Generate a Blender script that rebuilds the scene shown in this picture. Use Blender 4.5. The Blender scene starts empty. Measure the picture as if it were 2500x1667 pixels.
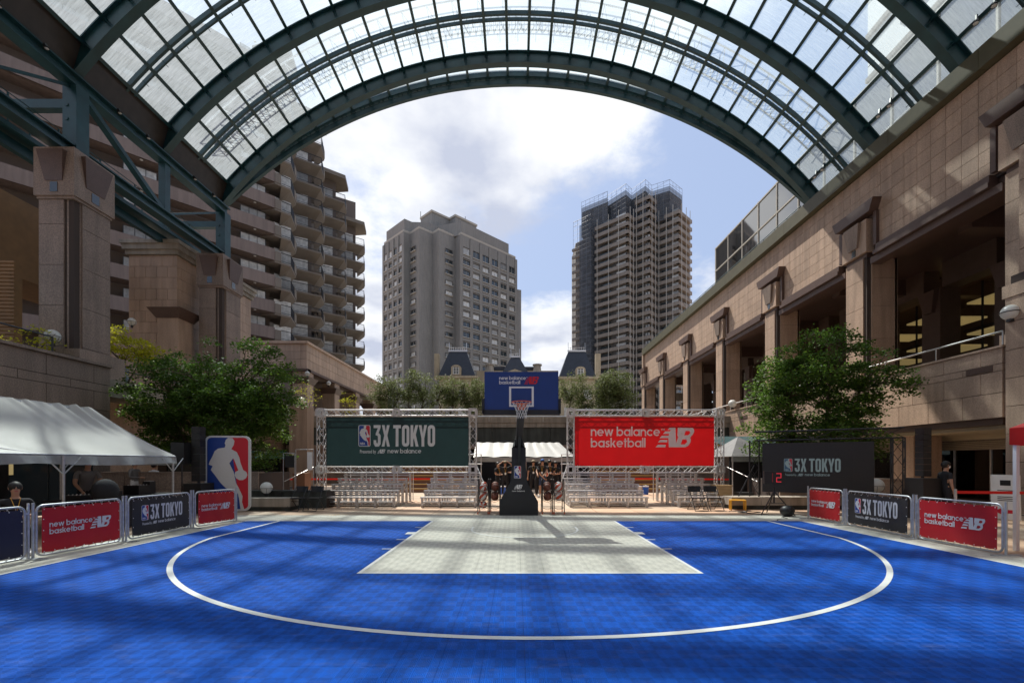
import bpy, math, random
import numpy as np
from mathutils import Vector, Matrix
from mathutils.geometry import tessellate_polygon
random.seed(7); np.random.seed(7)
R = math.radians
sc = bpy.context.scene
COL = sc.collection

# ---------------------------------------------------------------- camera, sky, sun, exposure
cam = bpy.data.cameras.new('camera'); camo = bpy.data.objects.new('camera', cam); COL.objects.link(camo)
camo.location = (0, 0, 1.6); camo.rotation_euler = (R(90), 0, 0)
cam.sensor_width = 36; cam.lens = 16.0
cam.shift_x = -0.004; cam.shift_y = 0.1178
cam.clip_end = 3000; cam.clip_start = 0.05
sc.camera = camo
SUN_EL, SUN_AZ = 57.0, math.degrees(math.atan2(-1.07, 2.2))      # azimuth from +Y towards +X
w = bpy.data.worlds.new('World'); sc.world = w; w.use_nodes = True
def build_world():
    nt = w.node_tree; nt.nodes.clear(); N = nt.nodes.new; L = nt.links.new
    out = N('ShaderNodeOutputWorld'); bg = N('ShaderNodeBackground'); bg.inputs['Strength'].default_value = 0.066
    sky = N('ShaderNodeTexSky'); sky.sky_type = 'NISHITA'; sky.sun_disc = False
    sky.sun_elevation = R(SUN_EL); sky.sun_rotation = R(SUN_AZ); sky.air_density = 1.2; sky.dust_density = 2.0; sky.ozone_density = 2.0
    tc = N('ShaderNodeTexCoord'); sep = N('ShaderNodeSeparateXYZ'); L(tc.outputs['Generated'], sep.inputs[0])
    def M(op, a, b=None, c=None, clamp=False):
        n = N('ShaderNodeMath'); n.operation = op; n.use_clamp = clamp
        for i, v in enumerate((a, b, c)):
            if v is None: continue
            if isinstance(v, (int, float)): n.inputs[i].default_value = v
            else: L(v, n.inputs[i])
        return n.outputs[0]
    zz = M('ADD', M('MAXIMUM', sep.outputs[2], 0.0), 0.22)
    cx = M('DIVIDE', sep.outputs[0], zz); cy = M('DIVIDE', sep.outputs[1], zz)
    comb = N('ShaderNodeCombineXYZ'); L(cx, comb.inputs[0]); L(cy, comb.inputs[1])
    n1 = N('ShaderNodeTexNoise'); n1.inputs['Scale'].default_value = 2.1; n1.inputs['Detail'].default_value = 11; n1.inputs['Roughness'].default_value = .62
    mp = N('ShaderNodeMapping'); mp.inputs['Location'].default_value = (3.3, 1.2, 0); L(comb.outputs[0], mp.inputs[0]); L(mp.outputs[0], n1.inputs['Vector'])
    # the large cloud over the plaza, the bank low behind the towers, the clear patch to the right
    def blob(x, y, z, k):
        v = Vector((x, y, z)).normalized()
        d = N('ShaderNodeVectorMath'); d.operation = 'DOT_PRODUCT'; L(tc.outputs['Generated'], d.inputs[0]); d.inputs[1].default_value = v
        return M('POWER', M('MAXIMUM', d.outputs['Value'], 0.0), k)
    dens = M('ADD', n1.outputs['Fac'], M('MULTIPLY', blob(-.02, 1, .80, 40), .30))
    dens = M('ADD', dens, M('MULTIPLY', blob(0.0, 1, 1.6, 6), .22))
    dens = M('ADD', dens, M('MULTIPLY', blob(.12, 1, .20, 130), .26))
    dens = M('ADD', dens, M('MULTIPLY', blob(-.33, 1, .27, 160), .24))
    dens = M('ADD', dens, M('MULTIPLY', blob(.52, 1, .62, 40), -.26))
    dens = M('ADD', dens, M('MULTIPLY', blob(.02, 1, .47, 60), -.22))
    dens = M('ADD', dens, M('MULTIPLY', blob(.44, 1, .36, 260), .26))
    ramp = N('ShaderNodeMapRange'); ramp.interpolation_type = 'SMOOTHSTEP'; ramp.inputs['From Min'].default_value = .44; ramp.inputs['From Max'].default_value = .66
    L(dens, ramp.inputs['Value'])
    n2 = N('ShaderNodeTexNoise'); n2.inputs['Scale'].default_value = 2.6; n2.inputs['Detail'].default_value = 9; L(mp.outputs[0], n2.inputs['Vector'])
    cr = N('ShaderNodeMix'); cr.data_type = 'RGBA'; cr.inputs[6].default_value = (6.6, 7.1, 8.6, 1); cr.inputs[7].default_value = (12.2, 12.3, 12.4, 1)
    mr = N('ShaderNodeMapRange'); mr.inputs['From Min'].default_value = .38; mr.inputs['From Max'].default_value = .58; L(n2.outputs['Fac'], mr.inputs['Value']); L(mr.outputs[0], cr.inputs[0])
    tint = N('ShaderNodeMix'); tint.data_type = 'RGBA'; tint.inputs[0].default_value = .6; tint.inputs[7].default_value = (6.2, 7.8, 11.5, 1)
    L(sky.outputs[0], tint.inputs[6])
    mx = N('ShaderNodeMix'); mx.data_type = 'RGBA'; L(M('MULTIPLY', ramp.outputs[0], .95), mx.inputs[0]); L(tint.outputs[2], mx.inputs[6]); L(cr.outputs[2], mx.inputs[7])
    L(mx.outputs[2], bg.inputs[0]); L(bg.outputs[0], out.inputs[0])
build_world()
sl = bpy.data.lights.new('sun', 'SUN'); sl.energy = 5.0; sl.angle = R(0.8); sl.color = (1, .94, .84)
so = bpy.data.objects.new('sun', sl); COL.objects.link(so); so.location = (-20, 40, 60)
so.rotation_euler = Vector((1.07, -2.2, -3.79)).to_track_quat('-Z', 'Y').to_euler()
sc.view_settings.view_transform = 'Standard'; sc.view_settings.look = 'None'; sc.view_settings.gamma = 1
sc.view_settings.use_curve_mapping = False; sc.view_settings.exposure = 0.48
sc.render.engine = 'CYCLES'
sc.cycles.transparent_max_bounces = 24; sc.cycles.max_bounces = 8; sc.cycles.use_denoising = True
sc.cycles.sample_clamp_indirect = 6
sc.cycles.denoiser = 'OPENIMAGEDENOISE'; sc.cycles.denoising_input_passes = 'RGB_ALBEDO_NORMAL'; sc.cycles.denoising_prefilter = 'ACCURATE'

# ---------------------------------------------------------------- materials
def mat(name, col=(.5, .5, .5), rough=.6, metal=0.0, var=0.0, vscale=3.0, speck=0.0, sscale=60.0, bump=0.0, bscale=40.0, orand=0.0,
        transl=0.0, emit=None, estr=1.0, coat=0.0, stretch=None, alpha=1.0, spec=.5, streak=0.0):
    m = bpy.data.materials.new(name); m.use_nodes = True; nt = m.node_tree; N = nt.nodes.new; L = nt.links.new
    b = nt.nodes['Principled BSDF']; out = nt.nodes['Material Output']
    b.inputs['Roughness'].default_value = rough; b.inputs['Metallic'].default_value = metal; b.inputs['Specular IOR Level'].default_value = spec
    if coat: b.inputs['Coat Weight'].default_value = coat
    c = N('ShaderNodeRGB'); c.outputs[0].default_value = (*col, 1); cur = c.outputs[0]
    geo = N('ShaderNodeNewGeometry'); vec = geo.outputs['Position']
    if stretch:
        mp = N('ShaderNodeMapping'); mp.inputs['Scale'].default_value = stretch; L(vec, mp.inputs[0]); vec = mp.outputs[0]
    def scale_by(cur, fac, lo, hi, fmin=.3, fmax=.7):
        mr = N('ShaderNodeMapRange'); mr.inputs['From Min'].default_value = fmin; mr.inputs['From Max'].default_value = fmax
        mr.inputs['To Min'].default_value = lo; mr.inputs['To Max'].default_value = hi; L(fac, mr.inputs['Value'])
        vm = N('ShaderNodeVectorMath'); vm.operation = 'SCALE'; L(cur, vm.inputs[0]); L(mr.outputs[0], vm.inputs['Scale']); return vm.outputs[0]
    if var:
        n = N('ShaderNodeTexNoise'); n.inputs['Scale'].default_value = vscale; n.inputs['Detail'].default_value = 5; L(vec, n.inputs['Vector'])
        cur = scale_by(cur, n.outputs['Fac'], 1 - var, 1 + var)
    if speck:
        n = N('ShaderNodeTexNoise'); n.inputs['Scale'].default_value = sscale; n.inputs['Detail'].default_value = 2; L(vec, n.inputs['Vector'])
        cur = scale_by(cur, n.outputs['Fac'], 1 - speck, 1 + speck, .38, .62)
    if streak:
        mp = N('ShaderNodeMapping'); mp.inputs['Scale'].default_value = (2.2, 2.2, .18); L(geo.outputs['Position'], mp.inputs[0])
        n = N('ShaderNodeTexNoise'); n.inputs['Scale'].default_value = 1.5; n.inputs['Detail'].default_value = 4; L(mp.outputs[0], n.inputs['Vector'])
        cur = scale_by(cur, n.outputs['Fac'], 1 - streak, 1 + streak * .4, .35, .6)
    if orand:
        oi = N('ShaderNodeObjectInfo'); cur = scale_by(cur, oi.outputs['Random'], 1 - orand, 1 + orand, 0, 1)
    L(cur, b.inputs['Base Color'])
    if bump:
        n = N('ShaderNodeTexNoise'); n.inputs['Scale'].default_value = bscale; n.inputs['Detail'].default_value = 4; L(vec, n.inputs['Vector'])
        bp = N('ShaderNodeBump'); bp.inputs['Strength'].default_value = bump; bp.inputs['Distance'].default_value = .02
        L(n.outputs['Fac'], bp.inputs['Height']); L(bp.outputs[0], b.inputs['Normal'])
    if emit:
        b.inputs['Emission Color'].default_value = (*emit, 1); b.inputs['Emission Strength'].default_value = estr
    sh = b.outputs[0]
    if transl:
        t = N('ShaderNodeBsdfTranslucent'); L(cur, t.inputs[0]); mx = N('ShaderNodeMixShader'); mx.inputs[0].default_value = transl
        L(sh, mx.inputs[1]); L(t.outputs[0], mx.inputs[2]); sh = mx.outputs[0]
    if alpha < 1:
        t = N('ShaderNodeBsdfTransparent'); mx = N('ShaderNodeMixShader'); mx.inputs[0].default_value = alpha
        L(t.outputs[0], mx.inputs[1]); L(sh, mx.inputs[2]); sh = mx.outputs[0]
    L(sh, out.inputs[0]); return m

M = {}
M['granite'] = mat('granite', (.42, .30, .222), .55, speck=.15, sscale=28, var=.08, vscale=.9, orand=.09, bump=.15, bscale=50, streak=.16)
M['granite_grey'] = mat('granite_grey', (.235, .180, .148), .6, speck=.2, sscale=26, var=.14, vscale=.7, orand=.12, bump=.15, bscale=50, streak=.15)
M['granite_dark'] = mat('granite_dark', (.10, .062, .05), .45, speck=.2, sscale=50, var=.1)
M['joint'] = mat('joint', (.06, .045, .04), .9)
M['steel'] = mat('painted_steel', (.010, .052, .062), .42, var=.25, vscale=1.5, bump=.05)
M['soffit'] = mat('soffit', (.045, .038, .032), .6, var=.2)
M['olive'] = mat('olive_gutter', (.085, .078, .042), .5, var=.12)
M['black'] = mat('black_paint', (.012, .012, .014), .45, var=.2)
M['blackmetal'] = mat('black_metal', (.015, .015, .017), .35)
M['pad'] = mat('black_vinyl', (.012, .016, .022), .5, var=.15, bump=.08, bscale=12)
M['alu'] = mat('aluminium', (.62, .62, .63), .38, .75, var=.12, vscale=5)
M['galv'] = mat('galvanised_steel', (.5, .52, .55), .42, .8, var=.15, vscale=12)
M['white'] = mat('white_paint', (.75, .75, .74), .5)
M['print_white'] = mat('print_white', (.78, .76, .74), .6, transl=.15)
M['print_white_dim'] = mat('print_white_dim', (.62, .62, .64), .6)
M['glass_dark'] = mat('window_glass', (.03, .04, .045), .06, spec=.9, var=.3, vscale=.4)
M['curtain'] = mat('window_curtain', (.42, .42, .40), .35, orand=.6, var=.3, vscale=2.5, spec=.8)
M['red'] = mat('red_banner', (.44, .006, .008), .6, transl=.45, var=.06, vscale=2, bump=.1, bscale=6)
M['red_fence'] = mat('red_vinyl', (.44, .006, .012), .5, var=.08, vscale=3, bump=.25, bscale=5)
M['green'] = mat('dark_green_banner', (.012, .030, .032), .6, transl=.4, var=.08, bump=.1, bscale=6)
M['black_fence'] = mat('black_vinyl_banner', (.018, .018, .02), .5, var=.1, bump=.25, bscale=5)
M['navy_fence'] = mat('navy_vinyl_banner', (.012, .014, .04), .5, var=.1, bump=.25, bscale=5)
M['tarp'] = mat('tent_canvas', (.50, .50, .475), .34, transl=.10, var=.08, vscale=.8, bump=.5, bscale=1.3)
M['tarp_valance'] = mat('grey_canvas', (.30, .31, .31), .4, transl=.1, var=.25, vscale=2, bump=.8, bscale=3)
M['blue'] = mat('blue_board', (.004, .042, .20), .4, var=.05)
M['logo_blue'] = mat('logo_blue', (.008, .045, .26), .5)
M['logo_red'] = mat('logo_red', (.55, .012, .03), .5)
M['logo_red_dim'] = mat('logo_red_dim', (.45, .012, .04), .4)
M['screen'] = mat('led_screen', (.016, .018, .022), .5, var=.15, vscale=30)
M['screen_print'] = mat('led_print', (.14, .19, .20), .6, emit=(.30, .40, .42), estr=.12)
M['screen_blue'] = mat('led_blue', (.02, .05, .09), .6, emit=(.04, .08, .14), estr=.2)
M['screen_red'] = mat('led_red', (.2, .02, .03), .6, emit=(.4, .03, .05), estr=.2)
M['orange'] = mat('orange_rim', (.65, .10, .02), .4)
M['ball'] = mat('leather_ball', (.19, .055, .03), .6, orand=.15, bump=.2, bscale=200)
M['ball_red'] = mat('ball_red', (.55, .07, .02), .5)
M['ball_white'] = mat('ball_white', (.75, .73, .68), .5)
M['net'] = mat('net_cord', (.7, .7, .68), .8)
M['yellow'] = mat('yellow_paint', (.65, .33, .02), .4)
M['bark'] = mat('bark', (.10, .075, .05), .85, var=.3, vscale=8, bump=.6, bscale=20)
M['leaf'] = mat('leaf_green', (.072, .14, .022), .58, transl=.42, orand=0, var=.4, vscale=1.2, spec=.3)
M['leaf_light'] = mat('leaf_light', (.14, .24, .03), .6, transl=.5, spec=.25, var=.3, vscale=1.5)
M['leaf_yellow'] = mat('leaf_yellow', (.44, .44, .03), .6, transl=.5, spec=.2, var=.3)
M['leaf_olive'] = mat('leaf_olive', (.14, .175, .06), .6, transl=.35, spec=.25, var=.3, vscale=1.5)
M['skin'] = mat('skin', (.42, .23, .15), .5)
M['cloth_black'] = mat('black_cloth', (.014, .014, .018), .85, bump=.3, bscale=15)
M['cloth_grey'] = mat('grey_cloth', (.16, .15, .145), .85, bump=.3, bscale=15)
M['cloth_white'] = mat('white_cloth', (.6, .6, .6), .85, bump=.3, bscale=15)
M['cloth_denim'] = mat('denim_cloth', (.03, .05, .11), .85, bump=.3, bscale=15)
M['cloth_khaki'] = mat('khaki_cloth', (.35, .29, .2), .85)
M['hair'] = mat('dark_hair', (.012, .009, .008), .6)
M['cap_blue'] = mat('blue_cap', (.03, .12, .38), .7)
M['blue_plastic'] = mat('blue_plastic', (.01, .10, .5), .4)
M['wood'] = mat('plywood', (.45, .30, .15), .7, var=.2, vscale=3, stretch=(1, 1, 8))
M['board_brown'] = mat('brown_plinth', (.20, .10, .06), .5, speck=.15)
M['globe'] = mat('lamp_globe', (.80, .80, .77), .3, transl=.3)
M['slate'] = mat('slate_roof', (.016, .020, .030), .45, var=.25, vscale=2, bump=.3, bscale=8)
M['cream'] = mat('cream_stone', (.36, .30, .21), .8, var=.1, vscale=.8, streak=.15)
M['verdigris'] = mat('teal_awning', (.05, .18, .18), .5)
M['concrete'] = mat('concrete', (.30, .27, .23), .9, var=.15, vscale=.8, streak=.25)
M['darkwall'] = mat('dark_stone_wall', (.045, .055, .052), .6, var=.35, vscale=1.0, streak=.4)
M['tower_grey'] = mat('tower_tile_grey', (.225, .212, .192), .8, var=.06, vscale=.2, speck=.05, sscale=3, streak=.10)
M['tower_trim'] = mat('tower_trim', (.40, .36, .30), .8)
M['tower_frame'] = mat('window_frame_pale', (.42, .39, .34), .6)
M['tower_brown'] = mat('tower_parapet', (.225, .19, .16), .8, var=.06, vscale=.3, streak=.1)
M['tower_dark'] = mat('tower_recess', (.14, .13, .12), .8, var=.2, vscale=.6)
M['apart_band'] = mat('apartment_tile', (.20, .158, .140), .75, var=.06, vscale=.4, orand=.04, streak=.14)
M['apart_wall'] = mat('apartment_wall', (.13, .105, .09), .8, var=.1, vscale=.5)
M['apart_soffit'] = mat('apartment_soffit', (.175, .152, .128), .8, var=.12, vscale=.5)
M['ochre'] = mat('ochre_ribbed_tile', (.19, .11, .045), .7, var=.12)
M['lit_ceiling'] = mat('lit_ceiling', (.6, .5, .25), .6, emit=(1, .72, .3), estr=.16)
M['beige_soffit'] = mat('beige_soffit', (.42, .36, .25), .6, var=.06)
M['red_belt'] = mat('red_belt', (.75, .02, .015), .6, transl=.2)
M['net_mesh'] = mat('scaffold_mesh', (.07, .078, .092), .9, alpha=.68, var=.4, vscale=.5)
M['white_tower'] = mat('pale_panel_building', (.82, .84, .82), .4, var=.06, vscale=.2)
M['seam'] = mat('seam_line', (.12, .12, .12), .8)
M['scaf'] = mat('scaffold_tube', (.16, .17, .19), .5, .3)
M['bolt'] = mat('bright_bolt', (.8, .8, .8), .3, .8)
M['gold'] = mat('brass_strip', (.55, .40, .08), .35, .5)

def glass_roof_mat():
    m = bpy.data.materials.new('frosted_roof_glass'); m.use_nodes = True; nt = m.node_tree; N = nt.nodes.new; L = nt.links.new
    nt.nodes.clear(); out = N('ShaderNodeOutputMaterial')
    tr = N('ShaderNodeBsdfTransparent'); tr.inputs[0].default_value = (.72, .82, .86, 1)
    tl = N('ShaderNodeBsdfTranslucent'); tl.inputs[0].default_value = (.78, .87, .92, 1)
    gl = N('ShaderNodeBsdfGlossy'); gl.inputs['Roughness'].default_value = .12
    geo = N('ShaderNodeNewGeometry'); mp = N('ShaderNodeMapping'); mp.inputs['Scale'].default_value = (.8, 7, .8); L(geo.outputs['Position'], mp.inputs[0])
    n = N('ShaderNodeTexNoise'); n.inputs['Scale'].default_value = 2.2; n.inputs['Detail'].default_value = 6; L(mp.outputs[0], n.inputs['Vector'])
    mr = N('ShaderNodeMapRange'); mr.inputs['From Min'].default_value = .3; mr.inputs['From Max'].default_value = .7; mr.inputs['To Min'].default_value = .22; mr.inputs['To Max'].default_value = .32
    L(n.outputs['Fac'], mr.inputs['Value'])
    a = N('ShaderNodeMixShader'); L(mr.outputs[0], a.inputs[0]); L(tr.outputs[0], a.inputs[1]); L(tl.outputs[0], a.inputs[2])
    f = N('ShaderNodeFresnel'); f.inputs[0].default_value = 1.35
    b = N('ShaderNodeMixShader'); L(f.outputs[0], b.inputs[0]); L(a.outputs[0], b.inputs[1]); L(gl.outputs[0], b.inputs[2]); L(b.outputs[0], out.inputs[0])
    return m
M['roof_glass'] = glass_roof_mat()
def clear_glass(name, tint=(.35, .42, .42), fac=.25):
    m = bpy.data.materials.new(name); m.use_nodes = True; nt = m.node_tree; N = nt.nodes.new; L = nt.links.new; nt.nodes.clear()
    out = N('ShaderNodeOutputMaterial'); tr = N('ShaderNodeBsdfTransparent'); tr.inputs[0].default_value = (*tint, 1)
    gl = N('ShaderNodeBsdfGlossy'); gl.inputs['Roughness'].default_value = .03
    f = N('ShaderNodeFresnel'); f.inputs[0].default_value = 1.5; ad = N('ShaderNodeMath'); ad.operation = 'ADD'; ad.inputs[1].default_value = fac; L(f.outputs[0], ad.inputs[0])
    x = N('ShaderNodeMixShader'); L(ad.outputs[0], x.inputs[0]); L(tr.outputs[0], x.inputs[1]); L(gl.outputs[0], x.inputs[2]); L(x.outputs[0], out.inputs[0]); return m
M['shop_glass'] = clear_glass('shop_glass', (.78, .8, .78), .05)
M['attic_glass'] = clear_glass('attic_glass', (.3, .36, .35), .30)

CXC = 0.2          # court centre line
def court_mat():
    """moulded court tile: blue or off-white by where it lies, ribs in concentric squares every 11 cm"""
    m = bpy.data.materials.new('court_tile'); m.use_nodes = True; nt = m.node_tree; N = nt.nodes.new; L = nt.links.new
    b = nt.nodes['Principled BSDF']; geo = N('ShaderNodeNewGeometry'); sep = N('ShaderNodeSeparateXYZ'); L(geo.outputs['Position'], sep.inputs[0])
    X, Y = sep.outputs[0], sep.outputs[1]
    def F(op, a, c=None, clamp=False):
        n = N('ShaderNodeMath'); n.operation = op; n.use_clamp = clamp
        for i, v in enumerate((a, c)):
            if v is None: continue
            if isinstance(v, (int, float)): n.inputs[i].default_value = v
            else: L(v, n.inputs[i])
        return n.outputs[0]
    ax = F('ABSOLUTE', F('SUBTRACT', X, CXC))
    blue = F('MULTIPLY', F('LESS_THAN', ax, 7.5), F('LESS_THAN', Y, 12.33))
    key = F('MULTIPLY', F('LESS_THAN', ax, 2.45), F('GREATER_THAN', Y, 6.55))
    isb = F('MULTIPLY', blue, F('SUBTRACT', 1.0, key))
    S = .112
    fx = F('ABSOLUTE', F('SUBTRACT', F('FRACT', F('DIVIDE', X, S)), .5)); fy = F('ABSOLUTE', F('SUBTRACT', F('FRACT', F('DIVIDE', Y, S)), .5))
    mxx = F('MAXIMUM', fx, fy)
    ring = F('SINE', F('MULTIPLY', mxx, 2 * math.pi * 9))
    sect = F('GREATER_THAN', fx, fy)                     # which way the ribs run in this quarter of the cell
    n = N('ShaderNodeTexNoise'); n.inputs['Scale'].default_value = .9; n.inputs['Detail'].default_value = 8; L(geo.outputs['Position'], n.inputs['Vector'])
    n2 = N('ShaderNodeTexNoise'); n2.inputs['Scale'].default_value = 7; n2.inputs['Detail'].default_value = 5; L(geo.outputs['Position'], n2.inputs['Vector'])
    chk = N('ShaderNodeTexChecker'); chk.inputs['Scale'].default_value = 1 / (S * 1.5); chk.inputs[1].default_value = (1, 1, 1, 1); chk.inputs[2].default_value = (0, 0, 0, 1); L(geo.outputs['Position'], chk.inputs[0])
    cell = N('ShaderNodeCombineXYZ'); L(X, cell.inputs[0]); L(Y, cell.inputs[1]); L(cell.outputs[0], chk.inputs[0])
    v = F('ADD', .68, F('MULTIPLY', ring, .10)); v = F('ADD', v, F('MULTIPLY', sect, .14)); v = F('ADD', v, F('MULTIPLY', chk.outputs['Fac'], .20))
    v = F('ADD', v, F('MULTIPLY', F('SUBTRACT', n.outputs['Fac'], .5), .35)); v = F('ADD', v, F('MULTIPLY', F('SUBTRACT', n2.outputs['Fac'], .5), .22))
    mix = N('ShaderNodeMix'); mix.data_type = 'RGBA'; mix.inputs[6].default_value = (.74, .71, .62, 1); mix.inputs[7].default_value = (.001, .098, .54, 1); L(isb, mix.inputs[0])
    vw = F('ADD', F('MULTIPLY', F('SUBTRACT', v, .85), .5), .9)
    vmix = F('ADD', F('MULTIPLY', v, isb), F('MULTIPLY', vw, F('SUBTRACT', 1.0, isb)))
    vm = N('ShaderNodeVectorMath'); vm.operation = 'SCALE'; L(mix.outputs[2], vm.inputs[0]); L(vmix, vm.inputs['Scale'])
    smp = N('ShaderNodeMapping'); smp.inputs['Scale'].default_value = (1.0, 3.2, 1); smp.inputs['Rotation'].default_value = (0, 0, .3); L(geo.outputs['Position'], smp.inputs[0])
    sn = N('ShaderNodeTexNoise'); sn.inputs['Scale'].default_value = 2.4; sn.inputs['Detail'].default_value = 9; sn.inputs['Roughness'].default_value = .7; L(smp.outputs[0], sn.inputs['Vector'])
    sr = N('ShaderNodeMapRange'); sr.inputs['From Min'].default_value = .54; sr.inputs['From Max'].default_value = .76; sr.inputs['To Max'].default_value = .17; L(sn.outputs['Fac'], sr.inputs['Value'])
    dm = N('ShaderNodeMix'); dm.data_type = 'RGBA'; L(sr.outputs[0], dm.inputs[0]); L(vm.outputs[0], dm.inputs[6]); dm.inputs[7].default_value = (.34, .36, .46, 1); L(dm.outputs[2], b.inputs['Base Color'])
    L(F('ADD', .5, F('MULTIPLY', n2.outputs['Fac'], .2)), b.inputs['Roughness'])
    bp = N('ShaderNodeBump'); bp.inputs['Strength'].default_value = .8; bp.inputs['Distance'].default_value = .004; L(ring, bp.inputs['Height']); L(bp.outputs[0], b.inputs['Normal'])
    b.inputs['Specular IOR Level'].default_value = .16
    return m
M['court'] = court_mat()
M['court_line'] = mat('court_line_paint', (.72, .72, .70), .5, var=.06, vscale=6, bump=.3, bscale=60)
M['line_faint'] = mat('court_line_on_key', (.74, .74, .70), .5)

def paving_mat():
    m = bpy.data.materials.new('paving'); m.use_nodes = True; nt = m.node_tree; N = nt.nodes.new; L = nt.links.new
    b = nt.nodes['Principled BSDF']; geo = N('ShaderNodeNewGeometry')
    mp = N('ShaderNodeMapping'); mp.inputs['Rotation'].default_value = (0, 0, R(45)); L(geo.outputs['Position'], mp.inputs[0])
    ck = N('ShaderNodeTexChecker'); ck.inputs['Scale'].default_value = .42; ck.inputs[1].default_value = (.50, .33, .22, 1); ck.inputs[2].default_value = (.44, .33, .24, 1); L(mp.outputs[0], ck.inputs[0])
    sp = N('ShaderNodeSeparateXYZ'); L(geo.outputs['Position'], sp.inputs[0]); cb = N('ShaderNodeCombineXYZ'); L(sp.outputs[0], cb.inputs[0]); L(sp.outputs[1], cb.inputs[1]); L(cb.outputs[0], mp.inputs[0])
    n = N('ShaderNodeTexNoise'); n.inputs['Scale'].default_value = 1.2; n.inputs['Detail'].default_value = 8; L(geo.outputs['Position'], n.inputs['Vector'])
    oi = N('ShaderNodeObjectInfo')
    mr = N('ShaderNodeMapRange'); mr.inputs['From Min'].default_value = .3; mr.inputs['From Max'].default_value = .7; mr.inputs['To Min'].default_value = .75; mr.inputs['To Max'].default_value = 1.1; L(n.outputs['Fac'], mr.inputs['Value'])
    m2 = N('ShaderNodeMapRange'); m2.inputs['To Min'].default_value = .88; m2.inputs['To Max'].default_value = 1.1; L(oi.outputs['Random'], m2.inputs['Value'])
    mu = N('ShaderNodeMath'); mu.operation = 'MULTIPLY'; L(mr.outputs[0], mu.inputs[0]); L(m2.outputs[0], mu.inputs[1])
    vm = N('ShaderNodeVectorMath'); vm.operation = 'SCALE'; L(ck.outputs[0], vm.inputs[0]); L(mu.outputs[0], vm.inputs['Scale']); L(vm.outputs[0], b.inputs['Base Color'])
    b.inputs['Roughness'].default_value = .7
    return m
M['paving'] = paving_mat()

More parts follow.
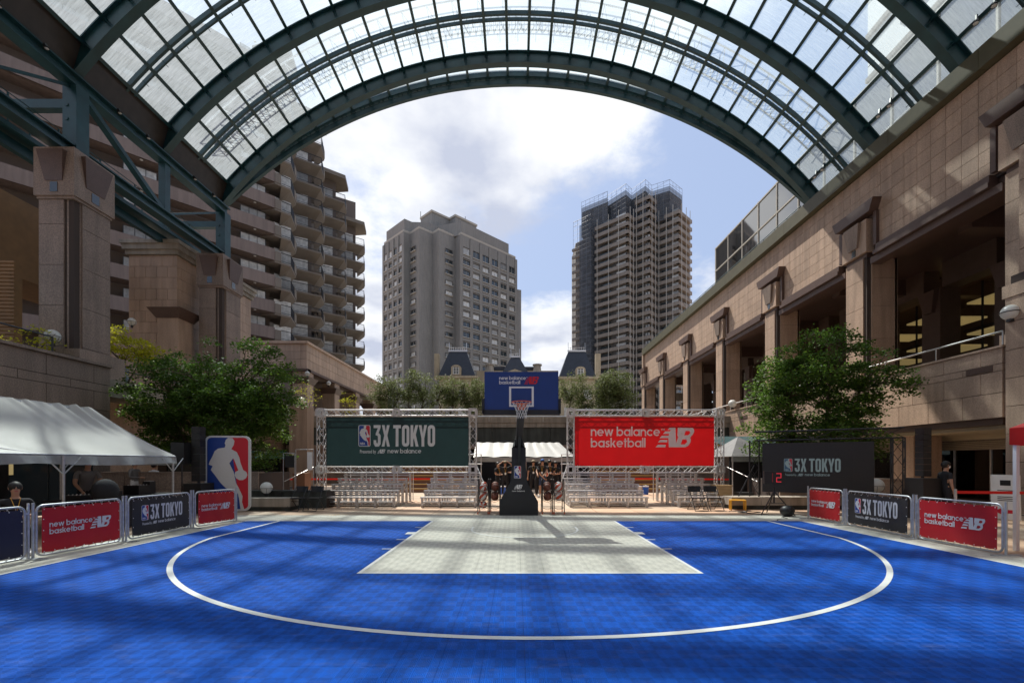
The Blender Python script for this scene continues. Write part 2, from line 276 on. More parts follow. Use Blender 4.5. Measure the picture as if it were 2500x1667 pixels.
# ---------------------------------------------------------------- mesh helpers
def tag(o, label=None, cat=None, group=None, kind=None):
    if label: o['label'] = label
    if cat: o['category'] = cat
    if group: o['group'] = group
    if kind: o['kind'] = kind
    return o
def thing(name, label, cat, loc=(0, 0, 0), rz=0.0, group=None):
    o = bpy.data.objects.new(name, None); COL.objects.link(o); o.location = loc; o.rotation_euler = (0, 0, rz); o.empty_display_size = .2
    return tag(o, label, cat, group)
class MB:
    def __init__(s): s.v = []; s.f = []; s.m = []
    def add(s, vs, fs, m=0):
        k = len(s.v); s.v += [tuple(p) for p in vs]; s.f += [tuple(i + k for i in f) for f in fs]; s.m += [m] * len(fs); return s
    def box(s, x0, x1, y0, y1, z0, z1, m=0):
        vs = [(x, y, z) for z in (z0, z1) for y in (y0, y1) for x in (x0, x1)]
        return s.add(vs, [(0, 2, 3, 1), (4, 5, 7, 6), (0, 1, 5, 4), (2, 6, 7, 3), (0, 4, 6, 2), (1, 3, 7, 5)], m)
    def bar(s, p, q, w, h=None, m=0, up=(0, 0, 1)):
        """rectangular bar from p to q, w across, h along up"""
        h = h or w; p = Vector(p); q = Vector(q); d = (q - p).normalized(); u = Vector(up)
        if abs(d.dot(u)) > .98: u = Vector((0, 1, 0))
        a = d.cross(u).normalized(); b = a.cross(d).normalized()
        vs = [c + a * (i * w / 2) + b * (j * h / 2) for c in (p, q) for j in (-1, 1) for i in (-1, 1)]
        return s.add(vs, [(0, 2, 3, 1), (4, 5, 7, 6), (0, 1, 5, 4), (2, 6, 7, 3), (0, 4, 6, 2), (1, 3, 7, 5)], m)
    def tube(s, p, q, r, r2=None, n=6, m=0, cap=True):
        r2 = r if r2 is None else r2; p = Vector(p); q = Vector(q); d = q - p
        if d.length < 1e-6: return s
        d.normalize(); a = d.orthogonal().normalized(); b = d.cross(a)
        vs = []
        for c, rr in ((p, r), (q, r2)):
            vs += [c + (a * math.cos(2 * math.pi * i / n) + b * math.sin(2 * math.pi * i / n)) * rr for i in range(n)]
        fs = [(i, (i + 1) % n, n + (i + 1) % n, n + i) for i in range(n)]
        if cap: fs += [tuple(range(n))[::-1], tuple(range(n, 2 * n))]
        return s.add(vs, fs, m)
    def path(s, pts, r, n=6, m=0, closed=False):
        pts = [Vector(p) for p in pts]; N_ = len(pts)
        rr = r if isinstance(r, (list, tuple)) else [r] * N_
        vs = []; prev = None
        for i, p in enumerate(pts):
            if closed: d = (pts[(i + 1) % N_] - pts[i - 1]).normalized()
            else: d = (pts[min(i + 1, N_ - 1)] - pts[max(i - 1, 0)]).normalized()
            a = d.orthogonal().normalized() if prev is None else (prev - d * prev.dot(d)).normalized()
            prev = a; b = d.cross(a)
            vs += [p + (a * math.cos(2 * math.pi * k / n) + b * math.sin(2 * math.pi * k / n)) * rr[i] for k in range(n)]
        fs = []
        for i in range(N_ if closed else N_ - 1):
            j = (i + 1) % N_
            fs += [(i * n + k, i * n + (k + 1) % n, j * n + (k + 1) % n, j * n + k) for k in range(n)]
        if not closed: fs += [tuple(range(n))[::-1], tuple((N_ - 1) * n + k for k in range(n))]
        return s.add(vs, fs, m)
    def prism(s, poly, z0, z1, m=0):
        """poly [(x,y)] extruded up z"""
        n = len(poly); vs = [(x, y, z0) for x, y in poly] + [(x, y, z1) for x, y in poly]
        return s.add(vs, [tuple(range(n))[::-1], tuple(range(n, 2 * n))] + [(i, (i + 1) % n, n + (i + 1) % n, n + i) for i in range(n)], m)
    def slab(s, poly, y0, y1, m=0):
        """poly [(x,z)] extruded along y (front face at y0)"""
        n = len(poly); vs = [(x, y0, z) for x, z in poly] + [(x, y1, z) for x, z in poly]
        return s.add(vs, [tuple(range(n)), tuple(range(n, 2 * n))[::-1]] + [(i, n + i, n + (i + 1) % n, (i + 1) % n) for i in range(n)], m)
    def sphere(s, c, r, n=10, k=6, m=0, sz=1.0, sx=1.0, sy=1.0):
        vs = [(c[0], c[1], c[2] - r * sz)]
        for j in range(1, k):
            a = -math.pi / 2 + math.pi * j / k
            vs += [(c[0] + r * sx * math.cos(a) * math.cos(2 * math.pi * i / n), c[1] + r * sy * math.cos(a) * math.sin(2 * math.pi * i / n), c[2] + r * sz * math.sin(a)) for i in range(n)]
        vs.append((c[0], c[1], c[2] + r * sz)); fs = []
        for i in range(n):
            fs.append((0, 1 + (i + 1) % n, 1 + i)); t = 1 + (k - 2) * n; fs.append((len(vs) - 1, t + i, t + (i + 1) % n))
            for j in range(k - 2):
                a = 1 + j * n; fs.append((a + i, a + (i + 1) % n, a + n + (i + 1) % n, a + n + i))
        return s.add(vs, fs, m)
    def flat(s, poly, y, m=0, holes=()):
        """filled 2-D outline (x,z) facing -y, with holes"""
        loops = [[Vector((p[0], p[1], 0)) for p in L_] for L_ in [poly, *holes]]
        tris = tessellate_polygon(loops); pts = [p for L_ in loops for p in L_]
        fs = []
        for t in tris:
            a, b, c = (pts[i] for i in t)
            cr = (b.x - a.x) * (c.y - a.y) - (b.y - a.y) * (c.x - a.x)
            fs.append(tuple(t) if cr > 0 else tuple(t)[::-1])
        return s.add([(p.x, y, p.y) for p in pts], fs, m)
    def mesh(s, name, mats, smooth=False):
        me = bpy.data.meshes.new(name); me.from_pydata(s.v, [], s.f)
        for m in (mats if isinstance(mats, (list, tuple)) else [mats]): me.materials.append(M[m] if isinstance(m, str) else m)
        if any(s.m): me.polygons.foreach_set('material_index', s.m)
        if smooth: me.polygons.foreach_set('use_smooth', [True] * len(me.polygons))
        me.update(); return me
    def build(s, name, mats, parent=None, world=False, smooth=False, kind=None, label=None):
        if world and parent is not None:
            q = parent; off = Vector((0, 0, 0))
            while q is not None: off += q.location; q = q.parent
            s.v = [(a - off.x, b - off.y, c - off.z) for a, b, c in s.v]
        o = bpy.data.objects.new(name, s.mesh(name, mats, smooth)); COL.objects.link(o)
        if parent is not None: o.parent = parent
        if kind: o['kind'] = kind
        if label: o['label'] = label
        return o
KIDS = {}
def copy_tree(o, loc=None, rz=None, label=None, parent=None):
    if not KIDS.get('built'):
        pass
    c = o.copy(); COL.objects.link(c); c.parent = parent
    if loc is not None: c.location = loc
    if rz is not None: c.rotation_euler = (0, 0, rz)
    if label: c['label'] = label
    for ch in o.children: copy_tree(ch, parent=c)
    return c
def place(me, name, parent, loc, kind=None):
    o = bpy.data.objects.new(name, me); COL.objects.link(o); o.parent = parent; o.location = loc
    return o
_tm = {}
def plane_tiles(parent, name, axis, at, us, vs, mname, out=1, thick=.05, gap=.012, holes=(), limit=290, base=None, slope=None):
    """stones on a wall: axis 'x' -> wall at x=at running in y; axis 'y' -> at y=at running in x; us, vs are edge lists or row lists of edges"""
    base = base or Vector((0, 0, 0)); cells = []
    rows = []
    for j in range(len(vs) - 1):
        ue = us[j % len(us)] if isinstance(us[0], (list, tuple)) else us
        for i in range(len(ue) - 1): rows.append((ue[i], ue[i + 1], vs[j], vs[j + 1]))
    for a, b, c, d in rows:
        u, v = (a + b) / 2, (c + d) / 2
        if any(h[0] < u < h[1] and h[2] < v < h[3] for h in holes) or b - a < .04 or d - c < .04: continue
        p = Vector((at, u, v)) if axis == 'x' else Vector((u, at, v))
        cells.append(((p - Vector((0, 0, 1.6))).length, p, b - a - gap, d - c - gap))
    cells.sort(key=lambda t: t[0]); rest = MB(); nrest = 0
    for k, (_, p, wd, ht) in enumerate(cells):
        if k < limit:
            key = (axis, round(wd, 3), round(ht, 3), mname, thick, out)
            if key not in _tm:
                b = MB()
                if axis == 'x': b.box(0 if out > 0 else -thick, thick if out > 0 else 0, -wd / 2, wd / 2, -ht / 2, ht / 2)
                else: b.box(-wd / 2, wd / 2, 0 if out > 0 else -thick, thick if out > 0 else 0, -ht / 2, ht / 2)
                _tm[key] = b.mesh(name, mname)
            place(_tm[key], name, parent, p - base)
        else:
            q = p - base; nrest += 1
            if axis == 'x': rest.box(q.x if out > 0 else q.x - thick, q.x + thick if out > 0 else q.x, q.y - wd / 2, q.y + wd / 2, q.z - ht / 2, q.z + ht / 2)
            else: rest.box(q.x - wd / 2, q.x + wd / 2, q.y if out > 0 else q.y - thick, q.y + thick if out > 0 else q.y, q.z - ht / 2, q.z + ht / 2)
    if nrest: rest.build(name + 's', mname, parent, kind='stuff')
def rng(a, b, step, off=0.0):
    e = [a]; x = a + (step - off if off else step)
    while x < b - 1e-4: e.append(x); x += step
    e.append(b); return e
def grid_edges(a, b, step, extra=()):
    e = set(round(x, 4) for x in rng(a, b, step)) | set(round(x, 4) for x in extra if a < x < b)
    e = sorted(e); out = [e[0]]
    for x in e[1:]:
        if x - out[-1] > .06 or x in [round(q, 4) for q in extra]: out.append(x)
    return out

# ---------------------------------------------------------------- lettering
_tc = {}
def text2d(txt, size=1.0, offset=0.0, xs=1.0):
    key = (txt, round(offset, 4))
    if key not in _tc:
        cu = bpy.data.curves.new('lettering', 'FONT'); cu.body = txt; cu.size = 1.0; cu.offset = offset; cu.resolution_u = 3; cu.dimensions = '2D'; cu.fill_mode = 'FRONT'
        ob = bpy.data.objects.new('lettering', cu); COL.objects.link(ob)
        dg = bpy.context.evaluated_depsgraph_get(); me = bpy.data.meshes.new_from_object(ob.evaluated_get(dg))
        vs = [(v.co.x, v.co.y) for v in me.vertices]; fs = [tuple(p.vertices) for p in me.polygons]
        bpy.data.objects.remove(ob); bpy.data.curves.remove(cu); bpy.data.meshes.remove(me)
        _tc[key] = (vs, fs)
    vs, fs = _tc[key]
    x0 = min(v[0] for v in vs); x1 = max(v[0] for v in vs)
    return [((v[0] - x0) * size * xs, v[1] * size) for v in vs], fs, (x1 - x0) * size * xs
def add_text(mb, txt, x, z, h_or_w, y, m=0, offset=.0, xs=1.0, width=None):
    """baseline-left at (x,z); width fixes the total width"""
    vs, fs, wd = text2d(txt, h_or_w, offset, xs)
    k = (width / wd) if width else 1.0
    mb.add([(x + a * k, y, z + b) for a, b in vs], [f for f in fs], m)
def rrect(x0, x1, z0, z1, r, n=5):
    pts = []
    for cx, cz, a0 in ((x1 - r, z0 + r, -90), (x1 - r, z1 - r, 0), (x0 + r, z1 - r, 90), (x0 + r, z0 + r, 180)):
        pts += [(cx + r * math.cos(R(a0 + 90 * i / n)), cz + r * math.sin(R(a0 + 90 * i / n))) for i in range(n + 1)]
    return pts
def heavy(mb, s, x, z, h, y, m=0):
    """tall condensed block letters 3 X T O K Y"""
    W = .46 * h; t = .155 * h
    def P(pts): mb.flat([(x + a * h, z + b * h) for a, b in pts], y, m)
    for ch in s:
        if ch == ' ': x += .16 * h; continue
        if ch == 'T': P([(.15, 0), (.31, 0), (.31, .85), (.45, .85), (.45, 1), (.01, 1), (.01, .85), (.15, .85)])
        elif ch == 'O': mb.flat(rrect(x + .02 * h, x + .44 * h, z, z + h, .17 * h), y, m, [rrect(x + .175 * h, x + .285 * h, z + .15 * h, z + .85 * h, .05 * h)[::-1]])
        elif ch == 'X': P([(0, 0), (.16, 0), (.235, .33), (.31, 0), (.47, 0), (.325, .51), (.46, 1), (.30, 1), (.235, .70), (.17, 1), (.01, 1), (.145, .51)])
        elif ch == 'K': P([(.02, 0), (.175, 0), (.175, .30), (.215, .39), (.31, 0), (.475, 0), (.32, .55), (.46, 1), (.30, 1), (.175, .62), (.175, 1), (.02, 1)])
        elif ch == 'Y': P([(.155, 0), (.315, 0), (.315, .38), (.47, 1), (.31, 1), (.235, .60), (.16, 1), (0, 1), (.155, .38)])
        elif ch == '3':
            P([(.03, .86), (.27, .86), (.15, .60), (.15, .52), (.22, .52), (.275, .47), (.275, .2), (.235, .14), (.18, .2), (.18, .30), (.03, .30), (.03, .13), (.12, 0), (.33, 0), (.43, .12), (.43, .52), (.35, .62), (.31, .62), (.43, .88), (.43, 1), (.03, 1)])
        x += .49 * h
    return x
def nb_logo(mb, x, z, h, y, m=0, e=.0004):
    """slanted N and B run together with speed stripes on the left"""
    sl_ = .34
    def P(pts, k=0, holes=()): mb.flat([(x + (a + sl_ * b) * h, z + b * h) for a, b in pts], y - e * k, m, [[(x + (a + sl_ * b) * h, z + b * h) for a, b in H] for H in holes])
    for b0, b1, l0 in ((.90, 1.0, .26), (.69, .82, .10), (.47, .60, .0), (.25, .38, -.02), (0, .13, -.05)):
        P([(l0 - .02, b0), (.46 - .02, b0), (.46 - .04, b1), (l0 + .06, b1)])
    P([(.40, 1.0), (.62, 1.0), (1.0, 0), (.62, 0), (.40, .55)], 1)
    B = [(.92, 0)] + [(1.42 + .22 * math.cos(R(a)), .27 + .27 * math.sin(R(a))) for a in range(-90, 60, 18)] + [(1.45 + .2 * math.cos(R(a)), .76 + .24 * math.sin(R(a))) for a in range(-50, 91, 18)] + [(.92, 1.0)]
    P(B, 2, [[(1.2, .62), (1.2, .84), (1.40, .84), (1.47, .73), (1.40, .62)], [(1.18, .15), (1.18, .40), (1.38, .40), (1.47, .28), (1.38, .15)]])
    P([(.74, 1.0), (.93, 1.0), (.93, .5), (.84, .62)], 3)
PLAYER = [(590,480),(610,460),(650,462),(668,490),(662,530),(648,553),(640,570),(690,600),(712,650),(722,700),(747,772),(778,795),(786,822),(774,852),(745,872),(712,872),(682,852),(668,822),(676,792),(703,778),(688,735),(665,672),(655,660),(622,708),(660,790),(682,900),(708,950),(742,1030),(737,1085),(752,1140),(757,1160),(725,1166),(720,1130),(711,1060),(700,1005),(678,985),(640,978),(590,950),(540,895),(490,820),(455,772),(472,735),(437,720),(445,690),(470,640),(490,590),(520,565),(580,555),(588,530),(580,515)]
def player_logo(mb, x, z, h, y, mats=(0, 1, 2), e=.002, letters=True):
    """rounded panel, blue left and red right, white dribbling figure; mats = white, blue, red"""
    k = h / 735.0
    def q(p): return (x + (p[0] - 400) * k, z + (1175 - p[1]) * k)
    mb.flat(rrect(*[x, x + 415 * k], z, z + h, 60 * k), y, mats[0])
    r = rrect(x + 22 * k, x + 393 * k, z + 20 * k, z + h - 18 * k, 42 * k)
    def line_x(zz): return x + (225 + (z + h - zz) / h * 100) * k
    def clip(poly, side):
        out = []
        for i in range(len(poly)):
            a, b = poly[i - 1], poly[i]; fa = (a[0] - line_x(a[1])) * side; fb = (b[0] - line_x(b[1])) * side
            if (fa >= 0) != (fb >= 0):
                t = fa / (fa - fb); out.append((a[0] + (b[0] - a[0]) * t, a[1] + (b[1] - a[1]) * t))
            if fb >= 0: out.append(b)
        return out
    mb.flat(clip(r, -1), y - e, mats[1]); mb.flat(clip(r, 1), y - e, mats[2])
    mb.flat([q(p) for p in PLAYER], y - 2 * e, mats[0])
    if letters: add_text(mb, 'NBA', x + 60 * k, z + 62 * k, 115 * k, y - 2 * e, mats[0], .03, 1.0, width=170 * k)
def geo_text(mb, s, x, z, xh, y, m=0):
    """round geometric lower-case lettering; xh = x-height; returns end x"""
    T = .215; e = [0]
    def quad(pts): e[0] += 1; mb.flat([(x + a * xh, z + b * xh) for a, b in pts], y - .00015 * (e[0] % 3), m)
    def bar_(x0, x1, z0, z1): quad([(x0, z0), (x1, z0), (x1, z1), (x0, z1)])
    def strip_(P):
        e[0] += 1; L_, R_ = [], []
        for i, p in enumerate(P):
            a, b = P[max(i - 1, 0)], P[min(i + 1, len(P) - 1)]; dx, dz = b[0] - a[0], b[1] - a[1]; q = math.hypot(dx, dz); nx, nz = -dz / q * T / 2, dx / q * T / 2
            L_.append((p[0] + nx, p[1] + nz)); R_.append((p[0] - nx, p[1] - nz))
        mb.add([(x + a * xh, y - .00015 * (e[0] % 3), z + b * xh) for a, b in L_ + R_], [(i, i + 1, len(P) + i + 1, len(P) + i)[::-1] for i in range(len(P) - 1)], m)
    def arc_(cx, cz, r, a0, a1, n=14): strip_([(cx + r * math.cos(R(a0 + (a1 - a0) * i / n)), cz + r * math.sin(R(a0 + (a1 - a0) * i / n))) for i in range(n + 1)])
    r = .5 - T / 2
    for ch in s:
        if ch == ' ': x += .42 * xh; continue
        w_ = 1.0
        if ch == 'a': arc_(.5, .5, r, 0, 360, 24); bar_(1 - T, 1.0, 0, 1)
        elif ch == 'b': arc_(.5, .5, r, 0, 360, 24); bar_(0, T, 0, 1.42)
        elif ch == 'c': arc_(.5, .5, r, 42, 318); w_ = .9
        elif ch == 'e': arc_(.5, .5, r, 0, 318); bar_(.15, .985, .5 - T * .42, .5 + T * .42)
        elif ch == 'l': bar_(0, T, 0, 1.42); w_ = T
        elif ch == 'n': bar_(0, T, 0, 1); arc_(.43, .57, .43 - T / 2, 0, 180); bar_(.86 - T, .86, 0, .58); w_ = .86
        elif ch == 'w':
            for a, b in (((.1, 1), (.38, 0)), ((.38, 0), (.66, 1)), ((.66, 1), (.94, 0)), ((.94, 0), (1.22, 1))): quad([(a[0] - T * .52, a[1]), (b[0] - T * .52, b[1]), (b[0] + T * .52, b[1]), (a[0] + T * .52, a[1])] if b[1] < a[1] else [(a[0] - T * .52, a[1]), (a[0] + T * .52, a[1]), (b[0] + T * .52, b[1]), (b[0] - T * .52, b[1])])
            w_ = 1.32
        elif ch == 's': strip_([(.60, .80), (.50, .885), (.34, .895), (.17, .80), (.14, .66), (.25, .55), (.45, .47), (.56, .36), (.54, .20), (.40, .10), (.24, .11), (.08, .22)]); w_ = .68
        elif ch == 'k': bar_(0, T, 0, 1.42); quad([(T * .8, .36), (.52, 1), (.80, 1), (.30, .36)]); quad([(.25, .62), (.55, 0), (.83, 0), (.42, .72)]); w_ = .82
        elif ch == 't': bar_(.14, .14 + T, 0, 1.34); bar_(0, .5, 1 - T * .85, 1); w_ = .5
        x += (w_ + .085) * xh
    return x
def geo_fit(mb, s, x, z, width, y, m=0):
    b = MB(); xe = geo_text(b, s, 0, 0, 1.0, 0, 0) - .085; k = width / xe
    mb.add([(x + p[0] * k, y + p[1], z + p[2] * k) for p in b.v], b.f, m); return k
def print_nb(mb, x0, x1, zc, y, m=0, logo_m=None, h=None, tm=True):
    """'new balance / basketball' with the mark to its right between x0 and x1"""
    W = x1 - x0; tw = W * .645; k = geo_fit(mb, 'new balance', x0, zc + W * .035, tw, y, m)
    geo_fit(mb, 'basketball', x0, zc - k * 1.12, tw * .79, y, m)
    if tm: add_text(mb, 'TM', x0 + tw * 1.01, zc + k * 1.35, k * .45, y, m, .01)
    nb_logo(mb, x0 + W * .615, zc - k * 1.12, k * 2.9, y, m if logo_m is None else logo_m)
def print_3x(mb, x0, x1, zc, y, mats=(0, 1, 2)):
    """emblem, 3X TOKYO and the line under it; between x0 and x1"""
    W = x1 - x0; h = W * .275
    player_logo(mb, x0, zc - h * .35, h, y, mats, e=.0008)
    b = MB(); xe = heavy(b, '3X TOKYO', 0, 0, h, 0)
    k = (W - h * .565 - h * .14) / xe
    mb.add([(x0 + h * .565 + h * .12 + p[0] * k, y, zc - h * .35 + p[2]) for p in b.v], b.f, mats[0])
    zz = zc - h * .66
    add_text(mb, 'Presented by', x0 + .02 * W, zz, h * .24, y, mats[0], .012, width=W * .205)
    nb_logo(mb, x0 + W * .245, zz - .01 * h, h * .19, y, mats[0]); geo_fit(mb, 'new balance', x0 + W * .375, zz, W * .43, y, mats[0])
M['granite_shaded'] = mat('granite_shaded', (.10, .065, .05), .6, speck=.2, sscale=40, var=.1, orand=.06)  # granite darkened in colour for the shade inside the arcade
# ---------------------------------------------------------------- ground and court
MB().box(-600, 600, -60, 900, -.5, -.012).build('plaza_ground', 'paving', kind='structure')
pave = MB().box(-15.5, 15.5, 13.75, 30, -.0119, -.006).build('pavement', 'joint', kind='structure')
for j, y in enumerate(np.arange(13.8, 23.0, 1.3)):
    for i, x in enumerate(np.arange(-13, 13, 1.3)):
        key = ('slab',)
        if key not in _tm: _tm[key] = MB().box(-.642, .642, -.642, .642, -.01, 0).mesh('paving_slab', 'paving')
        place(_tm[key], 'paving_slab', pave, (x + .65, y + .65, .001))
court = MB().box(-8.42, 8.52, -2, 13.68, -.011, -.003).build('court_base', 'joint', kind='structure')
def court_tiles():
    T = .338; cells = []
    for i in range(50):
        for j in range(46):
            x = -8.38 + T * (i + .5); y = -1.86 + T * (j + .5)
            vis = y > 2.9 and abs(x / y) < 1.2
            cells.append((0 if vis else 1, math.hypot(x, y), x, y))
    cells.sort(); me = MB().box(-T / 2 + .0012, T / 2 - .0012, -T / 2 + .0012, T / 2 - .0012, -.012, 0).mesh('court_tile', 'court')
    rest = MB()
    for k, (_, _, x, y) in enumerate(cells):
        if k < 296: place(me, 'court_tile', court, (x, y, .010))
        else: rest.box(x - T / 2 + .0012, x + T / 2 - .0012, y - T / 2 + .0012, y + T / 2 - .0012, -.002, .010)
    rest.build('court_tiles', 'court', court, kind='stuff')
court_tiles()
def ribbon(name, pts, wd, z, m='court_line'):
    mb = MB(); P = [Vector((p[0], p[1], 0)) for p in pts]; vs = []
    for i, p in enumerate(P):
        d = (P[min(i + 1, len(P) - 1)] - P[max(i - 1, 0)]).normalized(); n = Vector((-d.y, d.x, 0))
        vs += [(p + n * wd / 2 + Vector((0, 0, z))), (p - n * wd / 2 + Vector((0, 0, z)))]
    mb.add(vs, [(2 * i, 2 * i + 1, 2 * i + 3, 2 * i + 2) for i in range(len(P) - 1)])
    return mb.build(name, m, kind='structure')
hy = 12.33 - 1.5
a0 = math.acos(6.6 / 6.72)
arc = [(CXC - 6.6, 12.31), (CXC - 6.6, 11.6)] + [(CXC - 6.72 * math.cos(a), hy - 6.72 * math.sin(a)) for a in np.linspace(a0, math.pi - a0, 90)] + [(CXC + 6.6, 11.6), (CXC + 6.6, 12.31)]
ribbon('court_arc_line', arc, .075, .0145)
ribbon('court_side_line', [(CXC - 7.5, 1.0), (CXC - 7.5, 12.33)], .05, .0144); ribbon('court_side_line', [(CXC + 7.5, 1.0), (CXC + 7.5, 12.33)], .05, .0144)
ribbon('court_base_line', [(CXC - 7.52, 12.34), (CXC + 7.52, 12.34)], .05, .0146)
ribbon('court_key_line', [(CXC - 2.45, 12.32), (CXC - 2.45, 6.5)], .06, .0149); ribbon('court_key_line', [(CXC + 2.45, 12.32), (CXC + 2.45, 6.5)], .06, .0149)
ribbon('court_key_line', [(CXC - 2.48, 6.53), (CXC + 2.48, 6.53)], .06, .0152)
ribbon('court_charge_arc', [(CXC - 1.25, 11.2)] + [(CXC - 1.25 * math.cos(a), hy - 1.25 * math.sin(a)) for a in np.linspace(0, math.pi, 40)] + [(CXC + 1.25, 11.2)], .05, .0147, 'line_faint')
for s in (-1, 1):
    for yy, w_ in ((9.35, .05), (8.35, .05), (10.2, .30), (11.1, .05)):
        ribbon('court_lane_mark', [(CXC + s * 2.48, yy), (CXC + s * 2.66, yy)], w_, .0148)

# ---------------------------------------------------------------- the glass barrel vault
VX, VZ, RI, YF, BAY = .1, 2.8, 22.8, 27.5, 4.6
A1 = R(51.3)
NP = 33; DA = 2 * A1 / NP
roof = thing('glass_barrel_roof', 'arched glass roof on dark teal steel ribs spanning the whole court', 'glass roof', (VX, YF, 16.5))
def rp(r, a, y): return (VX + r * math.sin(a), y, VZ + r * math.cos(a))
def arcbox(mb, r0, r1, y0, y1, a0=-A1, a1=A1, n=66, m=0):
    vs = []
    for i in range(n + 1):
        a = a0 + (a1 - a0) * i / n
        vs += [rp(r0, a, y0), rp(r1, a, y0), rp(r1, a, y1), rp(r0, a, y1)]
    fs = [(0, 1, 2, 3), tuple(4 * n + k for k in (3, 2, 1, 0))]
    for i in range(n):
        for k in range(4):
            fs.append((4 * i + k, 4 * i + 4 + k, 4 * i + 4 + (k + 1) % 4, 4 * i + (k + 1) % 4))
    mb.add(vs, fs, m)
RG = 23.63
bays = 8
edge_dy = lambda a: .35 + 1.35 * max(0, math.cos(a / A1 * math.pi / 2)) ** .8
for b in range(bays):
    y = YF - BAY * b
    r = MB(); arcbox(r, RI, RI + .05, y - .19, y + .19); arcbox(r, RI + .05, 23.5, y - .035, y + .035); arcbox(r, 23.5, 23.55, y - .17, y + .17)
    for i in range(1, NP):
        a = -A1 + DA * i
        for sy in (-1, 1):
            p = Vector(rp(RI + .06, a, y)); q = Vector(rp(23.5, a, y)); r.bar((p.x, y + sy * .11, p.z), (q.x, y + sy * .13, q.z), .14, .02, up=(math.cos(a), 0, -math.sin(a)))
    r.build('arch_rib', 'steel', roof, world=True)
    r = MB(); arcbox(r, 23.42, 23.6, y + .5, y + .6); r.build('secondary_rib', 'steel', roof, world=True)
    ym = y - BAY / 2
    if b < bays - 1:
        r = MB(); arcbox(r, 23.40, 23.6, ym - .22, ym - .09); r.build('secondary_rib', 'steel', roof, world=True)
        r = MB(); arcbox(r, 23.44, 23.6, ym + .18, ym + .27)
        for i in range(NP):
            a = -A1 + DA * (i + .5)
            r.tube(rp(23.3, a, ym - .1), rp(23.3, a, ym + .28), .012, n=4)
        r.build('secondary_rib', 'steel', roof, world=True)
YB = YF - BAY * (bays - 1)
for i in range(NP + 1):
    a = -A1 + DA * i
    if i == 0: continue
    if i == NP: a -= .004
    r = MB(); ca, sa = math.cos(a), math.sin(a)
    def V(rr, off, y): return (VX + rr * sa + off * ca, y, VZ + rr * ca - off * sa)
    y1 = YF + edge_dy(a)
    for r0, r1, h in ((23.34, 23.58, .05), (23.31, 23.34, .075), (23.58, 23.72, .03)):
        vs = [V(q, o_, yy) for yy in (YB, y1) for q in (r0, r1) for o_ in (-h, h)]
        r.add(vs, [(0, 1, 3, 2), (4, 6, 7, 5), (0, 4, 5, 1), (2, 3, 7, 6), (0, 2, 6, 4), (1, 5, 7, 3)])
    r.build('glazing_bar', 'steel', roof, world=True)
# the edge beam beyond the last rib, bowed out in plan
r = MB(); r2 = MB(); n = 80; rows = []
for k, (r0, r1, d0, d1) in enumerate(((22.95, 23.25, -.1, .12), (23.35, 23.75, -.25, .02))):
    vs = []
    for i in range(n + 1):
        a = -A1 + 2 * A1 * i / n; e = YF + edge_dy(a)
        vs += [rp(r0, a, e + d0), rp(r1, a, e + d0), rp(r1, a, e + d1), rp(r0, a, e + d1)]
    fs = [(4 * i + q, 4 * i + 4 + q, 4 * i + 4 + (q + 1) % 4, 4 * i + (q + 1) % 4) for i in range(n) for q in range(4)]
    (r if k == 0 else r2).add(vs, fs)
for i in range(NP * 2):
    a = -A1 + DA * .5 * i; e = YF + edge_dy(a)
    r2.tube(rp(23.1, a, e), rp(23.6, a + DA * .25, e - .1), .03, n=4); r2.tube(rp(23.1, a + DA * .5, e), rp(23.6, a + DA * .25, e - .1), .03, n=4)
r.build('edge_beam', 'steel', roof, world=True); r2.build('edge_beam', 'steel', roof, world=True)
# panes
panes = []
for b in range(bays - 1):
    for half in (0, 1):
        y1 = YF - BAY * b - BAY / 2 * half - (.02 if half == 0 else .0); y0 = y1 - BAY / 2 + .02
        for i in range(NP):
            a = -A1 + DA * (i + .5)
            if i < 1: continue
            vis = (y0 + y1) / 2 > 13
            panes.append((0 if vis else 1, (y0 + y1) / 2, a, y0, y1))
for i in range(1, NP):
    a = -A1 + DA * (i + .5); panes.append((0, 28, a, YF + .02, YF + min(edge_dy(a - DA / 2), edge_dy(a + DA / 2))))
panes.sort(key=lambda t: (t[0], -t[1]))
rest = MB(); g = DA * RG / 2 - .05
for k, (_, yc, a, y0, y1) in enumerate(panes):
    mb = MB(); ca, sa = math.cos(a), math.sin(a)
    c = Vector(rp(RG, a, 0)); u = Vector((ca, 0, -sa)); nn = Vector((sa, 0, ca))
    vs = [c + u * (s * g) + nn * t + Vector((0, yy, 0)) for t in (0,) for yy in (y0 + .03, y1 - .03) for s in (-1, 1)]
    if k < 298:
        mb.add(vs, [(0, 2, 3, 1)]); mb.build('glass_pane', 'roof_glass', roof, world=True)
    else: rest.add(vs, [(0, 2, 3, 1)])
rest.build('glass_panes', 'roof_glass', roof, world=True, kind='stuff')
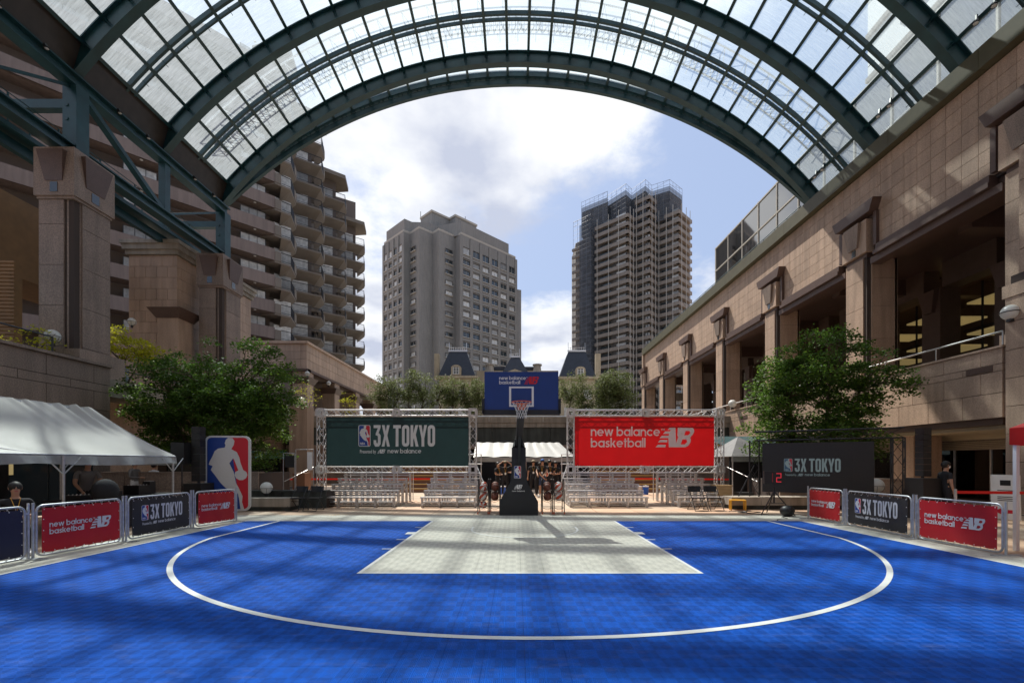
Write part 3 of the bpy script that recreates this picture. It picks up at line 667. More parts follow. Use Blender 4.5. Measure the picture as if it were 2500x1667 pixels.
# left springing: opaque eaves board, truss, walkway
XL = rp(RI, -A1, 0)[0]; ZL = rp(RI, -A1, 0)[2]
for b in range(bays - 1):
    y1 = YF - BAY * b - .05; y0 = y1 - BAY + .1
    mb = MB(); a_, b_ = -A1, -A1 + DA * 1.0
    P = [rp(22.95, a_, 0), rp(23.5, b_, 0), rp(23.75, b_, 0), rp(23.3, a_, 0)]
    vs = [(p[0], yy, p[2]) for yy in (y0, y1) for p in P]
    mb.add(vs, [(0, 1, 2, 3), (7, 6, 5, 4), (0, 4, 5, 1), (1, 5, 6, 2), (2, 6, 7, 3), (3, 7, 4, 0)]); mb.build('eaves_board', 'soffit', roof, world=True)
XT = XL + .0
tc_ = MB()
for zz, hh, wd in ((ZL - .25, .5, .5), (13.95, .46, .5)):
    for dz in (-hh / 2, hh / 2): tc_ = MB() if False else tc_
    t = MB(); t.box(XT - wd / 2, XT + wd / 2, -4, YF + .3, zz - hh / 2, zz - hh / 2 + .07); t.box(XT - wd / 2, XT + wd / 2, -4, YF + .3, zz + hh / 2 - .07, zz + hh / 2); t.box(XT - .06, XT + .06, -4, YF + .28, zz - hh / 2 + .07, zz + hh / 2 - .07)
    t.build('truss_chord', 'steel', roof, world=True)
TZ0, TZ1 = 14.18, ZL - .5
for b in range(7):
    y = YF - BAY * b
    big = b % 2 == 0
    p = MB(); wd = .55 if big else .34
    p.box(XT - wd / 2, XT + wd / 2, y - wd / 2, y + wd / 2, (13.6 if big else TZ0), TZ1)
    if big:
        for zz in (15.2, 15.75): p.tube((XT - .1, y - wd / 2 - .03, zz), (XT - .1, y - wd / 2, zz), .07, n=8)
    p.build('truss_post', 'steel', roof, world=True)
    ya, yb = y, y - BAY
    if b < 6:
        top_a = (b % 2 == 1)
        q0 = (XT, ya - .2, TZ1 if not top_a else TZ0); q1 = (XT, yb + .2, TZ0 if not top_a else TZ1)
        MB().bar((XT, ya - .2, TZ0 if big else TZ0), (XT, yb + .2, TZ1), .26, .2).build('truss_diagonal', 'steel', roof, world=True) if b % 2 == 1 else MB().bar((XT, ya - .2, TZ1), (XT, yb + .2, TZ0), .1, .1).build('truss_diagonal', 'steel', roof, world=True)
    if big: MB().bar((XT, y, 15.9), (XT - 4.5, y, 15.9), .3, .35).build('tie_beam', 'steel', roof, world=True)
wk = MB(); wk.box(-20.3, -19.1, -2, YF, 14.35, 14.42)
for x in (-20.3, -19.1):
    for y in np.arange(0, YF, 1.9): wk.tube((x, y, 14.42), (x, y, 15.5), .035, n=5)
    for z in (14.75, 15.1, 15.5): wk.tube((x, -2, z), (x, YF, z), .018, n=4)
for z0, z1 in ((14.2, 14.35),):
    for x in (-20.3, -19.1): wk.box(x - .06, x + .06, -2, YF, z0, z1)
wk.build('walkway', 'steel', roof, world=True)
MB().bar((-19.7, 3, 14.0), (-19.7, YF, 13.95), .25, .4).build('walkway_beam', 'steel', roof, world=True)
for y in np.arange(9.0, 27, 1.55):
    if int(y / 1.55) % 3 == 2: continue
    q = MB(); q.tube((XT + .35, y, ZL - .1), (XT + .42, y, ZL - .24), .075, .09, n=8); q.sphere((XT + .42, y, ZL - .25), .07, 8, 4, 1, sz=.4)
    q.build('spotlight', ['black', 'globe'], roof, world=True)
XR = rp(RI, A1, 0)[0]
for b in range(6):
    for d in (1.1, 1.75):
        y = YF - BAY * b + d - BAY / 2 - .6
        q = MB(); p0 = Vector(rp(23.15, A1 - DA, y)); q.tube(p0, p0 + Vector((-.15, -.12, -.22)), .06, .1, n=8); q.tube(p0, p0 + Vector((.12, .12, .3)), .05, .05, n=6)
        q.sphere(p0 + Vector((-.16, -.13, -.24)), .09, 8, 4, 1, sz=.5); q.build('spotlight', ['black', 'globe'], roof, world=True)

# maintenance gantry riding on top of the glass
gan = thing('maintenance_gantry', 'pale curved lattice gantry lying on top of the glass roof between two ribs', 'gantry', rp(24.3, 0, 26.6))
def arcpath(mb, r_, y, rad, a0=-R(45), a1=R(46), n=64): mb.path([rp(r_, a0 + (a1 - a0) * i / n, y) for i in range(n + 1)], rad, 4)
for r_, y in ((24.15, 25.7), (24.15, 26.7), (25.1, 25.7), (25.1, 26.7)):
    m_ = MB(); arcpath(m_, r_, y, .045); m_.build('gantry_chord', 'white', gan, world=True)
lt = MB(); n = 110
for i in range(n):
    a = -R(45) + R(91) * i / n; a2 = -R(45) + R(91) * (i + 1) / n
    lt.tube(rp(24.15, a, 26.7), rp(25.1, a, 26.7), .025, n=4, cap=False); lt.tube(rp(24.15, a, 25.7), rp(24.15, a, 26.7), .022, n=4, cap=False)
    if i % 3 == 0: lt.tube(rp(24.15, a, 25.7), rp(24.15, a2, 26.7), .02, n=4, cap=False); lt.tube(rp(25.1, a, 26.7), rp(24.15, a2, 26.7), .02, n=4, cap=False)
    if i % 4 == 0: lt.tube(rp(24.15, a, 25.7), rp(25.1, a, 25.7), .025, n=4, cap=False); lt.tube(rp(25.1, a, 25.7), rp(25.1, a2, 26.7), .02, n=4, cap=False)
    if i % 3 == 0: lt.tube(rp(24.0, a, 25.35), rp(24.15, a, 27.2), .018, n=4, cap=False)
lt.build('gantry_lattice', 'white', gan, world=True)

# ---------------------------------------------------------------- right-hand granite arcade
rb = thing('granite_arcade', 'long pink granite arcade with square columns running along the right side', 'building', (17.3, 15, 0))
rbo = rb.location
COLY = [15.4 + 7.76 * k for k in range(-1, 7)]
XF = 17.55
holes = [(yc - 1.15, yc + 1.15, 0, 13.75) for yc in COLY]
ext = [h for hh in holes for h in hh[:2]]
plane_tiles(rb, 'wall_tile', 'x', XF, [grid_edges(6, 62, .66, ext)], [12.1, 12.1 + .55, 12.65 + .55, 13.75, 14.35, 14.95, 15.55, 16.12], 'granite', out=-1, thick=.06, gap=.016, holes=holes, limit=296, base=rbo)
core = MB(); core.box(XF, XF + .5, 0, 62, 12.0, 16.1); core.build('wall_backing', 'joint', rb, world=True)
for k in range(14):
    y0 = 4.1 * k + 4.6; MB().box(17.15, 17.75, y0, y0 + 4.085, 16.15, 16.95).build('gutter', 'olive', rb, world=True)
rl = MB(); rl.tube((17.5, 28, 17.35), (17.5, 62, 17.35), .03, n=5); rl.box(17.3, 17.7, 62, 62.1, 12, 17.0)
for y in np.arange(28, 62, 1.4): rl.tube((17.5, y, 16.95), (17.5, y, 17.35), .02, n=4)
rl.build('roof_rail', 'steel', rb, world=True)
MB().box(XF + .5, 30, 0, 62, 16.0, 16.6).build('roof', 'concrete', rb, world=True)
MB().box(17.25, 30, 61.9, 62.4, 12.0, 16.9).build('end_wall', 'granite', rb, world=True)
def column(yc):
    c = MB(); c.box(17.36, 18.76, yc - .64, yc + .64, 4.9, 13.6); c = c.build('column', 'joint', rb, world=True)
    for j, (z0, z1) in enumerate(((4.9, 6.1), (6.1, 7.7), (7.7, 9.3), (9.3, 10.7), (10.7, 11.75))):
        e = .10 if j == 0 else 0
        st = MB(); st.box(17.3 - e, 17.40, yc - .46, yc + .7 + e, z0 + .008, z1 - .008); st.box(17.56, 18.8, yc - .7 - e, yc - .62, z0 + .008, z1 - .008)
        st.box(17.40, 17.50, yc - .60, yc - .52, z0, z1); st.box(18.7, 18.82, yc - .7, yc + .7, z0 + .008, z1 - .008); st.box(17.4, 18.7, yc + .62, yc + .7 + e, z0 + .008, z1 - .008)
        st.build('stone_block', 'granite', c, world=True)
    MB().box(17.32, 18.80, yc - .68, yc + .68, 11.75, 11.93).build('neck_band', 'granite_dark', c, world=True)
    cp = MB(); cp.box(17.18, 18.9, yc - .82, yc + .82, 11.95, 13.55); cp.build('capital', 'granite', c, world=True)
    tr = MB()
    # inverted trapezoids standing proud of the capital, on the court side and on the side facing up the plaza
    P = [(-.30, 12.35), (.30, 12.35), (.52, 13.5), (-.52, 13.5)]
    vs = [(17.18, yc + a, z) for a, z in P] + [(17.10 - (.09 if z > 13 else 0), yc + a, z) for a, z in P]
    tr.add(vs, [(4, 7, 6, 5), (0, 1, 5, 4), (1, 2, 6, 5), (2, 3, 7, 6), (3, 0, 4, 7)])
    vs = [(18.05 + a, yc - .82, z) for a, z in P] + [(18.05 + a, yc - .9 - (.09 if z > 13 else 0), z) for a, z in P]
    tr.add(vs, [(4, 5, 6, 7), (0, 4, 5, 1), (1, 5, 6, 2), (2, 6, 7, 3), (3, 7, 4, 0)])
    tr.build('wedge_ornament', 'granite_grey', c, world=True)
    sq = MB(); sq.box(17.165, 17.18, yc - .13, yc + .13, 12.0, 12.33); sq.box(17.92, 18.18, yc - .835, yc - .82, 12.0, 12.33); sq.build('dark_inset', 'glass_dark', c, world=True)
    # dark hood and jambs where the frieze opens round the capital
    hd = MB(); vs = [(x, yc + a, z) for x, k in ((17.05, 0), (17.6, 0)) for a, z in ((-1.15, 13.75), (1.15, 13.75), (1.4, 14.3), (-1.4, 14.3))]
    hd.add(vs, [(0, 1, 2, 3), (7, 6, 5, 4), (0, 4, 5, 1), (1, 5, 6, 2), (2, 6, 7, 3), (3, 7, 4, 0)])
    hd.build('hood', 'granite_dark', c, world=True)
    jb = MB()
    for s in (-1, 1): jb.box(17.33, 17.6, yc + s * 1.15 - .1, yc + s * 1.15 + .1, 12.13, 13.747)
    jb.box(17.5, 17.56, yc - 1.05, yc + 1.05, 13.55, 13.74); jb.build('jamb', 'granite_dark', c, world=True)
for yc in COLY: column(yc)
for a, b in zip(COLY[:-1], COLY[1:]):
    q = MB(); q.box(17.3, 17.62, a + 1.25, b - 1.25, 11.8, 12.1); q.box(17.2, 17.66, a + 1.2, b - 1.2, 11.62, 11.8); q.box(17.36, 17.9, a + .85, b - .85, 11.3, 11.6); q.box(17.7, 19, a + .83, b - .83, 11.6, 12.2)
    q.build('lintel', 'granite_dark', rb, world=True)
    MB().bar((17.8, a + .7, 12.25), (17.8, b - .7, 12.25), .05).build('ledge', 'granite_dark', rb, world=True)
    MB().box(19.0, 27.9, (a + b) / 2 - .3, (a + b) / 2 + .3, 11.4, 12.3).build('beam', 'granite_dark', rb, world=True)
MB().box(17.62, 28, 0, 62, 12.3, 12.5).build('ceiling', 'granite_dark', rb, world=True)  # dark trim stone used here to paint in the interior shade
MB().box(16.3, 28, 13.6, 62, 4.5, 4.75).build('gallery_floor', 'granite_shaded', rb, world=True)
# inner row of columns, glazed wall behind with lit ceilings inside
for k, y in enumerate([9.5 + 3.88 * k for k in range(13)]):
    c = MB().box(22.8, 23.9, y - .55, y + .55, 4.75, 11.0).build('inner_column', 'granite_shaded', rb, world=True)
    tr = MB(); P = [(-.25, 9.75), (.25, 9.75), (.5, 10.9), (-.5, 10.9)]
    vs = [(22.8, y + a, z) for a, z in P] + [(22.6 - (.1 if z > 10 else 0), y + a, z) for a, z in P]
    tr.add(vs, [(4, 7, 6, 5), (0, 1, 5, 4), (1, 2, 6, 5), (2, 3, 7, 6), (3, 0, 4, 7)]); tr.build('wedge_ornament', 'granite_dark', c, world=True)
    MB().box(22.9, 23.8, y + .55, y + 3.33, 11.0, 12.3).build('spandrel', 'granite_shaded', rb, world=True)
    g_ = MB(); g_.add([(24.2, y - .5, 4.8), (24.2, y + 3.38, 4.8), (24.2, y + 3.38, 11), (24.2, y - .5, 11)], [(0, 3, 2, 1)]); g_ = g_.build('window', 'shop_glass', rb, world=True)
    f = MB()
    for z in (5.9, 7.2, 8.6): f.box(24.12, 24.2, y + .5, y + 3.38, z, z + .06)
    for yy in (y + 1.4, y + 2.4): f.box(24.12, 24.2, yy, yy + .06, 4.8, 11)
    f.build('window_frame', 'blackmetal', g_, world=True)
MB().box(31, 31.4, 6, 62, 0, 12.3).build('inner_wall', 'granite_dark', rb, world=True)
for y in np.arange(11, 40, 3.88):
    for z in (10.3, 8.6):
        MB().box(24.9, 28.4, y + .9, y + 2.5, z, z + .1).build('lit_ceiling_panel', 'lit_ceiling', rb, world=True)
MB().box(24.6, 31, 5, 62, 12.2, 12.3).build('inner_ceiling', 'granite_dark', rb, world=True)  # dark by colour, standing in for shade under the inner ceiling
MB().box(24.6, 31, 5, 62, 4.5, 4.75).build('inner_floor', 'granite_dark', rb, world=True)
# end gable parapets seen through the far bays: stepped concrete terraces
for k in range(4):
    MB().box(20.5, 27, 52 + k * 2.2, 52.4 + k * 2.2, 5 + k * 1.5, 6 + k * 1.5).build('terrace_step', 'concrete', rb, world=True)

# projecting balcony below the columns
bal = thing('granite_balcony', 'pink granite balcony with a handrail over the shopfronts at right', 'balcony', (16, 15, 3))
YB0, YB1 = 14.95, 60.0
bk = MB(); bk.box(16.06, 17.0, YB0 + .06, YB1, 3.08, 5.35); bk.build('backing', 'joint', bal, world=True)
rowsz = [3.08, 3.9, 4.62, 4.86, 5.38]
us = [rng(YB0, YB1, 1.35), rng(YB0, YB1, 1.35, .65), rng(YB0, YB1, 1.35), rng(YB0, YB1, 1.35, .65)]
plane_tiles(bal, 'stone_block', 'x', 16.05, us, rowsz, 'granite', out=-1, thick=.07, gap=.018, limit=200, base=bal.location)
plane_tiles(bal, 'stone_block', 'y', YB0 + .06, [[16.06, 16.6, 17.0]], rowsz, 'granite', out=-1, thick=.07, gap=.018, limit=40, base=bal.location)
for y in np.arange(YB0 + .3, YB1, 2.7): MB().box(15.955, 15.978, y, y + .9, 4.64, 4.84).build('band_stone', 'granite_dark', bal, world=True)
MB().box(15.92, 17.1, YB0 - .05, YB1, 5.38, 5.45).build('coping', 'granite', bal, world=True)
MB().box(16.1, 17.2, YB0 + .1, YB1, 2.86, 3.08).build('soffit_edge', 'granite_dark', bal, world=True)
hr = MB()
for z in (5.95,): hr.tube((16.15, YB0 + .15, z), (16.15, YB1, z), .03, n=6)
for y in np.arange(YB0 + .15, YB1, 2.4): hr.tube((16.15, y, 5.45), (16.15, y, 5.95), .025, n=6)
hr.build('handrail', 'alu', bal, world=True)
# ground floor shopfront
shop = thing('shopfront', 'dark glazed shopfront under the right-hand balcony', 'shopfront', (19, 15, 0))
MB().box(16.4, 19.4, 6, 60, 2.72, 2.85).build('soffit', 'beige_soffit', shop, world=True)
cs = MB()
for i in range(9):
    a, b = R(10 * i), R(10 * (i + 1))
    P = [(17.2 + 1.4 * math.sin(a), 2.5 + .35 * math.cos(a)), (17.2 + 1.4 * math.sin(b), 2.5 + .35 * math.cos(b))]
    cs.add([(P[0][0], 6, P[0][1]), (P[0][0], 60, P[0][1]), (P[1][0], 60, P[1][1]), (P[1][0], 6, P[1][1])], [(0, 1, 2, 3)])
cs.build('curved_soffit', 'beige_soffit', shop, world=True)
MB().box(18.7, 18.9, 6, 60, 2.1, 2.5).build('fascia', 'granite_grey', shop, world=True)
for z in (2.13, 2.2, 2.27, 2.34, 2.41): MB().box(18.66, 18.7, 6, 60, z, z + .035).build('fascia_strip', 'beige_soffit', shop, world=True)
for k, y in enumerate(np.arange(6, 36, 1.5)):
    g_ = MB().box(18.8, 18.82, y + .04, y + 1.46, .1, 2.1).build('shop_window', 'shop_glass', shop, world=True)
    MB().box(18.76, 18.86, y - .03, y + .03, .1, 2.1).build('mullion', 'alu', shop, world=True)
MB().box(18.7, 18.9, 6, 60, 0, .1).build('plinth', 'granite_dark', shop, world=True)
MB().box(22.5, 22.8, 6, 60, 0, 4.4).build('shop_back_wall', 'joint', shop, world=True)
for y in (17.0, 22.0, 27.0):
    q = MB(); q.tube((18.73, y, 1.75), (18.70, y, 1.75), .17, n=20); q.build('round_sign', 'globe', shop, world=True)
sg = thing('round_wall_sign', 'round pale sign with a four-petal mark on the shopfront at right', 'sign', (18.6, 16.85, 1.85))
q = MB(); q.tube((18.6, 16.85, 1.85), (18.64, 16.85, 1.85), .33, n=28); q.build('disc', 'globe', sg, world=True)
q = MB()
for a, b in ((.07, 0), (-.07, 0), (0, .07), (0, -.07)): q.path([(18.59, 16.95 + a + .055 * math.cos(t), 1.88 + b + .055 * math.sin(t)) for t in np.linspace(0, 6.28, 10)[:-1]], .012, 4, closed=True)
for a, b in ((.1, .12), (0, .16), (-.1, .12)): q.sphere((18.59, 16.95 + a, 1.72 - b * .5), .02, 6, 4)
q.build('mark', 'black', sg, world=True)
for y in (19.9, 27.7, 35.4):
    p = MB().box(16.9, 18.1, y - .55, y + .55, 0, 2.9).build('stone_pillar', 'granite', None)
    tag(p, None, None); p.parent = shop; p.location = -shop.location
# big pier closing the arcade at the right edge of the picture
pier = thing('granite_pier', 'broad granite pier at the far right edge beside the red canopy', 'wall pier', (16, 10, 0))
MB().box(15.98, 18.6, 2, 14.7, 0, 7.6).build('backing', 'joint', pier, world=True)
us = [rng(2, 14.78, 1.6), rng(2, 14.78, 1.6, .8)]
plane_tiles(pier, 'stone_block', 'x', 15.97, us, [0, .8, 1.6, 2.5, 3.4, 4.3, 5.2, 6.1, 6.9], 'granite', out=-1, thick=.08, gap=.018, limit=200, base=pier.location)
plane_tiles(pier, 'stone_block', 'y', 14.72, [[15.95, 17.2, 18.6]], [0, .8, 1.6, 2.5, 3.4, 4.3, 5.2, 6.1, 6.9], 'granite', out=1, thick=.06, gap=.018, limit=40, base=pier.location)
MB().box(15.86, 18.7, 2, 14.86, 6.9, 7.3).build('string_course', 'granite', pier, world=True)
plane_tiles(pier, 'stone_block', 'x', 16.2, [rng(2, 14.6, 1.6)], [7.3, 8.4, 9.5, 10.6, 11.7], 'granite', out=-1, thick=.08, gap=.018, limit=60, base=pier.location)
MB().box(16.21, 18.5, 2, 14.6, 7.3, 11.7).build('backing', 'joint', pier, world=True)
g_ = thing('wall_globe_lamp', 'round white lamp on the pier at the far right edge', 'lamp', (15.85, 14.6, 6.4))
q = MB(); q.sphere((0, 0, 0), .24, 14, 9); q.build('globe', 'globe', g_, smooth=True); q = MB(); q.tube((0, 0, -.3), (0, 0, -.2), .1, n=8); q.path([(.25 * math.cos(t), .25 * math.sin(t), 0) for t in np.linspace(0, 6.28, 17)[:-1]], .015, 4, closed=True); q.build('bracket', 'blackmetal', g_)

# glazed attic above the arcade, pale panel building beyond it
at = thing('glazed_attic', 'green glass attic with pale mullions rising above the right arcade roof', 'glass building', (19.5, 25, 16.6))
MB().box(19.65, 27, 8, 44.4, 16.6, 22.4).build('inner_volume', 'tower_dark', at, world=True)
for i, y in enumerate(np.arange(8.0, 44.0, 2.6)):
    for j, (z0, z1) in enumerate(((16.7, 18.0), (18.0, 20.2), (20.2, 22.4))):
        MB().box(19.5, 19.53, y + .05, y + 2.55, z0 + .05, z1 - .05).build('glass_pane', 'attic_glass', at, world=True)
fr = MB()
for y in np.arange(8.0, 45.0, 2.6): fr.box(19.44, 19.56, y - .05, y + .05, 16.6, 22.5)
for z in (16.65, 18.0, 20.2, 22.4): fr.box(19.43, 19.57, 8, 44.5, z - .05, z + .05)
for x in np.arange(19.5, 27, 2.5): fr.box(x - .05, x + .05, 44.4, 44.5, 16.6, 22.5)
fr.build('mullion_grid', 'tower_frame', at, world=True)
MB().box(19.5, 27, 44.45, 44.5, 16.6, 22.4).build('end_glazing', 'attic_glass', at, world=True)
pb = thing('pale_panel_building', 'tall pale panelled building seen through the frosted glass at upper right', 'building', (34, 30, 0))
MB().box(34, 60, 4, 44, 0, 62).build('wall', 'white_tower', pb, world=True)
wins = MB()
for z in np.arange(20, 60, 4.2):
    for y in np.arange(6, 42, 6.0):
        key = ('pwin',)
        if key not in _tm: _tm[key] = MB().box(-.12, 0, -1.9, 1.9, -.9, .9).mesh('window', 'attic_glass')
        o = place(_tm[key], 'window', pb, Vector((33.97, y + 2.2, z)) - pb.location)
    MB().box(33.75, 34, 4, 44, z + 1.3, z + 1.75).build('ledge', 'concrete', pb, world=True)

# unseen tower behind the camera, added to cut sky light on facing walls
bb = thing('rear_shade_tower', 'unseen broad brown tower added behind the camera to block sky light', 'building', (0, -34, 0))
MB().box(-45, 45, -60, -34, 0, 62).build('wall', 'granite_grey', bb, world=True)
for z in np.arange(4, 60, 4.0): MB().box(-44, 44, -33.99, -33.9, z, z + 1.8).build('window_band', 'glass_dark', bb, world=True)
# ---------------------------------------------------------------- left-hand granite terrace, columns, stair tower
lw = thing('granite_terrace_wall', 'high granite block wall of the terrace behind the tent at left', 'wall', (-16, 10, 0))
MB().box(-18, -16.07, -2, 17.9, 0, 5.2).build('backing', 'joint', lw, world=True)
rz_ = [0, .95, 1.9, 2.75, 3.6, 4.3, 4.6, 5.3]
us = [rng(-2, 17.95, 1.75), rng(-2, 17.95, 1.75, .9)]
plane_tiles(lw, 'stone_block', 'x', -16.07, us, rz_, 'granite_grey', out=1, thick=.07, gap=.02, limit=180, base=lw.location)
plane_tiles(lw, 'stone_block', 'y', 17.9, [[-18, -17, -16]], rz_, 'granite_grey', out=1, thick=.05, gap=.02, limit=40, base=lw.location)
MB().box(-16.2, -15.9, -2, 18, 5.3, 5.4).build('coping', 'granite_grey', lw, world=True)
hr = MB(); hr.tube((-16.3, -2, 6.0), (-16.3, 16.0, 6.0), .03, n=6)
for y in np.arange(1, 16.1, 3.0): hr.tube((-16.3, y, 5.4), (-16.3, y, 6.0), .03, n=6)
hr.build('handrail', 'blackmetal', lw, world=True)
MB().box(-26, -16.1, -2, 60, 4.2, 4.9).build('terrace_floor', 'concrete', kind='structure')

def left_column(name, label, y0, y1, zt, zb):
    c = thing(name, label, 'column', (-17.5, (y0 + y1) / 2, zb)); XA, XB = -18.25, -16.9
    MB().box(XA + .06, XB - .06, y0 + .06, y1 - .06, zb, zt).build('core', 'joint', c, world=True)
    z = zb; hts = [1.15] + [1.55] * 10
    for h in hts:
        z1 = min(z + h, zt - 1.95); e = 0
        if z1 - z < .2: break
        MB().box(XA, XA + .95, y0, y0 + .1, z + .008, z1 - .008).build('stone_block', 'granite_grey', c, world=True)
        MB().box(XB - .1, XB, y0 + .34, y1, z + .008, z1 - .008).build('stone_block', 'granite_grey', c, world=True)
        g = MB(); g.box(XA + 1.03, XA + 1.1, y0 + .05, y0 + .12, z, z1); g.box(XB - .16, XB - .08, y0 + .16, y0 + .22, z, z1); g.box(XB - .14, XB - .05, y0 + .28, y0 + .34, z, z1); g.build('corner_strip', 'granite_grey', c, world=True)
        z = z1
    MB().box(XA - .04, XB + .04, y0 - .04, y1 + .04, zt - 1.95, zt - 1.85).build('neck_band', 'granite_grey', c, world=True)
    MB().box(XA - .1, XB + .1, y0 - .1, y1 + .1, zt - 1.85, zt - .02).build('capital', 'granite_grey', c, world=True)
    tr = MB(); P = [(-.33, zt - 1.3), (.33, zt - 1.3), (.50, zt - .2), (-.50, zt - .2)]; xm = (XA + XB) / 2; ym = (y0 + y1) / 2
    vs = [(xm + a, y0 - .1, z) for a, z in P] + [(xm + a, y0 - .12 - (.16 if z > zt - 1 else 0), z) for a, z in P]
    tr.add(vs, [(4, 5, 6, 7), (0, 4, 5, 1), (1, 5, 6, 2), (2, 6, 7, 3), (3, 7, 4, 0)])
    vs = [(XB + .1, ym + a * 1.2, z) for a, z in P] + [(XB + .12 + (.16 if z > zt - 1 else 0), ym + a * 1.2, z) for a, z in P]
    tr.add(vs, [(4, 5, 6, 7), (0, 4, 5, 1), (1, 5, 6, 2), (2, 6, 7, 3), (3, 7, 4, 0)])
    tr.build('wedge_ornament', 'granite_dark', c, world=True)
    q = MB(); q.box(xm - .14, xm + .14, y0 - .115, y0 - .1, zt - 1.72, zt - 1.35); q.box(XB + .1, XB + .115, ym - .16, ym + .16, zt - 1.72, zt - 1.35); q.build('dark_inset', 'glass_dark', c, world=True)
left_column('granite_column', 'large square granite column carrying the roof truss nearest at left', 17.4, 18.95, 13.6, 4.9)
left_column('granite_column', 'farther square granite column under the end of the left roof truss', 26.2, 27.9, 13.6, 0.0)
ped = MB(); ped.box(-18.5, -16.5, 17.2, 19.2, 4.9, 5.9); tag(ped.build('column_pedestal', 'granite_grey'), 'stepped granite pedestal under the near left column', 'pedestal')

st = thing('granite_stair_tower', 'pinkish tiled block with a pale cornice standing between the two left columns', 'building', (-20, 27, 0))
MB().box(-21.7 + .06, -19.06, 25.56, 32.6, 0, 13.2).build('wall_backing', 'joint', st, world=True)
MB().box(-26, -21.7, 27.06, 32, 0, 9.3).build('wing_backing', 'joint', st, world=True)
hz = [0, 1.5, 3, 4.5] + [4.5 + .62 * k for k in range(1, 15)]
plane_tiles(st, 'wall_tile', 'y', 25.56, [rng(-21.7, -19.0, .62), rng(-21.7, -19.0, .62, .31)], hz, 'granite', out=-1, thick=.06, gap=.014, limit=110, base=st.location)
plane_tiles(st, 'wall_tile', 'x', -19.06, [rng(25.5, 32.6, .72), rng(25.5, 32.6, .72, .36)], hz, 'granite', out=1, thick=.06, gap=.014, limit=150, base=st.location)
plane_tiles(st, 'wall_tile', 'y', 27.06, [rng(-26, -21.7, .8), rng(-26, -21.7, .8, .4)], [4.9, 5.7, 6.5, 7.3, 8.1, 8.9, 9.3], 'granite', out=-1, thick=.06, gap=.014, limit=38, holes=((-24.6, -21.7, 4.9, 7.3),), base=st.location)
MB().box(-24.6, -22.1, 26.9, 27.05, 4.9, 7.2).build('opening', 'glass_dark', st, world=True)
cn = MB()
for e, z0, z1 in ((.12, 13.2, 13.45), (.22, 13.45, 13.75), (.3, 13.75, 13.95)): cn.box(-21.7 - e, -19 + e, 25.5 - e, 32.6 + e, z0, z1)
cn.build('cornice', 'concrete', st, world=True)
pil = MB(); pil.box(-19.9, -18.75, 25.25, 26.4, 4.9, 9.6); pil.build('pilaster', 'granite', st, world=True)
hdp = MB(); vs = [(x + s * e, y + t * e2, z) for z, e, e2 in ((9.6, 0, 0), (10.1, .3, .3)) for x, s, y, t in ((-19.95, -1, 25.2, -1), (-18.7, 1, 25.2, -1), (-18.7, 1, 26.45, 1), (-19.95, -1, 26.45, 1))]
hdp.add(vs, [(3, 2, 1, 0), (4, 5, 6, 7), (0, 1, 5, 4), (1, 2, 6, 5), (2, 3, 7, 6), (3, 0, 4, 7)]); hdp.build('hood', 'granite_dark', st, world=True)

# lower wall under the terrace beyond the tent
lo = thing('lower_terrace_wall', 'tan granite wall below the terrace behind the big left tree', 'wall', (-17.6, 28, 0))
MB().box(-19, -17.66, 18.0, 38, 0, 5.0).build('backing', 'joint', lo, world=True)
plane_tiles(lo, 'stone_block', 'x', -17.66, [rng(18.6, 38, 1.5), rng(18.6, 38, 1.5, .75)], [0, .9, 2.2, 3.0, 3.9, 4.5, 5.05], 'granite', out=1, thick=.07, gap=.018, holes=((23, 27, 0, 2.2), (30, 34, 0, 2.2)), limit=120, base=lo.location)
MB().box(-17.62, -17.5, 18.6, 38, 2.2, 2.5).build('ledge', 'granite_dark', lo, world=True)
hr = MB(); hr.tube((-17.9, 20, 5.75), (-17.9, 38, 5.75), .03, n=6)
for y in np.arange(20, 38, 2): hr.tube((-17.9, y, 5.05), (-17.9, y, 5.75), .025, n=5)
hr.build('handrail', 'blackmetal', lo, world=True)
for y in (23, 30): MB().box(-17.72, -17.6, y, y + 4, 0, 2.2).build('dark_opening', 'glass_dark', lo, world=True)
aw = MB(); aw.add([(-17.5, 22.5, 2.45), (-17.5, 35, 2.45), (-16.3, 35, 2.0), (-16.3, 22.5, 2.0), (-16.3, 22.5, 1.85), (-16.3, 35, 1.85)], [(0, 3, 2, 1), (3, 4, 5, 2)])
tag(aw.build('awning', 'verdigris'), 'teal awning over the ground floor behind the left tree', 'awning')
aw = MB(); aw.add([(-20.5, 12.5, 7.0), (-20.5, 15.6, 7.0), (-18.6, 15.6, 5.3), (-18.6, 12.5, 5.3), (-20.5, 12.5, 6.9), (-18.6, 12.5, 5.2), (-20.5, 15.6, 6.9), (-18.6, 15.6, 5.2)], [(0, 3, 2, 1), (4, 5, 3, 0), (6, 7, 5, 4), (1, 2, 7, 6), (2, 3, 5, 7)])
tag(aw.build('awning', 'verdigris'), 'teal sloping awning on the terrace beside the near left column', 'awning')
# wall behind upper terrace
uw = thing('upper_terrace_wall', 'granite wall at the back of the upper left terrace', 'wall', (-21.5, 10, 4.9))
MB().box(-22, -21.5, -2, 18.5, 4.9, 8.2).build('backing', 'joint', uw, world=True)
plane_tiles(uw, 'stone_block', 'x', -21.5, [rng(6, 18.5, 1.2), rng(6, 18.5, 1.2, .6)], [4.9, 5.7, 6.5, 7.3, 8.2], 'granite_grey', out=1, thick=.06, gap=.018, limit=60, base=uw.location)

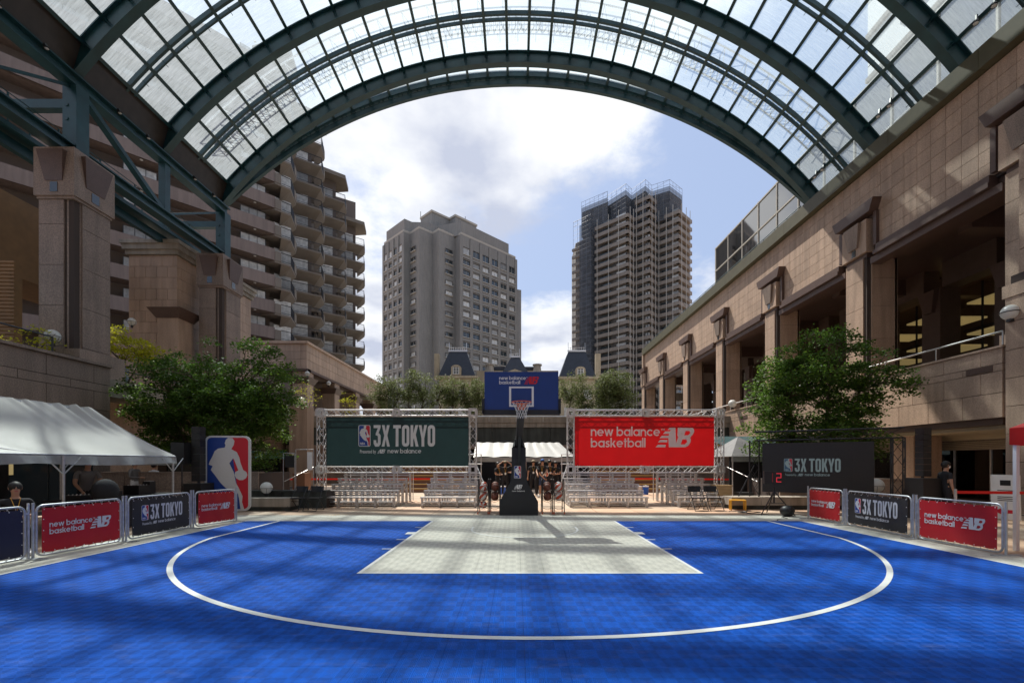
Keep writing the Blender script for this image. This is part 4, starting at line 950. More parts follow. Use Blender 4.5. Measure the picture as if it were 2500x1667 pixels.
oc = thing('ochre_pavilion', 'ochre ribbed-tile pavilion with an arched opening at the left edge', 'building', (-22.5, 20, 4.9))
body = MB(); body.box(-26, -21.7, 19.5, 20.0, 4.9, 10.2); body.box(-26, -23.2, 19.5, 26, 10.2, 13.9); body.build('wall', 'ochre', oc, world=True)
rb_ = MB()
for z in np.arange(5, 13.8, .16): rb_.box(-26, -23.15 if z > 10.2 else -21.45, 19.44, 19.5, z, z + .08)
rb_.build('rib_course', 'ochre', oc, world=True, kind='stuff')
for z in (6.6, 9.0): MB().box(-25.4, -23.0, 19.38, 19.45, z, z + 1.2).build('window', 'glass_dark', oc, world=True)

# ---------------------------------------------------------------- lower arcade continuing on the left
la = thing('left_arcade', 'lower granite arcade with a deep parapet running away on the left', 'building', (-17.5, 40, 0))
q = MB(); q.box(-30, -17.55, 38.05, 38.6, 9.4, 11.5); q.box(-18.1, -17.55, 38.05, 62, 9.4, 11.5); q.build('parapet_backing', 'joint', la, world=True)
plane_tiles(la, 'wall_tile', 'x', -17.55, [rng(38, 62, 1.2), rng(38, 62, 1.2, .6)], [9.4, 10.2, 10.85, 11.5], 'granite', out=1, thick=.05, gap=.02, limit=70, base=la.location)
plane_tiles(la, 'wall_tile', 'y', 38.05, [rng(-24, -17.5, 1.2)], [9.4, 10.2, 10.85, 11.5], 'granite', out=-1, thick=.05, gap=.02, limit=30, base=la.location)
MB().box(-30, -17.35, 37.85, 62.1, 11.5, 11.7).build('coping', 'granite', la, world=True)
MB().box(-30, -17.6, 38.6, 62, 9.3, 9.5).build('ceiling', 'granite_grey', la, world=True)
q = MB(); q.box(-24, -17.4, 37.9, 38.6, 9.2, 9.4); q.box(-17.9, -17.4, 38, 62, 9.2, 9.4); q.build('lintel', 'granite_dark', la, world=True)
for y in (38.7, 44.5, 50.3, 56.1, 61.5):
    c = MB().box(-18.7, -17.5, y - .6, y + .6, 4.8, 9.2).build('column', 'granite', la, world=True)
    h = MB(); vs = [(x, yy, z) for z, e in ((8.2, 0), (8.7, .25)) for x, yy in ((-18.75 - e, y - .65 - e), (-17.45 + e, y - .65 - e), (-17.45 + e, y + .65 + e), (-18.75 - e, y + .65 + e))]
    h.add(vs, [(3, 2, 1, 0), (4, 5, 6, 7), (0, 1, 5, 4), (1, 2, 6, 5), (2, 3, 7, 6), (3, 0, 4, 7)]); h.build('hood', 'granite_dark', c, world=True)
MB().box(-30, -22.5, 38.7, 62, 4.8, 9.3).build('inner_wall', 'granite_grey', la, world=True)
MB().box(-30, -19, 38.3, 38.6, 4.8, 9.3).build('side_wall', 'granite_grey', la, world=True)
q = MB(); q.box(-18.4, -17.4, 38, 62, 0, 6.0); q.build('base_wall', 'granite', la, world=True)

# ---------------------------------------------------------------- the apartment tower on the left
ap = thing('stepped_apartment_tower', 'tall tan apartment tower with stepped balconies at left', 'apartment tower', (-36, 48, 0))
A_, B_ = Vector((-49.4, 31.5, 0)), Vector((-28.4, 53.6, 0))
qs = [Vector((-27.2, 55, 0)), Vector((-27.8, 65, 0)), Vector((-27.85, 74, 0)), Vector((-27.6, 82.5, 0))]
ps = [B_] + [q + Vector((-5.2, -4.1, 0)) for q in qs[1:]]
NF, PH, ZT = 16, 3.08, 50.0
core_poly = [(A_.x - 1.2, A_.y + 1.2), (B_.x - 1.4, B_.y + 1.4)] + [v for i in (1, 2, 3) for v in ((ps[i].x - 1.2, ps[i].y + 1.6), (qs[i].x - 1.7, qs[i].y + .6))] + [(-60, 90), (-80, 50)]
c = MB(); c.prism(core_poly, 0, ZT - 1); c.build('wall', 'apart_wall', ap, world=True)
d = (B_ - A_).normalized(); nrm = Vector((d.y, -d.x, 0))
def strip(mb, pts, z0, z1, th, inward):
    """a low wall following pts; inward = offset direction per point"""
    n = len(pts); vs = [(p.x, p.y, z) for z in (z0, z1) for p in pts] + [(p.x + o.x, p.y + o.y, z) for z in (z0, z1) for p, o in zip(pts, inward)]
    fs = []
    for i in range(n - 1):
        fs += [(i, i + 1, n + i + 1, n + i), (2 * n + i + 1, 2 * n + i, 3 * n + i, 3 * n + i + 1), (n + i, n + i + 1, 3 * n + i + 1, 3 * n + i), (i + 1, i, 2 * n + i, 2 * n + i + 1)]
    fs += [(0, n, 3 * n, 2 * n), (n - 1, 3 * n - 1, 4 * n - 1, 2 * n - 1)]
    mb.add(vs, fs)
tooth = [(ps[i], qs[i], qs[i] + Vector((-1.2, 3.0, 0))) for i in range(4)]
_k = {}
for f in range(NF):
    z = ZT - PH * (f + 1)
    if z < 2: break
    m = MB(); off = -nrm * .25
    if 'band' not in _k:
        strip(m, [A_, A_.lerp(B_, .5), B_], 0, 1.35, .25, [off] * 3)
        m.add([(A_.x, A_.y, 0), (B_.x, B_.y, 0), (B_.x - nrm.x * 1.8, B_.y - nrm.y * 1.8, 0), (A_.x - nrm.x * 1.8, A_.y - nrm.y * 1.8, 0)], [(0, 3, 2, 1)])
        m.v = [(a - ap.location.x, b - ap.location.y, c_) for a, b, c_ in m.v]; _k['band'] = m.mesh('balcony_band', 'apart_band')
        w_ = MB(); L_ = 2.6; u = d * L_ / 2
        w_.bar((-u.x, -u.y, .75), (u.x, u.y, .75), .12, 1.5); _k['win'] = w_.mesh('window', 'curtain')
        f_ = MB()
        for t in (-1, -.33, .33, 1): f_.bar((u.x * t, u.y * t, 0), (u.x * t, u.y * t, 1.5), .14, .06, up=(d.x, d.y, 0))
        _k['frame'] = f_.mesh('window_frame', 'blackmetal')
        s_ = MB(); s_.sphere((0, 0, 0), .16, 8, 4, sz=.4); _k['dome'] = s_.mesh('soffit_lamp', 'globe')
    place(_k['band'], 'balcony_band', ap, (0, 0, z))
    for k in range(6):
        t = (k + .6) / 6; p = A_.lerp(B_, t) - nrm * 1.05 - Vector((ap.location.x, ap.location.y, 0))
        if k % 3 == 1: continue
        o = place(_k['win'], 'window', ap, (p.x, p.y, z + 1.0)); place(_k['frame'], 'window_frame', o, (0, 0, 0))
        p2 = p + nrm * .7; place(_k['dome'], 'soffit_lamp', ap, (p2.x, p2.y, z + PH - .06))
    for i, (p, q_, p2) in enumerate(tooth):
        if f < max(0, i - 1): continue
        key = ('tooth', i)
        if key not in _k:
            m = MB(); o = ap.location
            P = [(v.x - o.x, v.y - o.y) for v in (p + Vector((-2, .5, 0)), p, q_, p2 + Vector((.3, .1, 0)), p2 + Vector((-2, .5, 0)))]
            m.prism(P, -.22, 0)
            a, b = Vector((P[1][0], P[1][1], 0)), Vector((P[2][0], P[2][1], 0)); c2 = Vector((P[3][0], P[3][1], 0)); mid = a.lerp(b, .38)
            m.bar(a + Vector((0, 0, .55)), mid + Vector((0, 0, .55)), .14, 1.1)
            m.bar(b.lerp(c2, .6) + Vector((0, 0, .55)), c2 + Vector((0, 0, .55)), .14, 1.1)
            # sloping bracket soffit
            e1 = a.lerp(b, .45) + Vector((-1.0, 1.2, -1.3)); e2 = b + Vector((-1.7, 1.3, -1.3))
            m.add([(e1.x, e1.y, e1.z), (e2.x, e2.y, e2.z), (b.x, b.y, -.22), (mid.x, mid.y, -.22), (c2.x - 1.4, c2.y, -1.3), (c2.x, c2.y, -.22)], [(0, 1, 2, 3), (1, 4, 5, 2)])
            m.bar(a.lerp(b, .42) + Vector((-.8, .9, 0)), a.lerp(b, .42) + Vector((-.8, .9, PH - .3)), .3, 1.8) if i else None
            _k[key] = m.mesh('balcony', 'apart_soffit')
            rl_ = MB()
            for s0, s1 in ((mid, b), (b, b.lerp(c2, .6))):
                rl_.bar(s0 + Vector((0, 0, 1.12)), s1 + Vector((0, 0, 1.12)), .07); rl_.bar(s0 + Vector((0, 0, .15)), s1 + Vector((0, 0, .15)), .04)
                n_ = max(2, int((s1 - s0).length / .14))
                for k in range(n_ + 1):
                    v = s0.lerp(s1, k / n_); rl_.bar(v, v + Vector((0, 0, 1.1)), .05 if k in (0, n_) else .02)
            _k[('rail', i)] = rl_.mesh('railing', 'blackmetal')
            g_ = MB(); wq = a.lerp(b, .62) + Vector((-.9, 1.15, 0)); dd = (b - a).normalized()
            g_.bar(wq - dd * 1.0 + Vector((0, 0, 1.1)), wq + dd * 1.0 + Vector((0, 0, 1.1)), .1, 2.0); _k[('tw', i)] = g_.mesh('window', 'curtain')
        o = place(_k[key], 'balcony', ap, (0, 0, z)); place(_k[('rail', i)], 'railing', o, (0, 0, 0)); place(_k[('tw', i)], 'window', ap, (0, 0, z))
for i, (p, q_, p2) in enumerate(tooth):
    zt = ZT - PH * max(0, i - 1) + .6
    m = MB(); m.prism([(p.x - 3, p.y + .5), (p.x + .3, p.y - .3), (q_.x + .2, q_.y - .3), (p2.x + .6, p2.y + .2), (p2.x - 3, p2.y + .6)], zt - .1, zt + .5); m.build('roof_eave', 'apart_soffit', ap, world=True)

# ---------------------------------------------------------------- two far towers
def zig(start, moves):
    """moves: ('L', w) face looking left-forward, ('R', w) face looking right-forward; w = run to the right"""
    p = [Vector((start[0], start[1], 0))]
    for k, w_ in moves: p.append(p[-1] + Vector((w_, -w_ if k == 'L' else w_, 0)))
    return p
def face_frame(a, b):
    d = (b - a).normalized(); return d, Vector((d.y, -d.x, 0))     # direction to the right, outward normal
hotel = thing('grey_hotel_tower', 'grey tiled tower block with rows of square windows, the left of the two towers', 'tower block', (-25, 155, 0))
Yt = 163.0; sc_ = Yt / 1045.2
hp = zig(((882 - 1185.4) * sc_, Yt), [('L', 9.3), ('R', 1.8), ('L', 3.9), ('R', 3.8), ('L', 2.5), ('R', 4.9), ('L', 2.3), ('R', 18.6)])
HF, HP = 22, 3.55
ztops = [84, 84, 84, 84, 84, 84, 84, 84]
# body, in tiers
body = MB()
back = [(hp[-1].x - 8, hp[-1].y + 12), (hp[0].x + 10, hp[0].y + 14)]
body.prism([(p.x, p.y) for p in hp] + back, 0, 79.5)
body.build('wall', 'tower_grey', hotel, world=True)
def tiers():
    cn = (hp[4] + Vector((0, 5, 0)))
    m = MB(); m.prism([(hp[0].x + .8, hp[0].y + .3), (hp[1].x + .1, hp[1].y + .8), (hp[1].x + 2.2, hp[1].y + 2.9), (hp[4].x - 1.4, hp[4].y + 1.6), (hp[4].x + 1.2, hp[4].y + 4.0), (hp[7].x, hp[7].y + .6), (hp[8].x - 2.6, hp[8].y - 1.6), back[0], back[1]], 79.5, 84.2); m.build('upper_tier', 'tower_grey', hotel, world=True)
    m = MB(); a = hp[4] + Vector((-1.5, 7, 0)); m.prism([(a.x - 5, a.y + 4.6), (a.x, a.y - .4), (a.x + 5.5, a.y + 5), (a.x + 8, a.y + 2.6), (a.x + 15, a.y + 9.6), (a.x + 5, a.y + 20)], 84.2, 91); m.build('penthouse', 'tower_grey', hotel, world=True)
    for pts, z in ((hp, 79.5),):
        m = MB(); strip(m, [p for p in pts], z - .15, z + .7, .3, [Vector((0, .5, 0))] * len(pts)); m.build('cornice', 'tower_trim', hotel, world=True)
    m = MB(); m.prism([(a.x - 5.3, a.y + 4.6), (a.x, a.y - .8), (a.x + 5.5, a.y + 4.6), (a.x + 8, a.y + 2.2), (a.x + 15.4, a.y + 9.6), (a.x + 5, a.y + 20.4)], 90.6, 91.3); m.build('cornice', 'tower_trim', hotel, world=True)
    m = MB()
    for x, y in ((a.x - 5, a.y + 4.6), (a.x - 3, a.y + 6), (a.x + 11, a.y + 8)): m.tube((x, y, 91), (x, y, 93.5), .12, n=4)
    m.build('antenna', 'blackmetal', hotel, world=True)
tiers()
wing = MB(); e = hp[-1]; wing.prism([(e.x - .3, e.y + .4), (e.x + 2.2, e.y + 1.6), (e.x + 2.2, e.y + 14), (e.x - 3, e.y + 14)], 0, 68); wing.prism([(hp[0].x - 1.2, hp[0].y + 2.2), (hp[0].x + .2, hp[0].y + .9), (hp[0].x + 6, hp[0].y + 12)], 0, 71); wing.build('side_wing', 'tower_grey', hotel, world=True)
def tower_window(wd, ht, d, nrm_, name):
    """recess frame, pane and sill, one window; local origin bottom centre of the opening, wall plane at 0"""
    key = ('twin', round(wd, 2), round(ht, 2), round(d.x, 2), round(d.y, 2), name)
    if key not in _tm:
        m = MB(); u = d * wd / 2
        m.bar(-u + nrm_ * .02 + Vector((0, 0, ht / 2)), u + nrm_ * .02 + Vector((0, 0, ht / 2)), .05, ht, 0)
        for s in (-1, 1): m.bar(u * s + nrm_ * .16, u * s + nrm_ * .16 + Vector((0, 0, ht)), .34, .14, 1, up=(d.x, d.y, 0))
        m.bar(-u + nrm_ * .16 + Vector((0, 0, ht)), u + nrm_ * .16 + Vector((0, 0, ht)), .36, .14, 1)
        m.bar(-u * 1.08 + nrm_ * .25, u * 1.08 + nrm_ * .25, .5, .22, 2); m.bar(nrm_ * .05, nrm_ * .05 + Vector((0, 0, ht)), .09, .09, 2, up=(d.x, d.y, 0))
        _tm[key] = m.mesh('window', [M[name], M['tower_dark'], M['tower_frame']])
    return _tm[key]
def facade(th, a, b, cols, z0, z1, pitch, wfrac, hfrac, u0=0.0, u1=1.0, tall_top=False):
    d_, n_ = face_frame(a, b); L_ = (b - a).length * (u1 - u0); cw = L_ / cols
    # piers and spandrels standing 35 cm proud leave the windows in recess
    g_ = MB(); zc = z0; nf = int((z1 - z0) / pitch)
    if cols > 2:
        for k in range(cols + 1):
            c_ = a + d_ * ((b - a).length * u0 + cw * k) + n_ * .175
            g_.bar(c_ + Vector((0, 0, z0)), c_ + Vector((0, 0, z1)), .35, cw * (1 - wfrac) * .9, up=(d_.x, d_.y, 0))
        g_.build('pier', 'tower_grey', th, world=True)
    s_ = MB()
    for f in range(nf):
        z = z0 + pitch * f
        for k in range(cols):
            c_ = a + d_ * ((b - a).length * u0 + cw * (k + .5)); ht = pitch * hfrac
            if tall_top and f == nf - 1: ht = pitch * .72
            nm = random.choice(['curtain', 'glass_dark', 'curtain', 'glass_dark', 'curtain']) if random.random() < .9 else 'glass_dark'
            o = place(tower_window(cw * wfrac, ht, d_, n_, nm), 'window', th, c_ + n_ * .0 + Vector((0, 0, z + pitch * .25)) - th.location)
        p_, q_ = a + d_ * ((b - a).length * u0) + n_ * .15, a + d_ * ((b - a).length * u1) + n_ * .15
        s_.bar(p_ + Vector((0, 0, z + pitch * .04)), q_ + Vector((0, 0, z + pitch * .04)), .30, pitch * .26)
    if cols > 2: s_.build('spandrel', 'tower_grey', th, world=True)
facade(hotel, hp[0], hp[1], 4, 4.5, 79, 3.55, .62, .52, tall_top=True)
facade(hotel, hp[7], hp[8], 6, 4.5, 79, 3.55, .70, .52, tall_top=True)
facade(hotel, hp[5], hp[6], 1, 8, 76, 3.55, .62, .42, .25, .95)
facade(hotel, hp[2], hp[3], 1, 8, 76, 3.55, .66, .42, 0, .8)

scaf = thing('scaffolded_tower', 'brown balcony tower wrapped in scaffolding and dark netting, the right of the two towers', 'tower block', (38, 165, 0))
Yt = 178.0; s2 = Yt / 1045.2
sp_ = zig(((1366 - 1185.4) * s2, Yt), [('L', 10.4), ('R', 3.6), ('L', 4.2), ('R', 4.2), ('L', 6.0), ('R', 7.6)])
core = [(p.x + (1.2 if i in (0,) else 0), p.y + 2.2) for i, p in enumerate(sp_)]
cb_ = MB(); cb_.prism(core + [(sp_[-1].x - 4, sp_[-1].y + 16), (sp_[0].x, sp_[0].y + 18)], 0, 93); cb_.build('wall', 'tower_dark', scaf, world=True)
tops = [93.2, 93.2, 99.5, 99.5, 93.2, 93.2]
PH2 = 3.02
for i in range(6):
    a, b = sp_[i], sp_[i + 1]; d_, n_ = face_frame(a, b); L_ = (b - a).length
    m = MB(); off = -n_ * 1.3
    m.bar(a + Vector((0, 0, .6)), b + Vector((0, 0, .6)), .18, 1.3)
    m.add([(a.x, a.y, 0), (b.x, b.y, 0), (b.x + off.x, b.y + off.y, 0), (a.x + off.x, a.y + off.y, 0)], [(0, 3, 2, 1)])
    me = m.mesh('balcony', 'tower_brown')
    wm = MB(); wm.bar(a.lerp(b, .12) + off * .95 + Vector((0, 0, 1.5)), a.lerp(b, .45) + off * .95 + Vector((0, 0, 1.5)), .1, 2.0, 0); wme = wm.mesh('window', 'glass_dark')
    wm = MB(); wm.bar(a.lerp(b, .62) + off * .95 + Vector((0, 0, 1.5)), a.lerp(b, .9) + off * .95 + Vector((0, 0, 1.5)), .1, 2.0); wme2 = wm.mesh('window', 'curtain')
    nf = int(tops[i] / PH2)
    for f in range(nf):
        o = place(me, 'balcony', scaf, Vector((0, 0, tops[i] - PH2 * (f + 1) + 1.9)) - Vector(scaf.location))
        place(wme, 'window', o, (0, 0, 0)); place(wme2, 'window', o, (0, 0, 0))
    # white scaffold standards up each face
    for t in ((.1, .45, .75) if L_ > 7 else (.15, .6)):
        c_ = a.lerp(b, t) + n_ * .5
        MB().tube(c_, c_ + Vector((0, 0, tops[i] + 2.5)), .11, n=5).build('scaffold_pole', 'tower_frame', scaf, world=True)
up = MB(); p = sp_[2]
up.prism([(p.x - 1.0, p.y + 3.5), (p.x + 3.2, p.y - .7 + 1.2), (p.x + 8.4, p.y + 5.5), (p.x + 3, p.y + 9)], 93, 99.5); up.build('upper_tier', 'tower_dark', scaf, world=True)
cr_path = [Vector((x, y, 0)) for x, y in ((sp_[0].x - 4.5, sp_[0].y + 6), (sp_[0].x + 4.5, sp_[0].y - 1.5), (sp_[0].x + 5, sp_[0].y + 1.5), (sp_[2].x - 3.6, sp_[2].y + 0.5), (sp_[2].x - .5, sp_[2].y + 4), (sp_[3].x - 1.2, sp_[3].y + 2.2), (sp_[4].x - 2.0, sp_[4].y + 1.5), (sp_[5].x - 2.4, sp_[5].y + 4.0), (sp_[6].x - 3.2, sp_[6].y + 2.4), (sp_[6].x - 4, sp_[6].y + 14), (sp_[0].x, sp_[0].y + 16))]
cr = MB(); cr.prism([(p.x + .6, p.y + 1.2) for p in cr_path], 93, 103.2); cr.build('crown', 'tower_dark', scaf, world=True)
nl = [Vector((sp_[0].x - 7.2, sp_[0].y + 7.0, 0)), Vector((sp_[0].x - 1.2, sp_[0].y + .8, 0)), Vector((sp_[0].x + .6, sp_[0].y + 2.6, 0))]
lb = MB(); lb.prism([(nl[0].x + .8, nl[0].y + 1), (nl[1].x, nl[1].y + 1.2), (sp_[0].x + 2, sp_[0].y + 3), (sp_[0].x + 2, sp_[0].y + 16), (nl[0].x + .8, nl[0].y + 14)], 0, 91); lb.build('side_wing', 'tower_dark', scaf, world=True)
for f in range(29):
    z = 3 + 3.02 * f
    m = MB(); m.bar(nl[0] + Vector((-.6, .3, z)), nl[1] + Vector((0, 0, z)), .8, 1.0); m.build('side_balcony', 'tower_brown', scaf, world=True)
nt_ = MB()
def sheet(mb, a, b, z0, z1): mb.add([(a.x, a.y, z0), (b.x, b.y, z0), (b.x, b.y, z1), (a.x, a.y, z1)], [(0, 1, 2, 3)])
o_ = Vector((-.4, -1.0, 0)); sheet(nt_, nl[0].lerp(nl[1], .35) + o_, nl[1] + o_, 2, 96); sheet(nt_, nl[1] + o_, nl[2] + Vector((0, -1.2, 0)), 2, 96); nt_.build('safety_net', 'net_mesh', scaf, world=True)
nt_ = MB()
pp = [p + Vector((0, -1.1, 0)) for p in cr_path]
for a, b in zip(pp[:8], pp[1:9]): sheet(nt_, a, b, 91.5, 103.6)
nt_.build('safety_net', 'net_mesh', scaf, world=True)
ls = MB()
for pts, z0, z1 in ((pp[:9], 92, 106.0), ([nl[0] + o_, nl[1] + o_, nl[2] + Vector((0, -1.2, 0))], 2, 98.5)):
    for a, b in zip(pts[:-1], pts[1:]):
        n_ = max(1, int((b - a).length / 1.9))
        for k in range(n_ + 1):
            c_ = a.lerp(b, k / n_); ls.tube(c_ + Vector((0, 0, z0)), c_ + Vector((0, 0, z1)), .055, n=3, cap=False)
        for z in np.arange(z0, z1, 1.75): ls.tube(a + Vector((0, 0, z)), b + Vector((0, 0, z)), .05, n=3, cap=False)
        ls.tube(a + Vector((0, 0, z1 - .1)), b + Vector((0, 0, z1 - .1)), .06, n=3, cap=False); ls.tube(a + Vector((0, 0, z1 - 2.0)), b + Vector((0, 0, z1 - .1)), .04, n=3, cap=False)
ls.build('scaffold_lattice', 'scaf', scaf, world=True, kind='stuff')

# ---------------------------------------------------------------- chateau with mansard roofs, terrace bridge, dark wall
ch = thing('mansard_chateau', 'cream chateau with three dark slate mansard roofs behind the trees', 'building', (0, 92, 0))
def mansard(x0, x1, y0, zb, zt, inset, crest=True):
    m = MB(); yb = y0 + (x1 - x0)
    vs = [(x0, y0, zb), (x1, y0, zb), (x1, yb, zb), (x0, yb, zb), (x0 + inset, y0 + inset, zt), (x1 - inset, y0 + inset, zt), (x1 - inset, yb - inset, zt), (x0 + inset, yb - inset, zt)]
    m.add(vs, [(0, 1, 5, 4), (1, 2, 6, 5), (2, 3, 7, 6), (3, 0, 4, 7), (4, 5, 6, 7)])
    r_ = m.build('mansard_roof', 'slate', ch, world=True)
    c_ = MB(); c_.box(x0 + inset - .15, x1 - inset + .15, y0 + inset - .15, y0 + inset + .1, zt, zt + .35)
    for x in np.arange(x0 + inset, x1 - inset, .45): c_.tube((x, y0 + inset, zt + .35), (x, y0 + inset, zt + 1.0), .05, n=3)
    c_.tube((x0 + inset, y0 + inset, zt + .85), (x1 - inset, y0 + inset, zt + .85), .04, n=3)
    for x in (x0 + inset, x1 - inset): c_.tube((x, y0 + inset, zt), (x, y0 + inset, zt + 1.9), .06, n=3)
    c_.build('roof_crest', 'alu', r_, world=True)
    return r_
def dormer(xc, y, zb, w_, h_):
    d_ = MB(); P = [(xc - w_ / 2, zb), (xc + w_ / 2, zb), (xc + w_ / 2, zb + h_ * .75)] + [(xc + w_ / 2 * math.cos(t), zb + h_ * .75 + h_ * .3 * math.sin(t)) for t in np.linspace(.3, 2.84, 8)] + [(xc - w_ / 2, zb + h_ * .75)]
    d_.slab(P, y - .9, y + 1.2); o = d_.build('dormer', 'cream', ch, world=True)
    g_ = MB(); g_.box(xc - w_ * .28, xc + w_ * .28, y - .96, y - .9, zb + .2, zb + h_ * .8); g_.build('window', 'glass_dark', o, world=True)
    f_ = MB()
    for t in (-.28, 0, .28): f_.box(xc + w_ * t - .05, xc + w_ * t + .05, y - 1.0, y - .96, zb + .2, zb + h_ * .8)
    for k in range(5): f_.box(xc - w_ * .28, xc + w_ * .28, y - 1.0, y - .96, zb + .2 + h_ * .15 * k - .03, zb + .23 + h_ * .15 * k)
    f_.build('window_frame', 'white', o, world=True)
k92 = 92 / 1045.2
X_ = lambda px, Y: (px - 1185.4) / 1045.2 * Y
Z_ = lambda py, Y: 1.6 + (1061.2 - py) / 1045.2 * Y
mansard(X_(1006, 92), X_(1092, 92), 92, Z_(864, 92), Z_(808, 94), 2.0); mansard(X_(1285, 92), X_(1370, 92), 92, Z_(866, 92), Z_(808, 94), 2.0)
mansard(X_(1155, 96), X_(1212, 96), 96, Z_(853, 96), Z_(822, 98), 1.7)
MB().box(X_(1120, 96), X_(1240, 96), 97, 101, Z_(850, 97), Z_(842, 97)).build('mansard_roof', 'slate', ch, world=True)
dormer(X_(1048, 92), 92.6, Z_(862, 92), 2.0, 2.0); dormer(X_(1333, 92), 92.6, Z_(866, 92), 2.0, 2.0)
wl = MB(); wl.box(X_(1008, 92), X_(1090, 92), 92.2, 100, 0, Z_(864, 92)); wl.box(X_(1287, 92), X_(1368, 92), 92.2, 100, 0, Z_(866, 92)); wl.box(X_(1090, 92), X_(1287, 92), 96.5, 104, 0, Z_(850, 96)); wl.build('wall', 'cream', ch, world=True)
cc = MB(); cc.box(X_(1000, 92), X_(1098, 92), 91.7, 92.2, Z_(868, 92), Z_(863, 92)); cc.box(X_(1280, 92), X_(1376, 92), 91.7, 92.2, Z_(870, 92), Z_(865, 92)); cc.build('cornice', 'cream', ch, world=True)
for xa in (1125, 1234): 
    c_ = MB(); c_.tube((X_(xa, 96), 96, Z_(856, 96)), (X_(xa, 96), 96, Z_(840, 96)), .9, .75, n=10); c_.tube((X_(xa, 96), 96, Z_(840, 96)), (X_(xa, 96), 96, Z_(837, 96)), 1.0, 1.0, n=10); c_.build('chimney', 'concrete', ch, world=True)
for xa in (1003, 1374): MB().box(X_(xa, 93) - .5, X_(xa, 93) + .5, 93, 94.2, Z_(870, 93), Z_(812, 93)).build('chimney', 'cream', ch, world=True)
P = [(X_(1150, 95), Z_(858, 95)), (X_(1215, 95), Z_(858, 95)), (X_(1183, 95), Z_(846, 95))]
MB().slab(P, 95.5, 96.2).build('pediment', 'cream', ch, world=True)
for px in (1032, 1062, 1305, 1350):
    for py in (905, 945):
        g_ = MB().box(X_(px, 92) - .8, X_(px, 92) + .8, 92.1, 92.19, Z_(py + 12, 92), Z_(py - 10, 92)).build('window', 'curtain', ch, world=True)
# raised terrace with its dark wall and the underpass
tr_ = thing('raised_terrace', 'raised terrace with a dark stone retaining wall behind the hoop', 'terrace', (0, 34, 0))
MB().box(-17.3, 17.2, 34.3, 70, 4.3, 5.0).build('deck', 'concrete', tr_, world=True)
MB().box(-17.3, 17.2, 33.95, 34.6, 4.55, 5.05).build('coping', 'concrete', tr_, world=True)
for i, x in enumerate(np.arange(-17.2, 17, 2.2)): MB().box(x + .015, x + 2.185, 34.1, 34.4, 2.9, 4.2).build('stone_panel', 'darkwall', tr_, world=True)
for i, x in enumerate(np.arange(-17.2, 17, 1.1)): MB().box(x + .015, x + 1.085, 34.0, 34.4, 4.21, 4.54).build('stone_block', 'concrete', tr_, world=True)
MB().box(-17.2, 17.2, 34.0, 34.5, 2.6, 2.89).build('lintel', 'granite_grey', tr_, world=True)
MB().box(-17.3, 17.3, 40, 40.4, 0, 4.3).build('back_wall', 'joint', tr_, world=True)
MB().box(-17.2, -4.6, 34.2, 34.6, 0, 2.6).build('side_wall', 'granite_grey', tr_, world=True); MB().box(5.4, 17.2, 34.2, 34.6, 0, 2.6).build('side_wall', 'granite_grey', tr_, world=True)
hr = MB(); hr.tube((-4.5, 33.8, 5.0), (5.5, 33.8, 5.0), .045, n=5)
for x in np.arange(-4, 5.5, 2): hr.tube((x, 33.8, 4.6), (x, 33.8, 5.0), .03, n=5)
hr.build('handrail', 'alu', tr_, world=True)
MB().box(-90, 90, 70, 260, 1.5, 4.6).build('rising_ground', 'concrete', kind='structure')
# teal canopy roof at right behind the screen
cn = thing('teal_entrance_canopy', 'teal steel canopy with brass strips between the red banner and the right tree', 'canopy', (13, 28, 2.4))
m = MB(); m.add([(12.0, 23.5, 2.0), (16.2, 23.5, 2.0), (16.2, 30, 3.3), (12.0, 30, 3.3), (12.0, 23.5, 1.85), (16.2, 23.5, 1.85)], [(0, 1, 2, 3), (4, 5, 1, 0)]); m.build('roof_panel', 'steel', cn, world=True)
for k in range(8):
    y = 23.8 + k * .8; z = 2.0 + (y - 23.5) * .2 - .04
    MB().box(12.0, 16.2, y, y + .07, z - .08, z).build('strip', 'gold', cn, world=True)

for y in np.arange(10.6, 17.2, 1.65):
    MB().box(-15.99, -15.95, y, y + 1.6, .12, 2.25).build('shop_window', 'glass_dark', lw, world=True)
for y in (11.6, 14.3, 15.9): MB().box(-15.94, -15.93, y, y + .12, 1.2, 1.7).build('lit_sconce', 'lit_ceiling', lw, world=True)
